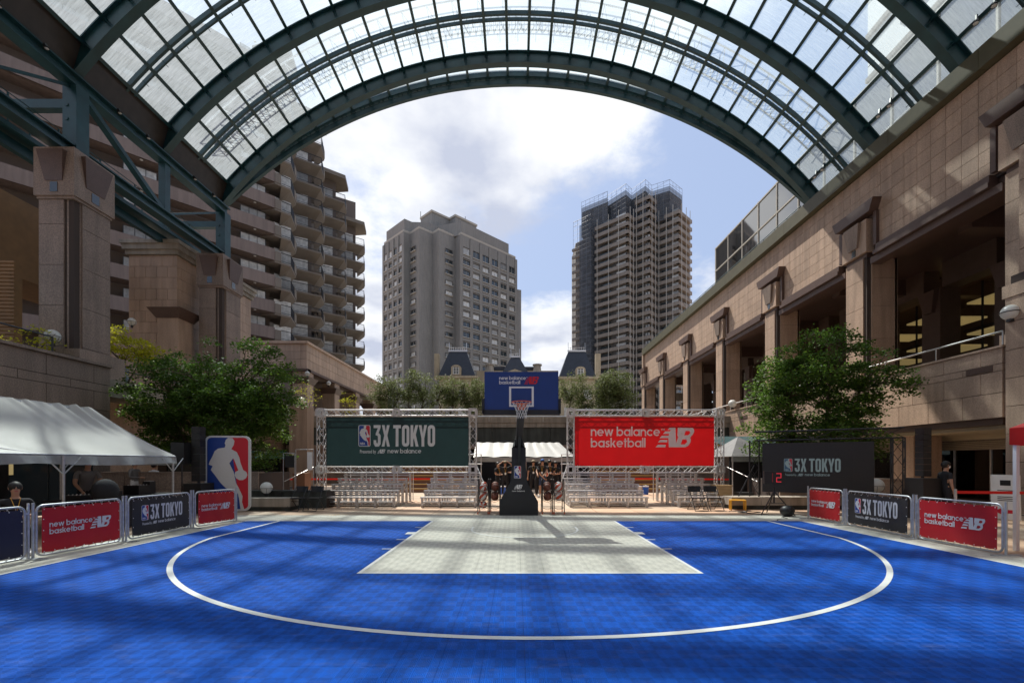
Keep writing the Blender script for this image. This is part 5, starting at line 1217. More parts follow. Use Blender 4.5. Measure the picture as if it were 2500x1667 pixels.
# ---------------------------------------------------------------- trees
def leaf_cloud(name, m, clusters, size, parent, per=120, seed=1, flat=.28, droop=.25, smooth_up=.5):
    rs = np.random.RandomState(seed); V = []
    for (cx, cy, cz, r) in clusters:
        n = int(per * (r / .5) ** 1.6)
        a = rs.rand(n) * 2 * np.pi; rr = r * np.sqrt(rs.rand(n)) * (0.75 + .5 * rs.rand(n))
        dz = (rs.randn(n) * flat * r * .5) - droop * (rr / r) ** 2 * r
        c = np.stack([cx + rr * np.cos(a), cy + rr * np.sin(a), cz + dz], 1)
        d = rs.randn(n, 3); d[:, 2] *= .45; d /= np.linalg.norm(d, axis=1)[:, None]
        nn = rs.randn(n, 3) * .55; nn[:, 2] += smooth_up + .4; s = np.cross(nn, d); s /= np.linalg.norm(s, axis=1)[:, None]
        L_ = size * (.7 + .6 * rs.rand(n))[:, None]; wd = L_ * .38
        V.append(np.stack([c, c + d * L_ * .5 + s * wd, c + d * L_, c + d * L_ * .5 - s * wd], 1))
    V = np.concatenate(V).reshape(-1, 3); n = len(V) // 4
    me = bpy.data.meshes.new(name); me.vertices.add(len(V)); me.vertices.foreach_set('co', V.ravel().astype(np.float32))
    me.loops.add(n * 4); me.loops.foreach_set('vertex_index', np.arange(n * 4, dtype=np.int32)); me.polygons.add(n)
    me.polygons.foreach_set('loop_start', np.arange(0, n * 4, 4, dtype=np.int32)); me.polygons.foreach_set('loop_total', np.full(n, 4, np.int32))
    me.materials.append(M[m]); me.update(calc_edges=True)
    o = bpy.data.objects.new(name, me); COL.objects.link(o); o.parent = parent; return o
def tree(name, label, cat, base, stems, crown, ncl, leafm, size, per, seed, group=None, trunk_r=.12, shell=.55, rcl=(.35, .8), flat=.28, droop=.25, lightm=None):
    """crown = list of (cx,cy,cz, rx,ry,rz) lobes, local to base"""
    rs = np.random.RandomState(seed); t = thing(name, label, cat, base, group=group)
    cl = []
    tot = sum(c[3] * c[4] * c[5] for c in crown)
    for c in crown:
        for _ in range(int(ncl * c[3] * c[4] * c[5] / tot) + 1):
            v = rs.randn(3); v /= np.linalg.norm(v); r = (shell + (1 - shell) * rs.rand()) if rs.rand() < .75 else rs.rand() * .8
            cl.append((c[0] + v[0] * c[3] * r, c[1] + v[1] * c[4] * r, c[2] + v[2] * c[5] * r, rs.uniform(*rcl)))
    tr = MB(); cc = Vector((sum(c[0] for c in crown) / len(crown), sum(c[1] for c in crown) / len(crown), sum(c[2] for c in crown) / len(crown)))
    heads = []
    for sx, sy, hx, hy, hz in stems:
        p0 = Vector((sx, sy, -.1)); p1 = Vector((hx, hy, hz)); mid = p0.lerp(p1, .5) + Vector((rs.randn() * .12, rs.randn() * .12, 0))
        top = p1 + (p1 - p0) * .35 + Vector((rs.randn() * .3, rs.randn() * .3, .4))
        tr.path([p0, p0.lerp(mid, .5) + Vector((rs.randn() * .05, rs.randn() * .05, 0)), mid, p1, top], [trunk_r, trunk_r * .85, trunk_r * .75, trunk_r * .55, trunk_r * .2], 8); heads += [mid.lerp(p1, .4), p1, p1.lerp(top, .6)]
    for k, c in enumerate(cl):
        if k % 2: continue
        q = Vector(c[:3]); h = min(heads, key=lambda a: (a - q).length + max(0, a.z - q.z) * 1.5)
        m1 = h.lerp(q, .5) + Vector((rs.randn() * .15, rs.randn() * .15, .12))
        tr.path([h, m1, q], [trunk_r * .28, trunk_r * .18, trunk_r * .06], 5)
        for _ in range(3):
            q2 = q + Vector((rs.randn(), rs.randn(), rs.randn() * .3)) * c[3] * .7; tr.path([m1.lerp(q, .7), q2], [trunk_r * .09, trunk_r * .04], 3)
    tr.build('trunk', 'bark', t, smooth=True)
    leaf_cloud('crown', leafm, cl, size, t, per, seed, flat, droop)
    if lightm:
        cl2 = [(c[0], c[1], c[2] + .08, c[3] * .9) for c in cl if rs.rand() < .45]  # paler leaves over some clusters, set slightly higher
        leaf_cloud('paler_leaves', lightm, cl2, size * .95, t, int(per * .5), seed + 5, flat, droop)
    return t
tree('broadleaf_tree', 'big dark green multi-stemmed tree behind the dribbling player cutout at left', 'tree', (-12.3, 18.8, 0),
     [(-.4, 0, -1.0, 0, 3.0), (.1, .3, .4, .2, 3.4), (.4, -.2, 1.3, -.1, 3.0), (0, -.2, -.2, -.4, 3.6), (-.2, .2, -1.9, .1, 3.4)],
     [(-1.5, 0, 4.3, 1.9, 2.0, 1.9), (.9, 0, 4.7, 2.3, 2.1, 2.3), (0, -.3, 3.3, 3.1, 2.2, 1.9), (1.9, -.5, 2.9, 1.4, 1.3, 2.0), (-2.2, -.3, 2.6, 1.1, 1.1, 1.1)], 430, 'leaf', .10, 150, 11, lightm='leaf_light', rcl=(.22, .58), flat=.42, droop=.35)
tree('broadleaf_tree', 'broad spreading green tree rising behind the black LED screen at right', 'tree', (12.1, 18.0, 0),
     [(-.2, 0, -1.2, 0, 3.2), (.1, .1, .3, .1, 3.8), (.5, 0, 1.5, .1, 3.4)],
     [(-.2, 0, 5.5, 1.9, 1.7, 1.4), (-1.3, 0, 4.5, 1.5, 1.7, 1.6), (1.5, 0, 4.8, 1.7, 1.6, 1.2), (-2.0, -.2, 3.3, 1.2, 1.3, 1.8), (.9, .2, 3.7, 1.9, 1.6, .9), (0, -.5, 2.5, 2.4, 1.4, .9)], 330, 'leaf', .10, 135, 23, lightm='leaf_light', rcl=(.22, .6), flat=.4, droop=.35)
tree('maple_tree', 'small yellow-green maple on the left terrace behind the near column', 'tree', (-18.6, 21.5, 4.9), [(0, 0, 0, 0, .9), (.1, 0, .7, 0, 1.2)],
     [(-.2, 0, 2.5, 1.1, .9, .6), (.8, 0, 1.9, 1.1, .8, .7), (-.6, 0, 1.2, .7, .7, .7)], 80, 'leaf_yellow', .10, 85, 31, trunk_r=.05, rcl=(.25, .5))
tree('maple_tree', 'sprig of yellow-green maple at the far left edge beside the terrace lamp', 'tree', (-17.6, 16.6, 4.9), [(0, 0, .1, 0, .7)],
     [(0, 0, 1.2, .6, .6, .7), (.2, 0, .5, .5, .5, .4)], 18, 'leaf_yellow', .09, 55, 37, trunk_r=.035, rcl=(.2, .4))
tree('sapling', 'thin pale green sapling beside a globe lamp left of the green banner', 'tree', (-14.4, 31, 5.0), [(0, 0, 0, 0, 1.0), (.1, 0, .5, 0, 1.1)], [(0, 0, 1.2, .9, .7, .9)], 26, 'leaf_yellow', .08, 26, 41, trunk_r=.03, rcl=(.2, .45))
tree('sapling', 'spindly light green sapling just above the green banner truss', 'tree', (-12.2, 33.2, 4.5), [(0, 0, 0, 0, 1.4)], [(0, 0, 1.6, .5, .5, 1.2), (.5, 0, .3, .7, .5, .4)], 22, 'leaf_yellow', .08, 30, 43, trunk_r=.03, rcl=(.2, .4))
OL = [(-10.6, 1.0, 'olive tree standing leftmost above the green banner'), (-8.3, 1.1, 'second olive tree from the left above the green banner'), (-5.7, 1.0, 'olive tree in front of the left mansard roof'), (-3.6, .95, 'olive tree just left of the blue backboard'), (4.9, 1.05, 'olive tree just right of the blue backboard'), (8.0, 1.25, 'large round olive tree above the red banner')]
for i, (x, s, lab) in enumerate(OL):
    tree('olive_tree', lab, 'tree', (x, 37.5, 4.9), [(-.1, 0, -.5 * s, 0, 1.2), (.1, 0, .5 * s, 0, 1.2)],
         [(0, 0, 2.6 * s, 1.5 * s, 1.2 * s, 1.35 * s), (.3, 0, 1.7 * s, 1.4 * s, 1.1 * s, 1.2 * s)] if i != 5 else [(0, 0, 2.3, 1.95, 1.5, 2.0)], 110 if i != 5 else 230, 'leaf_olive', .11, 75, 50 + i, group='olive trees on the raised terrace', trunk_r=.09, rcl=(.3, .55), flat=.7)
# ---------------------------------------------------------------- court furniture
hp_ = thing('basketball_hoop', 'blue backboard with orange rim on a tall black padded stand', 'basketball hoop', (.13, 13.8, 0))
BX, BY = .13, 11.08; zb0, zb1 = 2.84, 3.80
MB().box(BX - .9, BX + .9, BY, BY + .05, zb0, zb1).build('backboard', 'blue', hp_, world=True)
m = MB()
def pad(x0, x1, z0, z1): m.box(x0, x1, BY - .04, BY + .1, z0, z1)
pad(BX - .93, BX + .93, zb0 - .09, zb0 + .03); pad(BX - .96, BX - .90, zb0 - .06, zb0 + .30); pad(BX + .90, BX + .96, zb0 - .06, zb0 + .30)
m.build('edge_padding', 'pad', hp_, world=True)
m = MB(); w2 = .30
for a in ((BX - w2, BX + w2, zb0 + .56, zb0 + .60), (BX - w2, BX + w2, zb0 + .11, zb0 + .15), (BX - w2, BX - w2 + .05, zb0 + .15, zb0 + .56), (BX + w2 - .05, BX + w2, zb0 + .15, zb0 + .56)): m.box(a[0], a[1], BY - .006, BY - .001, a[2], a[3])
m.build('target_square', 'white', hp_, world=True)
m = MB(); print_nb(m, BX - .54, BX + .46, zb0 + .73, BY - .005, 0, 1, tm=True); m.build('lettering', ['white', 'logo_red'], hp_, world=True)
RZ = zb0 + .17; RY = BY - .15 - .23
m = MB(); m.path([(BX + .23 * math.cos(t), RY + .23 * math.sin(t), RZ) for t in np.linspace(0, 2 * math.pi, 33)[:-1]], .011, 6, closed=True)
m.box(BX - .09, BX + .09, BY - .17, BY - .006, RZ - .03, RZ + .0); m.box(BX - .09, BX + .09, BY - .03, BY - .006, RZ - .14, RZ + .02)
m.bar((BX - .08, BY - .02, RZ - .13), (BX - .12, RY + .15, RZ), .02); m.bar((BX + .08, BY - .02, RZ - .13), (BX + .12, RY + .15, RZ), .02)
for sgn in (-1, 1): m.tube((BX + sgn * .08, BY - .02, RZ), (BX + sgn * .19, RY + .12, RZ), .012)
m.build('rim', 'orange', hp_, world=True)
m = MB(); NN = 12
def npt(k, l):
    t = 2 * math.pi * (k + .5 * l) / NN; r = (.225, .185, .15, .125, .115, .12)[l]; return (BX + r * math.cos(t), RY + r * math.sin(t), RZ - .075 * l)
for l in range(5):
    for k in range(NN): m.tube(npt(k, l), npt(k, l + 1), .0045, n=4, cap=False); m.tube(npt(k + 1, l), npt(k, l + 1), .0045, n=4, cap=False)
m.build('net', 'net', hp_, world=True)
YS = 13.62
P = [(-.58, .004), (.58, .004), (.58, .42), (.25, 1.0), (.215, 1.45), (.21, 2.04), (-.21, 2.04), (-.215, 1.45), (-.25, 1.0), (-.58, .42)]
m = MB(); m.slab([(BX - .05 + x, z) for x, z in P], YS, YS + .22); m.build('front_pad', 'pad', hp_, world=True)
m = MB(); m.box(BX - .60, BX + .50, YS + .22, YS + 1.7, .04, .40); m.build('base', 'pad', hp_, world=True)
m = MB(); m.box(BX - .64, BX - .56, YS + .3, YS + 1.6, 0, .06)
for sx in (-.5, .4):
    for yy in (.5, 1.5): m.tube((BX + sx, YS + yy, .05), (BX + sx + .05, YS + yy, .05), .05, n=10)
m.build('wheel_frame', 'blackmetal', hp_, world=True)
m = MB(); m.bar((BX - .05, YS + .45, .3), (BX - .05, YS + .25, 2.3), .24, .20); m.bar((BX - .05, YS + .28, 2.15), (BX, BY + .5, 2.95), .18, .26); m.bar((BX - .05, YS + .9, .4), (BX - .03, YS - .6, 2.35), .08)
m.build('mast', 'pad', hp_, world=True)
m = MB(); m.bar((BX, BY + .52, 2.8), (BX, BY + .05, 3.35), .1); m.box(BX - .3, BX + .3, BY + .05, BY + .12, 2.95, 3.5); m.bar((BX, BY + .6, 2.85), (BX, BY + .07, 2.95), .16, .16)
for s in (-1, 1): m.tube((BX - .05 + s * .15, YS + .1, 2.05), (BX - .05 + s * .12, YS + .25, 2.2), .04)
m.build('bracket', 'blackmetal', hp_, world=True)
m = MB(); player_logo(m, BX - .19, 1.12, .36 * 1.02, YS - .004, (0, 1, 2), e=.001); nb_logo(m, BX - .19, .80, .13, YS - .004, 0, .0006); add_text(m, 'new balance', BX - .25, .725, .06, YS - .004, 0, .02, width=.38)
m.build('emblem', ['white', 'logo_blue', 'logo_red'], hp_, world=True)

# ball racks and balls
def rack(x, label):
    t = thing('ball_rack', label, 'ball rack', (x, 14.05, 0), group='black wire ball racks beside the hoop stand')
    for sx in (-.15, .15):
        for yy, ex in ((0, -.03), (.55, .12)):
            m = MB(); m.tube((sx * 1.05, yy + ex, .05), (sx, .25 + (yy - .25) * .6, 1.08), .016, n=6); m.build('upright', 'blackmetal', t)
            m = MB(); m.tube((sx * 1.05 - .015, yy + ex, .035), (sx * 1.05 + .015, yy + ex, .035), .035, n=8); m.build('caster', 'orange', t)
        m = MB(); m.tube((sx, .08, 1.06), (sx, .44, 1.06), .022, n=6); m.build('top_rail', 'blackmetal', t)
    for z in (.72, .42, .19):
        m = MB(); y0, y1 = .06, .46
        m.path([(-.14, y0, z), (.14, y0, z), (.14, y1, z), (-.14, y1, z)], .009, 4, closed=True)
        m.path([(-.13 + .26 * i / 6, y0 - .01, z - .05 * math.sin(math.pi * i / 6)) for i in range(7)], .008, 4)
        m.build('shelf', 'blackmetal', t)
    return t
def ball_mesh(kind):
    key = ('ball', kind)
    if key in _tm: return _tm[key]
    m = MB(); n, k = 24, 12; m.sphere((0, 0, 0), .12, n, k)
    if kind == 'striped':
        for i, f in enumerate(m.f):
            c = np.mean([m.v[j] for j in f], 0); a = (math.atan2(c[1], c[0]) + math.pi) / (2 * math.pi) * 8
            m.m[i] = int(a) % 2
    # seams
    s_i = 1 if kind == 'brown' else 2
    for ax in range(2):
        pts = [(0, .1215 * math.cos(t), .1215 * math.sin(t)) if ax == 0 else (.1215 * math.cos(t), 0, .1215 * math.sin(t)) for t in np.linspace(0, 2 * math.pi, 25)[:-1]]; m.path(pts, .0016, 3, s_i, closed=True)
    m.path([(.1215 * math.cos(t), .1215 * math.sin(t), 0) for t in np.linspace(0, 2 * math.pi, 25)[:-1]], .0016, 3, s_i, closed=True)
    _tm[key] = m.mesh('ball', ['ball', 'seam'] if kind == 'brown' else ['ball_red', 'ball_white', 'seam'], smooth=True); return _tm[key]
def ball(x, y, z, kind, label):
    o = bpy.data.objects.new('basketball', ball_mesh(kind)); COL.objects.link(o); o.location = (x, y, z)
    o.rotation_euler = (random.uniform(0, 3), random.uniform(0, 3), random.uniform(0, 3))
    tag(o, label, 'basketball', 'basketballs on the racks')
RK = [(-1.02, 'striped', 'outer left', 3), (-.66, 'brown', 'inner left', 2), (.97, 'brown', 'inner right', 2), (1.33, 'striped', 'outer right', 2)]
for x, kind, nm, tiers_ in RK:
    rack(x, f'{nm} black wire rack of {"red and white" if kind == "striped" else "brown leather"} balls beside the hoop')
    look = 'red and white panelled' if kind == 'striped' else 'brown leather'
    for z, row in ((.84, 'top'), (.54, 'middle'), (.30, 'lowest'))[:tiers_]:
        ball(x + random.uniform(-.01, .01), 14.05 + .13, z - .02, kind, f'{look} basketball, front of the {row} shelf, {nm} rack')
        if z > .4: ball(x + random.uniform(-.01, .02), 14.05 + .38, z + .03, kind, f'{look} basketball, back of the {row} shelf, {nm} rack')

# ---------------------------------------------------------------- truss goals, banners, bleachers
def truss_run(parent, p, q, s, m='alu', r=.021, step=None, name='truss'):
    """square lattice truss, four chords and zigzags"""
    p = Vector(p); q = Vector(q); d = (q - p).normalized(); L_ = (q - p).length
    u = Vector((0, 1, 0)); v = d.cross(u).normalized(); mb = MB()
    cs = [u * (a * s / 2) + v * (b * s / 2) for a, b in ((-1, -1), (1, -1), (1, 1), (-1, 1))]
    for c in cs: mb.tube(p + c, q + c, r, n=6)
    n = max(2, int(round(L_ / (step or s * 1.15))))
    for i in range(n):
        for k in range(4):
            a, b = cs[k], cs[(k + 1) % 4]
            if i % 2: a, b = b, a
            mb.tube(p + d * (L_ * i / n) + a, p + d * (L_ * (i + 1) / n) + b, r * .5, n=4, cap=False)
    return mb.build(name, m, parent, world=True)
def plate(parent, c, s, m='alu'):
    b = MB(); x, y, z = c; h = s / 2; t = .045
    for sx in (-1, 1):
        for sy in (-1, 1): b.box(x + sx * h - t, x + sx * h + t, y + sy * h - t, y + sy * h + t, z - h, z + h)
    for sz in (-1, 1):
        for a in (-1, 1):
            b.box(x - h + t, x + h - t, y + a * h - t * .8, y + a * h + t * .8, z + sz * h - t, z + sz * h + t); b.box(x + a * h - t * .8, x + a * h + t * .8, y - h + t, y + h - t, z + sz * h - t, z + sz * h + t)
    return b.build('corner_block', m, parent, world=True)
YT = 18.6; S_ = .27
def goal(px0, px1, label):
    x0, x1 = X_(px0, YT) + S_ / 2, X_(px1, YT) - S_ / 2; zt, zb = Z_(948, YT), Z_(1078, YT)
    t = thing('truss_frame', label, 'truss frame', ((x0 + x1) / 2, YT, 0))
    for x in (x0, x1):
        truss_run(t, (x, YT, zb + S_ / 2), (x, YT, (zb + zt) / 2), S_); truss_run(t, (x, YT, (zb + zt) / 2 + .03), (x, YT, zt - S_ / 2), S_); truss_run(t, (x, YT, .02), (x, YT, zb - S_ / 2), S_)
        plate(t, (x, YT, zt), S_); plate(t, (x, YT, zb), S_); MB().box(x - .2, x + .2, YT - .2, YT + .2, 0, .02).build('base_plate', 'alu', t, world=True)
    xm = (x0 + x1) / 2
    for z in (zt, zb):
        truss_run(t, (x0 + S_ / 2, YT, z), (xm - S_ / 2, YT, z), S_ * .86); truss_run(t, (xm + S_ / 2, YT, z), (x1 - S_ / 2, YT, z), S_ * .86); plate(t, (xm, YT, z), S_ * .9)
    for x in (x0, x1):
        s = -1 if x < xm else 1
        m = MB(); m.tube((x + s * .2, YT - .3, zb + .1), (x + s * .55, YT - 1.9, .9), .013); m.build('stair_rail', 'alu', t, world=True)
    return x0, x1, zb, zt
g1 = goal(731, 1094, 'silver lattice truss frame holding the dark green banner')
g2 = goal(1303, 1659, 'silver lattice truss frame holding the big red banner')
def banner(px0, px1, py0, py1, m_, label, painter, mats):
    Y = YT - .17; x0, x1, z1, z0 = X_(px0, Y), X_(px1, Y), Z_(py0, Y), Z_(py1, Y)
    t = thing('banner', label, 'banner', ((x0 + x1) / 2, Y, z0))
    c = MB(); nx, nz = 40, 12; vs = []
    for j in range(nz + 1):
        for i in range(nx + 1):
            u, v = i / nx, j / nz; vs.append((x0 + (x1 - x0) * u, Y + .006 * math.sin(9 * u + 3 * v) * math.sin(math.pi * v) + .003 * math.sin(61 * u) * (abs(v - .5) * 2) ** 3, z0 + (z1 - z0) * v + .008 * math.sin(u * 44) * (abs(v - .5) * 2) ** 6))
    c.add(vs, [(j * (nx + 1) + i, j * (nx + 1) + i + 1, (j + 1) * (nx + 1) + i + 1, (j + 1) * (nx + 1) + i) for j in range(nz) for i in range(nx)])
    c.build('fabric', m_, t, world=True)
    p = MB(); painter(p, x0, x1, z0, z1, Y - .016); p.build('print', mats, t, world=True)
    ties = MB()
    for k in range(14):
        x = x0 + (x1 - x0) * (k + .5) / 14
        ties.tube((x, Y, z1 - .02), (x, Y + .05, z1 + .07), .006, n=4); ties.tube((x, Y, z0 + .02), (x, Y + .05, z0 - .07), .006, n=4)
    for k in range(7):
        z = z0 + (z1 - z0) * (k + .5) / 7; ties.tube((x0 + .02, Y, z), (x0 - .07, Y + .04, z), .006, n=4); ties.tube((x1 - .02, Y, z), (x1 + .07, Y + .04, z), .006, n=4)
    ties.build('ties', 'white', t, world=True, kind='stuff')
banner(749, 1076, 957, 1069, 'green', 'dark green banner reading 3X TOKYO hung in the left truss', lambda p, x0, x1, z0, z1, y: print_3x(p, x0 + (x1 - x0) * .228, x0 + (x1 - x0) * .775, z0 + (z1 - z0) * .545, y), ['print_white', 'logo_blue', 'logo_red'])
banner(1320, 1640, 957, 1069, 'red', 'bright red new balance basketball banner hung in the right truss', lambda p, x0, x1, z0, z1, y: print_nb(p, x0 + (x1 - x0) * .115, x0 + (x1 - x0) * .885, z0 + (z1 - z0) * .53, y), ['print_white'])

def bleacher(x0, x1, label, y0=16.0):
    t = thing('bleacher', label, 'bleacher', ((x0 + x1) / 2, y0, 0), group='aluminium bleachers below the banners')
    W = x1 - x0; n = 5
    for k in range(n):
        z = .38 + .20 * k; y = y0 + .62 * k
        MB().box(x0, x1, y, y + .26, z - .05, z).build('seat_plank', 'alu', t, world=True)
        MB().box(x0, x1, y + .3, y + .58, z - .24, z - .19).build('foot_plank', 'alu', t, world=True) if k < n - 1 else None
        if k: MB().box(x0, x1, y - .02, y, z - .13, z - .09).build('cross_rail', 'alu', t, world=True)
    nb = max(3, int(round(W / .62)) + 1)
    for i in range(nb):
        x = x0 + .04 + (W - .08) * i / (nb - 1); m = MB()
        for k in range(n):
            z = .38 + .20 * k; y = y0 + .62 * k + .14
            m.box(x - .025, x + .025, y - .1, y - .05, 0, z - .036); m.box(x - .025, x + .025, y + .05, y + .1, 0, z - .036)
            m.bar((x, y - .1, .06), (x, y + (.62 if k < n - 1 else .1), .06), .03)
        m.build('support_frame', 'alu', t, world=True)
    m = MB(); yb = y0 + .62 * n + .05; zt = .38 + .2 * (n - 1)
    for z in (zt + .35, zt + .75): m.tube((x0, yb, z), (x1, yb, z), .02)
    for i in range(nb): m.tube((x0 + .04 + (W - .08) * i / (nb - 1), yb, 0), (x0 + .04 + (W - .08) * i / (nb - 1), yb, zt + .75), .02)
    m.build('guard_rail', 'alu', t, world=True)
    m = MB()
    for i in range(nb - 1):
        xa = x0 + .04 + (W - .08) * i / (nb - 1); xb = x0 + .04 + (W - .08) * (i + 1) / (nb - 1)
        m.tube((xa, yb - .3, .1), (xb, yb - .3, .95), .014, n=5); m.tube((xa, yb - .3, .95), (xb, yb - .3, .1), .014, n=5)
        for z in (.12, .5): m.tube((xa, y0 + .2, z * .5 + .02), (xb, y0 + .2, z * .5 + .02), .013, n=5)
    m.build('brace', 'alu', t, world=True)
bleacher(X_(728, 16), X_(905, 16), 'aluminium bleacher at far left under the green banner'); bleacher(X_(965, 16), X_(1092, 16), 'aluminium bleacher under the right half of the green banner')
bleacher(X_(1308, 16), X_(1490, 16), 'aluminium bleacher under the left half of the red banner'); bleacher(X_(1560, 16), X_(1668, 16), 'aluminium bleacher at far right under the red banner')

# timber steps seen behind the bleachers, with the red belt
for sx, x0, x1 in ((0, -7.2, -2.6), (1, 4.3, 7.6)):
    t = thing('wooden_steps', f'brown stepped plinth with brass nosings behind the {"left" if not sx else "right"} bleachers', 'steps', ((x0 + x1) / 2, 24, 0))
    for k in range(6):
        MB().box(x0, x1, 24 + .4 * k, 24.4 + .4 * k, 0, .22 * (k + 1)).build('step', 'board_brown', t, world=True)
        MB().box(x0, x1, 23.985 + .4 * k, 24.0 + .4 * k, .22 * (k + 1) - .03, .22 * (k + 1) + .004).build('nosing', 'gold', t, world=True)
def belt(pts, label):
    t = thing('belt_barrier', label, 'belt barrier', pts[0])
    for p in pts: 
        m = MB(); m.tube((p[0], p[1], 0), (p[0], p[1], .92), .03, n=8); m.tube((p[0], p[1], 0), (p[0], p[1], .02), .17, n=14); m.build('post', 'alu', t, world=True)
    for a, b in zip(pts[:-1], pts[1:]): MB().bar((a[0], a[1], .84), (b[0], b[1], .84), .01, .07).build('belt', 'red_belt', t, world=True)
belt([(-10.6, 20.4, 0), (-6.6, 20.6, 0), (-2.9, 20.8, 0)], 'red retractable belt strung behind the left bleachers')
belt([(3.9, 21.0, 0), (6.9, 20.9, 0), (9.6, 20.2, 0)], 'red retractable belt strung behind the right bleachers')
belt([(11.2, 11.6, 0), (13.0, 11.2, 0), (15.2, 10.6, 0)], 'red retractable belt in front of the right shopfront')

# white marquee under the bridge
mq = thing('white_marquee', 'white canvas marquee with a black back at the centre behind the hoop', 'marquee', (.5, 25.5, 0))
x0, x1 = X_(1090, 25), X_(1322, 25); ye, yr = 24.2, 26.0; ze, zr = 1.86, 2.72
c = MB(); nx, nz = 46, 8; vs = []
for j in range(nz + 1):
    for i in range(nx + 1):
        u, v = i / nx, j / nz; sag = .05 * abs(math.sin(math.pi * u * 5)) * (1 - v) - .05 * math.sin(math.pi * v) + .015 * math.sin(u * 60) * v
        xx = x0 + (x1 - x0) * u; xx = xx + (0 if u < .5 else -(u - .5) * 2 * .8 * v)
        vs.append((xx, ye + (yr - ye) * v, ze + (zr - ze) * v + sag))
c.add(vs, [(j * (nx + 1) + i, j * (nx + 1) + i + 1, (j + 1) * (nx + 1) + i + 1, (j + 1) * (nx + 1) + i) for j in range(nz) for i in range(nx)]); c.build('roof_canvas', 'tarp', mq, world=True, smooth=True)
MB().box(x0 + .05, x1 - .05, ye - .0, ye + .02, ze - .24, ze - .01).build('valance', 'tarp_valance', mq, world=True)
MB().box(x0, x1, 27.8, 27.85, 0, 1.9).build('back_cloth', 'cloth_black', mq, world=True)
MB().box(x0, x0 + .04, 24.4, 27.8, 0, 1.8).build('side_cloth', 'cloth_black', mq, world=True)
for x in (x0 + .1, x1 - .1, x0 + 2.8): MB().tube((x, ye + .05, 0), (x, ye + .05, ze), .03, n=8).build('pole', 'alu', mq, world=True)

# ---------------------------------------------------------------- crowd-control barriers with vinyl banners
def barrier(kind, cx, cy, rz, L_, label):
    t = thing('crowd_barrier', label, 'crowd barrier', (cx, cy, 0), rz, group='crowd barriers round the court')
    h0, h1, r, q = .045, .88, .10, .018; a = L_ / 2
    fr = []
    for sx, sz, st in ((1, h0, -90), (1, h1, 0), (-1, h1, 90), (-1, h0, 180)):
        cx_, cz_ = sx * (a - r), (h0 + r if sz == h0 else h1 - r); fr += [(cx_ + r * math.cos(R(st + 90 * i / 5)), 0, cz_ + r * math.sin(R(st + 90 * i / 5))) for i in range(6)]
    m = MB(); m.path(fr, q, 8, closed=True); m.build('frame', 'galv', t, smooth=True)
    m = MB()
    n = int(L_ / .12)
    for i in range(1, n): m.tube((-a + L_ * i / n, 0, h0), (-a + L_ * i / n, 0, h1), .005, n=4, cap=False)
    m.build('bars', 'galv', t, kind='stuff')
    for s in (-1, 1):
        m = MB(); m.tube((s * (a + .05), 0, .0), (s * (a + .05), 0, .93), .02, n=8); m.box(s * (a + .05) - .03, s * (a + .05) + .03, -.25, .25, 0, .03)
        for z in (.16, .76): m.bar((s * (a - .0), 0, z), (s * (a + .05), 0, z), .03)
        m.build('post', 'galv', t)
    mm = {'nb': 'red_fence', '3x': 'black_fence', 'plain': 'navy_fence'}[kind]
    c = MB(); nx, nz = 24, 8; b = a - .055; z0, z1 = .09, .835; vs = []
    for j in range(nz + 1):
        for i in range(nx + 1):
            u, v = i / nx, j / nz; vs.append((-b + 2 * b * u, -.034 + .004 * math.sin(u * 17 + v * 4), z0 + (z1 - z0) * v + .006 * math.sin(u * 40) * (abs(v - .5) * 2) ** 8))
    c.add(vs, [(j * (nx + 1) + i, j * (nx + 1) + i + 1, (j + 1) * (nx + 1) + i + 1, (j + 1) * (nx + 1) + i) for j in range(nz) for i in range(nx)]); bn = c.build('vinyl_banner', mm, t)
    m = MB()
    for i in range(9):
        x = -b + .03 + (2 * b - .06) * i / 8
        for z in (z0 + .02, z1 - .02): m.tube((x, -.044, z), (x, -.038, z), .008, n=6); m.tube((x, -.036, z), (x, -.01, z + (.05 if z > .5 else -.05)), .003, n=3)
    for i in range(1, 4):
        for s in (-1, 1): m.tube((s * (b - .02), -.044, z0 + (z1 - z0) * i / 4), (s * (b - .02), -.038, z0 + (z1 - z0) * i / 4), .008, n=6)
    m.build('eyelets', 'white', t, kind='stuff')
    if kind != 'plain':
        m = MB()
        if kind == 'nb': print_nb(m, -b * .84, b * .80, (z0 + z1) / 2 - .0, -.041)
        else: print_3x(m, -b * .72, b * .74, (z0 + z1) / 2 + .035, -.041)
        m.build('print', ['print_white_dim', 'logo_blue', 'logo_red'], t)
    return t
def run(side, pts, kinds, labs):
    for (a, b), k, l in zip(zip(pts[:-1], pts[1:]), kinds, labs):
        A, B = Vector((*a, 0)), Vector((*b, 0)); L_ = (B - A).length - .17; c = (A + B) / 2; d = B - A
        rz = math.atan2(d.y, d.x)
        barrier(k, c.x, c.y, rz, L_, l)
run(-1, [(-8.0, 5.75), (-7.95, 7.45), (-7.83, 9.1), (-7.8, 10.95), (-7.5, 12.25)], ['plain', 'nb', '3x', 'nb'],
    ['crowd barrier with a plain navy banner at the left edge', 'crowd barrier with the largest red banner on the left side of the court', 'crowd barrier with the black 3X TOKYO banner on the left side of the court', 'crowd barrier with the small red banner beside the dribbling player cutout'])
run(1, [(8.25, 12.9), (8.32, 11.5), (8.28, 9.45), (8.35, 7.72)], ['nb', '3x', 'nb'],
    ['crowd barrier with the small red banner on the right, near the shot clock', 'crowd barrier with the black 3X TOKYO banner right of the court', 'crowd barrier with the large red banner nearest the red canopy'])
run(1, [(8.55, 7.35), (8.7, 5.6)], ['plain'], ['crowd barrier with a dark banner cut off by the right edge'])

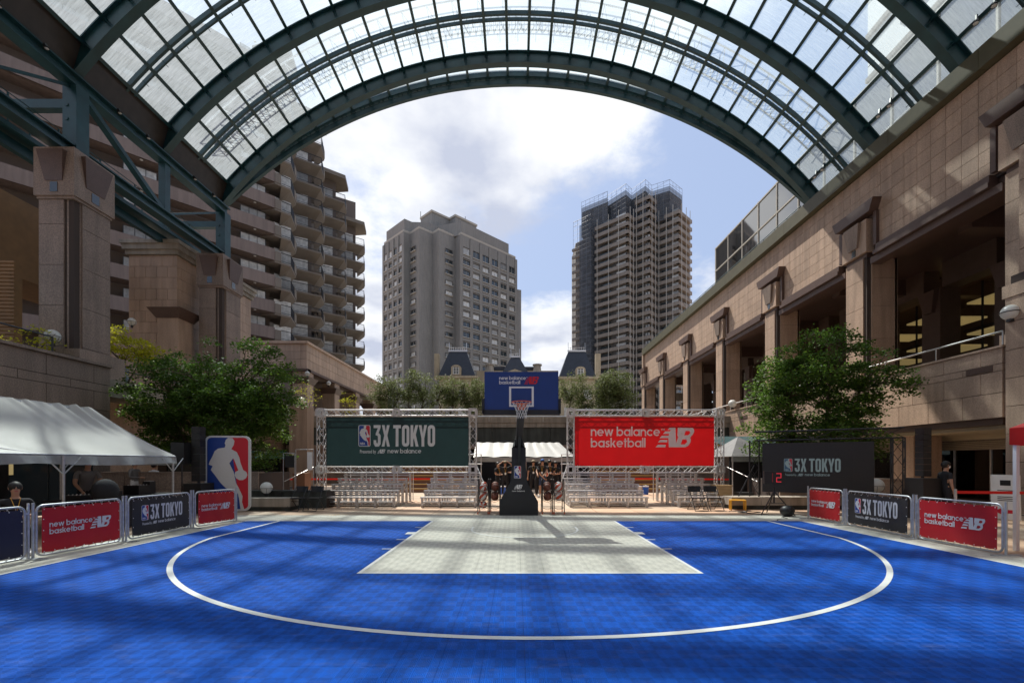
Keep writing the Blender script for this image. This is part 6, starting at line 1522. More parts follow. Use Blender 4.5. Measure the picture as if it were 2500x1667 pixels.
# ---------------------------------------------------------------- player cutout sign
ps_ = thing('logo_cutout_sign', 'tall red and blue cutout sign of a white dribbling player behind the left barriers', 'sign', (-9.25, 14.6, 0), R(8))
W_, H_ = 1.36, 2.42
m = MB(); m.slab(rrect(-W_ / 2, W_ / 2, .03, .03 + H_, .2, 6), 0, .06); m.build('board', 'white', ps_)
m = MB(); player_logo(m, -W_ / 2 , .03, H_, -.004, (0, 1, 2), letters=False); m.build('print', ['cloth_white', 'logo_blue', 'logo_red'], ps_)
m = MB(); m.bar((.3, .06, 1.4), (.3, .7, .02), .05); m.bar((-.3, .06, 1.4), (-.3, .7, .02), .05); m.build('strut', 'wood', ps_)

# ---------------------------------------------------------------- LED screen in its black truss, shot clock
ls_ = thing('led_screen', 'black LED screen showing a dim 3X TOKYO, in front of the right tree', 'screen', (9.68, 14.72, 0), math.atan2(14.0 - 15.5, 10.97 - 8.35))
SW = 3.02
m = MB(); m.box(-SW / 2, SW / 2, 0, .12, .60, 2.24); m.build('panel', 'screen', ls_)
m = MB()
for i in range(1, 6): m.box(-SW / 2 + SW * i / 6 - .002, -SW / 2 + SW * i / 6 + .002, -.003, 0, .6, 2.24)
for i in range(1, 3): m.box(-SW / 2, SW / 2, -.003, 0, .6 + 1.64 * i / 3 - .002, .6 + 1.64 * i / 3 + .002)
m.build('cabinet_seam', 'black', ls_, kind='stuff')
m = MB(); print_3x(m, -SW * .29, SW * .23, 1.44, -.008); m.build('display_picture', ['screen_print', 'screen_blue', 'screen_red'], ls_)
tf = thing('screen_truss', 'black lattice truss frame around the LED screen at right', 'truss frame', (9.68, 14.72, 0), ls_.rotation_euler.z)
def truss_local(p, q, s, step=.4):
    p, q = Vector(p), Vector(q); d = (q - p).normalized(); L_ = (q - p).length; u = Vector((0, 1, 0)); v = d.cross(u).normalized(); mb = MB()
    cs = [u * (a * s / 2) + v * (b * s / 2) for a, b in ((-1, -1), (1, -1), (1, 1), (-1, 1))]
    for c in cs: mb.tube(p + c, q + c, .02, n=6)
    n = int(L_ / step)
    for i in range(n):
        for k in range(4):
            a, b = cs[k], cs[(k + 1) % 4]
            if i % 2: a, b = b, a
            mb.tube(p + d * (L_ * i / n) + a, p + d * (L_ * (i + 1) / n) + b, .011, n=4, cap=False)
    mb.build('truss', 'blackmetal', tf)
truss_local((-SW / 2 - .25, .3, 0), (-SW / 2 - .25, .3, 2.35), .29); truss_local((-SW / 2 - .25, .3, 2.5), (SW / 2 + .75, .3, 2.5), .30, .55); truss_local((SW / 2 + .62, .3, 0), (SW / 2 + .62, .3, 2.35), .29)
truss_local((-SW / 2 - .25, 1.3, 0), (-SW / 2 - .25, 1.3, 1.2), .29)
m = MB(); m.tube((-SW / 2 - .25, .3, 1.5), (-SW / 2 - .9, -.1, .02), .025); m.tube((-SW / 2 + .1, .3, .9), (-SW / 2 + .3, 1.6, .02), .025); m.build('stay', 'blackmetal', tf)
sc_k = thing('shot_clock', 'portable shot clock with red digits on a black tripod before the LED screen', 'shot clock', (7.9, 13.9, 0), R(-8))
m = MB(); m.box(-.30, .30, 0, .10, .93, 1.33); m.build('case', 'screen', sc_k)
def seg(mb, x, z, w_, h, on, y, t=.028):
    S = {'a': (x, x + w_, z + h - t, z + h), 'g': (x, x + w_, z + h / 2 - t / 2, z + h / 2 + t / 2), 'd': (x, x + w_, z, z + t), 'f': (x, x + t, z + h / 2, z + h), 'b': (x + w_ - t, x + w_, z + h / 2, z + h), 'e': (x, x + t, z, z + h / 2), 'c': (x + w_ - t, x + w_, z, z + h / 2)}
    for k in on: a = S[k]; mb.box(a[0] + .004, a[1] - .004, y - .003, y, a[2] + .002, a[3] - .002)
m = MB(); seg(m, .04, .99, .15, .28, 'abged', -.001); m.build('lit_digit', mat('red_led', (.6, .02, .03), .5, emit=(1, .05, .09), estr=.28), sc_k)
m = MB(); seg(m, -.2, .99, .15, .28, 'bc', -.001); m.build('dim_digit', mat('red_led_dim', (.2, .02, .03), .5, emit=(.5, .02, .04), estr=.05), sc_k)
m = MB(); m.tube((0, .05, .35), (0, .05, .93), .025, n=8)
for a in (90, 210, 330): m.tube((0, .05, .72), (.55 * math.cos(R(a)), .05 + .55 * math.sin(R(a)), .01), .016); m.tube((0, .05, .35), (.28 * math.cos(R(a)), .05 + .28 * math.sin(R(a)), .36), .01)
m.build('tripod', 'blackmetal', sc_k)

# ---------------------------------------------------------------- loudspeakers
def line_array(name, label, x, y, z0, z1, ws, subw, subh):
    t = thing(name, label, 'loudspeaker', (x, y, 0))
    MB().box(-subw / 2, subw / 2, -.3, .3, .04, subh).build('bass_cabinet', 'black', t)
    m = MB(); n = 8
    for i in range(n): m.box(-ws / 2, ws / 2, -.15, .12, z0 + (z1 - z0) * i / n + .006, z0 + (z1 - z0) * (i + 1) / n)
    m.build('column_array', 'black', t); MB().tube((0, 0, subh), (0, 0, z0 + .01), .04).build('stem', 'blackmetal', t)
line_array('column_speaker', 'tall black column loudspeaker just left of the player cutout', X_(457, 14.2), 14.2, Z_(1105, 14.2), Z_(980, 14.2), .26, .55, Z_(1105, 14.2) - .06)
line_array('column_speaker', 'tall black column loudspeaker in front of the right shopfront', X_(2119, 12.6), 12.6, Z_(1094, 12.6), Z_(983, 12.6), .22, .50, Z_(1094, 12.6) - .04)
t = thing('pole_speaker', 'black cabinet loudspeaker on a pole beside the tent', 'loudspeaker', (X_(418, 14), 14, 0))
MB().box(-.2, .2, -.2, .2, 1.55, 2.2).build('cabinet', 'black', t); m = MB(); m.tube((0, 0, .02), (0, 0, 1.55), .02)
for a in (30, 150, 270): m.tube((0, 0, .6), (.5 * math.cos(R(a)), .5 * math.sin(R(a)), .01), .015)
m.build('tripod', 'blackmetal', t)

# ---------------------------------------------------------------- folding chairs, stool
def chair_proto(label):
    t = thing('folding_chair', label, 'folding chair', (0, 0, 0), group='dark folding chairs either side of the court')
    MB().box(-.2, .2, -.02, .36, .40, .425).build('seat', 'black', t)
    m = MB(); n = 8
    for i in range(n):
        a, b = -.22 + .44 * i / n, -.22 + .44 * (i + 1) / n; f = lambda x: .33 + .05 * (1 - (x / .22) ** 2)
        m.add([(a, f(a), .60), (b, f(b), .60), (b, f(b) + .03, .80), (a, f(a) + .03, .80)], [(0, 1, 2, 3)]); m.add([(a, f(a) + .02, .60), (b, f(b) + .02, .60), (b, f(b) + .05, .80), (a, f(a) + .05, .80)], [(3, 2, 1, 0)])
        m.add([(a, f(a) + .03, .80), (b, f(b) + .03, .80), (b, f(b) + .05, .80), (a, f(a) + .05, .80)], [(0, 1, 2, 3)])
    m.build('backrest', 'pad', t)
    for s in (-1, 1):
        m = MB(); m.path([(s * .23, -.14, .01), (s * .22, .10, .40), (s * .21, .35, .80)], .012, 6); m.build('leg', 'blackmetal', t)
        m = MB(); m.path([(s * .20, .42, .01), (s * .20, .12, .36), (s * .2, .02, .41)], .012, 6); m.build('leg', 'blackmetal', t)
    m = MB(); m.tube((-.23, -.14, .012), (.23, -.14, .012), .012); m.tube((-.2, .42, .012), (.2, .42, .012), .012); m.tube((-.215, .05, .31), (.215, .05, .31), .01); m.build('stretcher', 'blackmetal', t)
    return t
CH = [(677, 14.9, 'dark folding chair at far left, next to the stone bench'), (716, 14.95, 'dark folding chair second from the left, against the left bleacher'), (1607, 15.0, 'dark folding chair in front of the right bleacher, left of its pair'), (1643, 15.05, 'dark folding chair in front of the right bleacher, right of its pair')]
c0 = chair_proto(CH[0][2])
for i, (px, Y, l) in enumerate(CH):
    (c0 if i == 0 else (ch_ := copy_tree(c0, label=l))).location = (X_(px, Y), Y, 0)
    (c0 if i == 0 else ch_).rotation_euler = (0, 0, R((-14, -6, 8, 5)[i]))
t = thing('yellow_step_stool', 'small yellow metal step stool at the foot of the black truss', 'step stool', (X_(1694, 15.2), 15.2, 0), R(-15))
m = MB(); m.box(-.24, .24, -.15, .15, .32, .35); m.build('top', 'yellow', t)
for sx in (-.22, .22):
    for sy in (-.13, .13): MB().box(sx - .02, sx + .02, sy - .02, sy + .02, 0, .32).build('leg', 'yellow', t)
# cable clutter, black dome case, cables
o = MB(); o.sphere((X_(1808, 13.4), 13.4, .17), .20, 14, 8, sz=.85); tag(o.build('equipment_bag', 'black', smooth=True), 'rounded black bag on the ground left of the small right red banner', 'bag')
rs = np.random.RandomState(5)
for k, (xa, ya) in enumerate(((7.6, 13.7), (7.0, 14.5), (8.1, 13.5))):
    pts = []; x, y = xa, ya; a = rs.rand() * 6
    for i in range(28): a += rs.randn() * .6; x += .09 * math.cos(a); y += .05 * math.sin(a); pts.append((x, y, .012))
    m = MB(); m.path(pts, .010, 5); tag(m.build('cable', 'black'), ['black cable looping under the shot clock tripod', 'black cable coiled beside the yellow step stool', 'black cable trailing towards the right barriers'][k], 'cable')
for k, (x, y, w_, h, mm, lab) in enumerate(((7.65, 17.0, .55, .75, 'wood', 'plywood crate behind the black truss at right'), (8.3, 16.6, .4, .5, 'black', 'black equipment case behind the black truss'), (-3.3, 23.0, .8, .55, 'wood', 'plywood box seen through the bleacher under the green banner'), (-2.2, 22.6, .5, .4, 'wood', 'low plywood box right of the larger one behind the left bleachers'))):
    t = thing('equipment_crate', lab, 'crate', (x, y, 0)); MB().box(-w_ / 2, w_ / 2, -.3, .3, .03, h).build('box', mm, t); MB().box(-w_ / 2 - .01, w_ / 2 + .01, -.31, .31, h - .05, h + .01).build('lid', mm, t)
    m = MB(); [m.tube((a, b, 0), (a, b, .03), .025, n=6) for a in (-w_ / 2 + .05, w_ / 2 - .05) for b in (-.25, .25)]; m.build('feet', 'blackmetal', t)
def cooler(x, y, m_, lab):
    t = thing('drink_cooler', lab, 'cooler', (x, y, 0)); m = MB(); m.tube((0, 0, 0), (0, 0, .38), .13, .15, n=14); m.build('body', m_, t); m = MB(); m.tube((0, 0, .38), (0, 0, .43), .155, n=14); m.tube((0, 0, .43), (0, 0, .46), .04, n=8); m.build('lid', 'white', t)
cooler(X_(1173 - 18, 22.5), 22.5, 'blue_plastic', 'blue drink cooler on the ground behind the left ball racks'); cooler(X_(1483, 22.6), 22.6, 'blue_plastic', 'blue drink cooler behind the right bleacher'); cooler(X_(1467, 22.4), 22.4, 'cloth_white', 'white drink cooler next to the blue one behind the right bleacher')

# ---------------------------------------------------------------- stone benches, globe lamps
def globe(x, y, z, r, label, post=None, cage=True):
    t = thing('globe_lamp', label, 'globe lamp', (x, y, z - r), group=None)
    m = MB(); m.sphere((0, 0, r), r, 18, 12); m.build('globe', 'globe', t, smooth=True)
    m = MB(); m.path([((r + .006) * math.cos(a), (r + .006) * math.sin(a), r * .95) for a in np.linspace(0, 2 * math.pi, 25)[:-1]], .008, 4, closed=True)
    for a in np.linspace(0, 2 * math.pi, 7)[:-1]: m.path([((r + .006) * math.sin(q) * math.cos(a), (r + .006) * math.sin(q) * math.sin(a), r - (r + .006) * math.cos(q)) for q in np.linspace(0.3, 1.55, 7)], .006, 4)
    m.build('cage', 'blackmetal', t)
    m = MB(); m.tube((0, 0, -.12 if post is None else -post), (0, 0, .03), r * .3, n=10); m.build('stem', 'blackmetal', t)
GL = [(612, 1120, 15.4, .19, 'globe lamp in a wire cage beside the player cutout, nearest at left', None), (2008, 1112, 16.0, .24, 'globe lamp in a wire cage between the LED screen and its truss', None), (1157 * .9408 * 1.0, 0, 0, 0, '', None)]
globe(X_(612, 15.6), 15.6, Z_(1120, 15.6), .20, GL[0][4]); globe(X_(2012, 15.8), 15.8, Z_(1115, 15.8), .25, GL[1][4])
for px, py, Y, r, l in ((121, 772, 17.0, .24, 'large globe lamp on the terrace below the near left column'), (303, 739, 24, .20, 'globe lamp on the terrace before the tiled stair tower'), (706, 858, 37, .20, 'small globe lamp at the corner of the left arcade'), (755, 880, 41, .20, 'small globe lamp farther along the left arcade'), (693, 921, 31, .26, 'globe lamp on a granite post left of the green banner'), (1682, 927, 33, .28, 'globe lamp on the balcony right of the red banner')):
    globe(X_(px, Y), Y, Z_(py, Y), r, l)
tag(MB().box(X_(693, 31) - .6, X_(693, 31) + .6, 30.5, 31.5, 0, Z_(921, 31) - .4).build('lamp_plinth', 'granite'), 'tall granite post carrying the globe lamp left of the green banner', 'plinth')
def bench(x0, x1, y0, y1, lab, top='concrete'):
    t = thing('stone_planter', lab, 'stone planter', ((x0 + x1) / 2, (y0 + y1) / 2, 0))
    n = max(1, int((x1 - x0) / 1.0))
    for i in range(n): MB().box(x0 + (x1 - x0) * i / n + .006, x0 + (x1 - x0) * (i + 1) / n - .006, y0, y1, .14, .42).build('stone_block', top, t, world=True)
    MB().box(x0 + .05, x1 - .05, y0 + .1, y1, 0, .14).build('plinth', 'darkwall', t, world=True)
bench(-9.2, -7.4, 14.9, 15.5, 'low stone bench at the foot of the player cutout'); bench(7.3, 11.3, 15.4, 16.1, 'low stone ledge below the LED screen')
for x0, x1, y, z, lab, mm in ((-9.6, -6.6, 15.8, .62, 'dark stone planter wall under the nearest globe lamp at left', 'darkwall'), (-15.5, -9.4, 16.6, 1.25, 'granite planter wall round the left tree', 'granite_grey'), (9.5, 15, 16.4, 1.0, 'granite planter wall round the right tree', 'granite')):
    t = thing('planter_wall', lab, 'planter wall', ((x0 + x1) / 2, y, 0)); n = int((x1 - x0) / 1.1)
    MB().box(x0 + .05, x1 - .05, y + .04, y + (2.4 if z > .9 else .9), 0, z - .05).build('core', 'joint', t, world=True)
    for j in range(2):
        for i in range(n): MB().box(x0 + (x1 - x0) * i / n + .008, x0 + (x1 - x0) * (i + 1) / n - .008, y, y + .06, z * j / 2 + .006, z * (j + 1) / 2 - .006).build('stone_block', mm, t, world=True)
    MB().box(x0, x1, y - .03, y + .4, z - .05, z).build('coping', mm, t, world=True)
# hazard tape on the ground at left
m = MB()
for i in range(26): m.box(-7.3 + .075 * i, -7.3 + .075 * i + .045, 12.95 + .035 * i, 13.0 + .035 * i, .0, .006)
tag(m.build('hazard_tape', 'yellow', kind='stuff'), 'yellow and black dashed tape on the paving near the left corner of the court', 'tape')

# framed metal gate and notice left of the green banner
t = thing('notice_stand', 'thin black stand with a small dark notice between the left tree and the bleachers', 'notice stand', (X_(664, 17.5), 17.5, 0))
m = MB()
for x in (-.22, .22): m.tube((x, 0, 0), (x, 0, 1.95), .012)
m.tube((-.22, 0, 1.95), (.22, 0, 1.95), .012); m.build('frame', 'galv', t); MB().box(-.16, .2, -.01, .01, 1.4, 1.85).build('board', 'black', t)
t = thing('notice_stand', 'taller metal frame with a white sheet beside the left bleacher steps', 'notice stand', (X_(700, 17.8), 17.8, 0))
m = MB()
for x in (-.35, .35): m.tube((x, 0, 0), (x, 0, 2.1), .014)
m.tube((-.35, 0, 2.1), (.35, 0, 2.1), .014); m.build('frame', 'galv', t); MB().box(.1, .3, -.01, .01, 1.3, 2.0).build('sheet', 'white', t)
tag(MB().box(X_(672, 19) , X_(700, 19), 19, 19.6, 0, 1.15).build('granite_bollard', 'board_brown'), 'square brown granite block behind the left chairs', 'stone block')

# ---------------------------------------------------------------- left event tent
tt = thing('event_tent', 'large grey-white canvas tent with scalloped valance at the left edge', 'tent', (-11, 9, 0))
XE, XRD, XW = -9.55, -11.0, -12.6; YN, YFa = 2.0, 12.75; YR1 = 11.75; ZE, ZR = 1.76, 3.0
def canvas(name, fn, nu, nv, m_='tarp'):
    c = MB(); vs = [fn(i / nu, j / nv) for j in range(nv + 1) for i in range(nu + 1)]
    c.add(vs, [(j * (nu + 1) + i, j * (nu + 1) + i + 1, (j + 1) * (nu + 1) + i + 1, (j + 1) * (nu + 1) + i) for j in range(nv) for i in range(nu)]); return c.build(name, m_, tt, world=True, smooth=True)
def front(u, v):
    ye = YN + (YFa - YN) * u; yr = YN + (YR1 - YN) * u; y = ye + (yr - ye) * v
    wr = .05 * math.sin(u * 160) * max(0, v - .45) * math.exp(-((u - .95) / .05) ** 2) * 3 + .02 * math.sin(u * 190 + 5 * v) * max(0, v - .5) * (math.exp(-((u - .83) / .03) ** 2) + math.exp(-((u - .68) / .03) ** 2)) * 3 + .01 * math.sin(u * 70 + 9 * v) * (1 - v) ** 2
    return (XE + (XRD - XE) * v + wr, y, ZE + (ZR - ZE) * v - .11 * math.sin(math.pi * v) + .03 * math.sin(u * 14) * math.sin(math.pi * v) + wr * .5)
canvas('roof_canvas', front, 150, 16)
canvas('roof_canvas', lambda u, v: (XW + (XRD - XW) * v, YN + (YFa - YN) * u + (YR1 - YFa) * u * v, ZE + (ZR - ZE) * v - .06 * math.sin(math.pi * v)), 40, 8)
canvas('hip_canvas', lambda u, v: (XE + (XW - XE) * u + (XRD - XE - (XW - XE) * u) * v, YFa + (YR1 - YFa) * v, ZE + (ZR - ZE) * v - .05 * math.sin(math.pi * v)), 16, 10)
canvas('valance', lambda u, v: (XE + .03 + (.035 * math.sin(u * 60) + .02 * math.sin(u * 143)) * v + .05 * v, YN + (YFa - YN) * u, ZE - .02 - (.16 + .05 * abs(math.sin(u * 9.7))) * v), 120, 4, 'tarp_valance')
canvas('valance', lambda u, v: (XE + (XW - XE) * u, YFa + .02 + .02 * math.sin(u * 40) + .03 * v, ZE - .02 - .22 * v), 40, 4, 'tarp_valance')
m = MB(); m.path([front(.2 + .47 * (1 - k / 10), .0 + k / 10 * .98) for k in range(11)], .012, 5); m.path([front(u, .999) for u in np.linspace(0, 1, 30)], .014, 5); m.path([front(1, v) for v in np.linspace(0, 1, 12)], .012, 5); m.build('seam_rope', 'white', tt, world=True)
for x, y in ((XE + .05, 9.55), (XE + .05, 12.6), (XW, 9.55), (XW, 12.6), (XE + .05, 6.5)):
    m = MB(); m.tube((x, y, 0), (x, y, ZE - .02), .028, n=8); m.build('pole', 'galv', tt, world=True)
    m = MB()
    for s in (-1, 1): m.tube((x, y, ZE - .42), (x, y + s * .38, ZE - .05), .014)
    m.build('knee_brace', 'galv', tt, world=True)
m = MB(); m.tube((XE, YN, ZE), (XE, YFa, ZE), .02); m.tube((XW, YN, ZE), (XW, YFa, ZE), .02); m.tube((XE, YFa, ZE), (XW, YFa, ZE), .02); m.tube((XRD, YN, ZR - .05), (XRD, YR1, ZR - .05), .02); m.build('roof_frame', 'galv', tt, world=True)
MB().box(XW - .05, XW, 7.4, 11.3, 0, 1.75).build('back_cloth', 'cloth_black', tt, world=True)
# desk with DJ gear, monitors
t = thing('gear_table', 'long black-clothed table loaded with sound mixers under the tent', 'table', (-9.9, 11.2, 0))
MB().box(-.4, .4, -1.3, 1.5, .72, .76).build('tabletop', 'cloth_black', t); MB().box(-.38, .38, -1.28, 1.48, .02, .719).build('table_skirt', 'cloth_black', t)
def gear(x, y, w_, d_, h, lab, m_='black'):
    t = thing('sound_mixer', lab, 'audio gear', (x, y, .76)); MB().box(-w_ / 2, w_ / 2, -d_ / 2, d_ / 2, 0, h).build('case', m_, t); m = MB()
    for i in range(4):
        for j in range(4): m.tube((-w_ / 3 + w_ * .22 * i, -d_ / 3 + d_ * .22 * j, h), (-w_ / 3 + w_ * .22 * i, -d_ / 3 + d_ * .22 * j, h + .02), .012, n=5)
    m.build('knobs', 'alu', t, kind='stuff')
gear(-9.85, 10.3, .4, .45, .10, 'mixing desk at the near end of the gear table'); gear(-9.9, 11.0, .35, .5, .14, 'turntable controller in the middle of the gear table'); gear(-9.9, 11.9, .4, .4, .24, 'tall mixer at the far end of the gear table'); gear(-10.0, 12.4, .2, .2, .32, 'small upright monitor at the end of the gear table')
t = thing('white_swivel_chair', 'white shell chair behind the gear table', 'chair', (-11.4, 16.0, 0))
m = MB(); m.sphere((0, 0, .62), .26, 14, 8, sz=.9, sy=.5); m.build('shell', 'white', t, smooth=True); m = MB(); m.tube((0, 0, 0), (0, 0, .42), .03); m.tube((0, 0, 0), (0, 0, .02), .24, n=14); m.build('pedestal', 'alu', t)
# red canopy at the right edge
t = thing('red_canopy', 'red pop-up canopy on a pale steel leg at the right edge', 'canopy', (9.6, 7.2, 0))
XC, YC = X_(2318, 8.3), 8.3
m = MB(); m.add([(XC, YC, 2.22), (XC + 3, YC, 2.22), (XC + 3, YC - 3, 2.22), (XC, YC - 3, 2.22), (XC + 1.5, YC - 1.5, 3.2)], [(1, 0, 4), (0, 3, 4), (3, 2, 4), (2, 1, 4)]); m.build('roof', 'red', t, world=True)
for name_, pts in (('valance', [(XC, YC), (XC, YC - 3)]), ('valance', [(XC, YC), (XC + 3, YC)]), ('valance', [(XC, YC - 3), (XC + 3, YC - 3)])):
    a, b = pts; c = MB(); n = 30; vs = []
    for j in range(2):
        for i in range(n + 1): u = i / n; vs.append((a[0] + (b[0] - a[0]) * u, a[1] + (b[1] - a[1]) * u, 2.22 - .3 * j - .02 * abs(math.sin(u * 20)) * j))
    c.add(vs, [(i, i + 1, n + 2 + i, n + 1 + i) for i in range(n)]); c.build(name_, 'red', t, world=True)
for x, y in ((XC + .06, YC - .06), (XC + 2.9, YC - .1), (XC + .06, YC - 2.9)): m = MB(); m.box(x - .03, x + .03, y - .03, y + .03, 0, 2.2); m.build('leg', 'white', t, world=True)
# leaning sign board by the pier
t = thing('direction_board', 'white leaning direction board with a red arrow beside the right pier', 'sign board', (X_(2293, 12.5), 12.5, 0), R(-70))
def lean(z): return .35 * (1 - z / 1.25)
m = MB(); m.add([(-.3, lean(0), .02), (.3, lean(0), .02), (.3, lean(1.25) + .3, 1.25), (-.3, lean(1.25) + .3, 1.25), (-.3, lean(0) + .04, .02), (.3, lean(0) + .04, .02), (.3, .34, 1.25), (-.3, .34, 1.25)], [(0, 1, 2, 3), (7, 6, 5, 4), (0, 3, 7, 4), (1, 5, 6, 2), (2, 6, 7, 3)]); m.build('board', 'white', t)
m = MB(); 
def on(x, z): k = z / 1.25; return (x, .35 + (lean(1.25) + .3 - .35) * k - .004, .02 + 1.23 * k)
m.add([on(-.24, .22), on(-.06, .12), on(-.06, .17), on(.26, .17), on(.26, .27), on(-.06, .27), on(-.06, .32)], [(0, 1, 2, 3, 4, 5, 6)])
m.build('arrow', 'logo_red', t); m = MB(); m.add([on(-.1, .95), on(.12, .95), on(.12, 1.1), on(-.1, 1.1)], [(0, 1, 2, 3)])
for z in (.8, .62, .57, .52): m.add([on(-.16, z), on(.18, z), on(.18, z + .02), on(-.16, z + .02)], [(0, 1, 2, 3)])
m.build('text_lines', 'black', t)
# black tent peak behind the screen truss
t = thing('black_tent', 'small dark tent with a pale peaked roof left of the LED screen', 'tent', (9.3, 20, 0))
m = MB(); x0, x1, y0, y1 = X_(1680, 19), X_(1790, 19), 19, 22; m.add([(x0, y0, 1.85), (x1, y0, 1.85), (x1, y1, 1.85), (x0, y1, 1.85), ((x0 + x1) / 2, (y0 + y1) / 2, 2.75)], [(0, 1, 4), (1, 2, 4), (2, 3, 4), (3, 0, 4)]); m.build('roof', mat('dark_tent_canvas', (.13, .13, .135), .5, var=.2), t, world=True)
MB().box(x0 + .05, x1 - .05, y0 + .3, y0 + .34, 0, 1.84).build('front_cloth', 'cloth_black', t, world=True); MB().box(x0, x1, y0 - .01, y0 + .01, 1.62, 1.85).build('valance', 'tarp_valance', t, world=True)
for x in (x0 + .05, x1 - .05): MB().tube((x, y0, 0), (x, y0, 1.85), .025).build('pole', 'alu', t, world=True)
# ---------------------------------------------------------------- people
def person(label, loc, rz, h=1.65, top='cloth_black', legs='cloth_black', cap=None, short=True, shorts=False, arms='front', lean=0.0, seated=False, hair=True, look=0.0, hold=None, lanyard=True, beard=False, mask=False):
    """one continuous body grown with the skin modifier, facing -y; hands with five fingers; clothing by region"""
    t = thing('person', label, 'person', loc, rz)
    k = h / 1.70
    J = {}
    J['pel'] = Vector((0, 0, .92)); J['waist'] = Vector((0, .0, 1.06)); J['chest'] = Vector((0, .0, 1.27)); J['neckb'] = Vector((0, .01, 1.42)); J['neck'] = Vector((0, -.005, 1.475)); J['jaw'] = Vector((0, -.025, 1.535)); J['head'] = Vector((0, -.01, 1.61)); J['crown'] = Vector((0, .0, 1.655))
    for s, n in ((-1, 'r'), (1, 'l')):
        J['sh' + n] = Vector((s * .185, .01, 1.385)); J['hip' + n] = Vector((s * .095, 0, .88)); J['knee' + n] = Vector((s * .11, -.02, .48)); J['ank' + n] = Vector((s * .12, .02, .09)); J['toe' + n] = Vector((s * .14, -.15, .04)); J['heel' + n] = Vector((s * .12, .05, .045))
        if arms == 'front': J['el' + n] = Vector((s * .25, -.03, 1.12)); J['wr' + n] = Vector((s * .07, -.27, 1.10))
        elif arms == 'head': J['el' + n] = Vector((s * .36, -.05, 1.52)); J['wr' + n] = Vector((s * .15, -.02, 1.66))
        elif arms == 'folded': J['el' + n] = Vector((s * .25, -.06, 1.13)); J['wr' + n] = Vector((-s * .05, -.2, 1.16))
        elif arms == 'reach': J['el' + n] = Vector((s * .24, -.16, 1.16)); J['wr' + n] = Vector((s * .14, -.38, 1.02))
        else: J['el' + n] = Vector((s * .25, .03, 1.12)); J['wr' + n] = Vector((s * .27, -.02, .87))
    if lean:
        c, s_ = math.cos(lean), math.sin(lean); p0 = J['pel'].copy()
        for n in list(J):
            if n[:3] in ('hip', 'kne', 'ank', 'toe', 'hee', 'pel'): continue
            v = J[n] - p0; J[n] = p0 + Vector((v.x, v.y * c - v.z * s_, v.z * c + v.y * s_))
    if seated:
        for n in J: 
            if n[:3] not in ('kne', 'ank', 'toe', 'hee'): J[n] = J[n] - Vector((0, 0, .42))
        for s, n in ((-1, 'r'), (1, 'l')): J['knee' + n] = Vector((s * .12, -.42, .48)); J['ank' + n] = Vector((s * .12, -.40, .09)); J['toe' + n] = Vector((s * .12, -.56, .04)); J['heel' + n] = Vector((s * .12, -.36, .045))
    rad = {'pel': (.145, .105), 'waist': (.125, .09), 'chest': (.15, .105), 'neckb': (.075, .065), 'neck': (.05, .052), 'jaw': (.058, .07), 'head': (.078, .092), 'crown': (.06, .07)}
    names = []; vs = []; es = []; rr = []
    def add(n, r): names.append(n); vs.append(tuple(J[n] * k)); rr.append((r[0] * k, r[1] * k))
    for n in ('pel', 'waist', 'chest', 'neckb', 'neck', 'jaw', 'head', 'crown'): add(n, rad[n])
    es += [(i, i + 1) for i in range(7)]
    for n in ('r', 'l'):
        b = len(vs); sl_ = .062 if short else .066
        for q, r in (('sh', (.068, .066)), ('el', (.042, .042)), ('wr', (.027, .024))): add(q + n, r)
        es += [(2, b), (b, b + 1), (b + 1, b + 2)]
        b = len(vs)
        for q, r in (('hip', (.088, .09)), ('knee', (.06, .062)), ('ank', (.042, .042)), ('toe', (.04, .028))): add(q + n, r)
        es += [(0, b), (b, b + 1), (b + 1, b + 2), (b + 2, b + 3)]
    # mid points so sleeves and hems can end cleanly
    me = bpy.data.meshes.new('body'); me.from_pydata(vs, es, []); ob = bpy.data.objects.new('body', me); COL.objects.link(ob)
    md = ob.modifiers.new('skin', 'SKIN'); md.use_smooth_shade = True
    for i, sv in enumerate(me.skin_vertices[0].data): sv.radius = rr[i]; sv.use_root = (i == 0)
    sd = ob.modifiers.new('sub', 'SUBSURF'); sd.levels = 2; sd.render_levels = 2
    dg = bpy.context.evaluated_depsgraph_get(); bm = bpy.data.meshes.new_from_object(ob.evaluated_get(dg)); bpy.data.objects.remove(ob)
    bm.materials.clear(); mats = [top, legs, 'skin', 'white' if not mask else 'black']
    for q in mats: bm.materials.append(M[q])
    def near(c):
        best = 9; w_ = None
        for a, b in es:
            p, q = Vector(vs[a]), Vector(vs[b]); d = q - p; tt_ = max(0, min(1, (c - p).dot(d) / d.length_squared)); dist = (c - p - d * tt_).length
            if dist < best: best = dist; w_ = (names[a], names[b], tt_)
        return w_
    for p in bm.polygons:
        a, b, f = near(p.center); i = 0; f_ = f
        if b in ('neck', 'jaw', 'head', 'crown'): i = 2 if not (b == 'neck' and f < .35) else 0
        elif a[:2] == 'el': i = 2 if short else 0
        elif b[:2] == 'el': i = 2 if (short and f > .62) else 0
        elif b[:3] == 'hip' or a == 'pel' and f < .25: i = 1
        elif b[:4] == 'knee': i = 1 if not (shorts and f > .85) else 2
        elif b[:3] == 'ank': i = (1 if not shorts else 2) if f < .9 else 3
        elif b[:3] == 'toe': i = 3
        p.material_index = i
    body = bpy.data.objects.new('body', bm); COL.objects.link(body); body.parent = t
    # hands: palm and five curled fingers
    hm = MB()
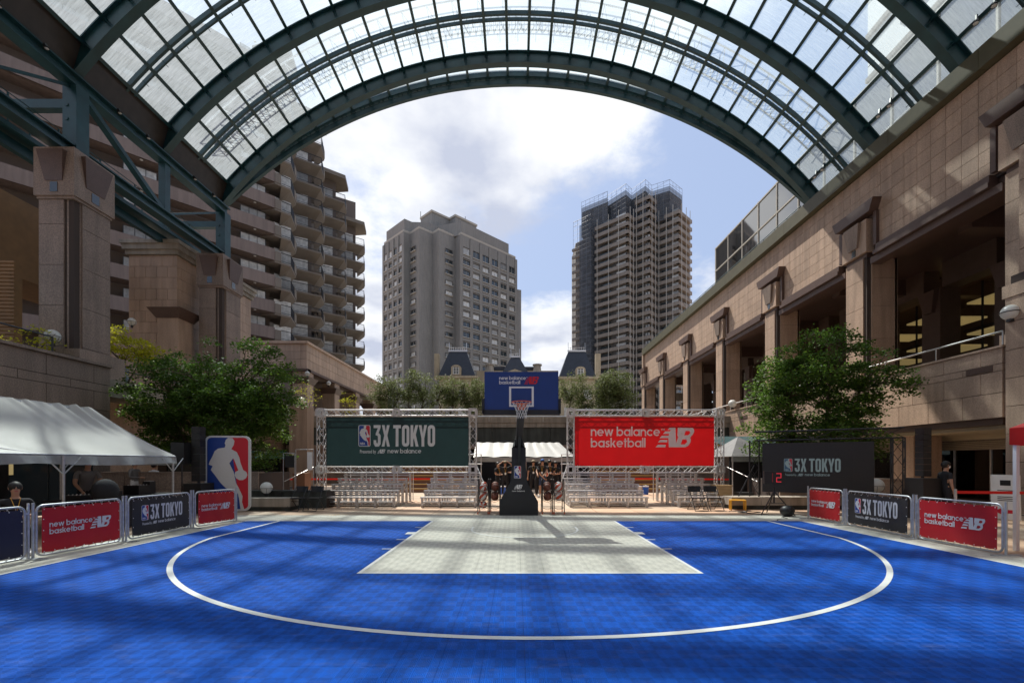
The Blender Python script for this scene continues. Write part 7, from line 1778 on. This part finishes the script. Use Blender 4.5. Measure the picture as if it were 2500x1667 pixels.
    for s, n in ((-1, 'r'), (1, 'l')):
        w_ = J['wr' + n] * k; d = (J['wr' + n] - J['el' + n]).normalized(); side = d.cross(Vector((0, 0, 1)));
        if side.length < .2: side = Vector((1, 0, 0))
        side.normalize(); up = side.cross(d)
        hm.path([w_ - d * .01, w_ + d * .035 * k, w_ + d * .08 * k], [.024 * k, .034 * k, .030 * k], 8)
        for q, (off, ln) in enumerate(((-.024, .062), (-.008, .072), (.008, .068), (.023, .054))):
            p0 = w_ + d * .075 * k + side * off * k; p1 = p0 + d * ln * .5 * k - up * .006; p2 = p1 + d * ln * .35 * k - up * .025; hm.path([p0, p1, p2], [.0095 * k, .0085 * k, .007 * k], 5)
        p0 = w_ + d * .03 * k - side * s * .026 * k; hm.path([p0, p0 + d * .03 * k - side * s * .022 * k, p0 + d * .055 * k - side * s * .02 * k], [.012 * k, .010 * k, .008 * k], 5)
    hm.build('hands', 'skin', t, smooth=True)
    H = J['head'] * k; fw = -1
    rot = Matrix.Rotation(look, 3, 'Z')
    def hp(x, y, z): v = rot @ Vector((x, y, z)); return H + v * k
    f = MB()
    nz = [hp(-.012, -.088, .0), hp(.012, -.088, .0), hp(0, -.118, -.022), hp(0, -.09, .03), hp(-.014, -.088, -.03), hp(.014, -.088, -.03)]
    f.add(nz, [(3, 0, 2), (3, 2, 1), (0, 4, 2), (1, 2, 5), (2, 4, 5)], 0)
    for s in (-1, 1): f.sphere(hp(s * .084, .005, .0), .02 * k, 6, 4, 0, sz=1.4, sx=.4)
    f.build('nose_and_ears', 'skin', t, smooth=True)
    e = MB()
    for s in (-1, 1): e.sphere(hp(s * .03, -.087, .018), .009 * k, 6, 4); e.bar(hp(s * .018, -.093, .04), hp(s * .045, -.088, .042), .008)
    e.build('eyes', 'hair', t)
    if mask: m = MB(); m.sphere(hp(0, -.045, -.045), .062 * k, 10, 6, sz=.8); m.build('face_mask', 'white', t, smooth=True)
    else: m = MB(); m.bar(hp(-.022, -.088, -.052), hp(.022, -.088, -.052), .008); m.build('mouth', 'logo_red_dim', t)
    if hair:
        m = MB(); c_ = hp(0, .020, .022); m.sphere(c_, .107 * k, 14, 9, sz=.95, sx=.88); m.build('hair', 'hair', t, smooth=True)
    if cap:
        m = MB(); c_ = hp(0, .005, .05); n = 14
        for j in range(1, 6):
            pass
        vs2 = [c_ + Vector((0, 0, .085 * k))]; 
        for j in range(1, 6):
            a = math.pi / 2 * j / 5
            vs2 += [c_ + rot @ Vector((.094 * math.sin(a) * math.cos(2 * math.pi * i / n), .108 * math.sin(a) * math.sin(2 * math.pi * i / n), .085 * math.cos(a) - .004)) * k for i in range(n)]
        fs = [(0, 1 + i, 1 + (i + 1) % n) for i in range(n)] + [(1 + j * n + i, 1 + (j + 1) * n + i, 1 + (j + 1) * n + (i + 1) % n, 1 + j * n + (i + 1) % n) for j in range(4) for i in range(n)]
        m.add(vs2, fs); b_ = [hp(.075 * math.cos(a), -.09 + .085 * math.sin(a), .046) for a in np.linspace(math.pi, 2 * math.pi, 9)]; b2 = [v + Vector((0, 0, .008)) for v in b_]
        m.add(b_ + b2, [tuple(range(9))[::-1], tuple(range(9, 18))] + [(i, i + 1, 10 + i, 9 + i) for i in range(8)]); m.build('cap', cap, t, smooth=True)
    if lanyard and not lean:
        m = MB(); m.path([J['neckb'] * k + Vector((-.06, -.05, .02)), J['chest'] * k + Vector((-.02, -.125 * k, .0)), J['waist'] * k + Vector((0, -.115 * k, .1))], .006, 4); m.path([J['neckb'] * k + Vector((.06, -.05, .02)), J['chest'] * k + Vector((.02, -.125 * k, .0)), J['waist'] * k + Vector((0, -.115 * k, .1))], .006, 4); m.build('lanyard', 'yellow', t)
        m = MB(); m.box(-.04, .04, J['waist'].y * k - .13 * k, J['waist'].y * k - .12 * k, J['waist'].z * k, J['waist'].z * k + .1); m.build('pass_card', 'white', t)
    return t
def pl(px, Y): return (X_(px, Y), Y, 0)
person('person in black cap and black tee standing leftmost under the white marquee', pl(1143, 21.4), R(60), 1.58, cap='black', arms='front')
person('person with both hands raised to the head, black tee, under the white marquee', pl(1160, 21.2), R(10), 1.64, arms='head', cap='cloth_khaki')
person('person in black just left of the hoop stand, hand on hip', pl(1181, 21.0), R(-70), 1.66, arms='folded', cap='black')
person('person in a khaki cap half hidden right of the hoop stand', pl(1225, 22.2), R(0), 1.68, arms='down', cap='cloth_khaki')
person('dark-haired person bending over a ball right of the hoop stand', pl(1233, 20.9), R(75), 1.60, arms='reach', lean=.25)
person('person in a blue cap and dark shorts behind the right ball racks', pl(1246, 20.8), R(-15), 1.72, arms='reach', cap='cap_blue', legs='cloth_denim', shorts=True)
person('tall person in a black cap holding a phone under the marquee', pl(1262, 21.3), R(20), 1.68, arms='front', cap='black')
person('person in black with sunglasses standing rightmost under the marquee', pl(1276, 21.5), R(-20), 1.62, arms='front', cap='black')
person('person in a black cap and white mask walking before the right shopfront', pl(2172, 12.3), R(80), 1.60, arms='down', cap='black', mask=True, lanyard=False)
person('person with dark hair and black tee seated at the far left barrier', (-8.75, 7.95, 0), R(55), 1.64, arms='front', seated=True)
person('person in a grey tee leaning over the gear under the tent', (-10.4, 11.0, 0), R(55), 1.70, top='cloth_grey', arms='reach', lean=.30, lanyard=False)
person('person in a khaki cap and grey top standing behind the tent', pl(309, 16.5), R(90), 1.62, top='cloth_grey', legs='cloth_white', arms='front', cap='cloth_khaki', short=False, lanyard=False)
person('person in a white tee seen from behind beyond the tent', pl(354, 16.8), R(170), 1.55, top='cloth_white', legs='cloth_white', arms='down', lanyard=False)
t = thing('black_head_bag', 'round black backpack on a stand beside the gear table', 'backpack', (-9.3, 10.3, 0)); m = MB(); m.sphere((0, 0, .95), .25, 14, 9, sz=1.1); m.build('pack', 'cloth_black', t, smooth=True); m = MB(); m.tube((0, 0, 0), (0, 0, .8), .03); m.tube((0, 0, 0), (0, 0, .02), .2, n=12); m.build('stand', 'blackmetal', t)
o = bpy.data.objects.new('basketball', ball_mesh('striped')); COL.objects.link(o); b_ = pl(1233, 20.9); o.location = (b_[0] + .42, b_[1] - .10, 1.06); tag(o, 'red and white basketball held by the bending person right of the hoop stand', 'basketball')
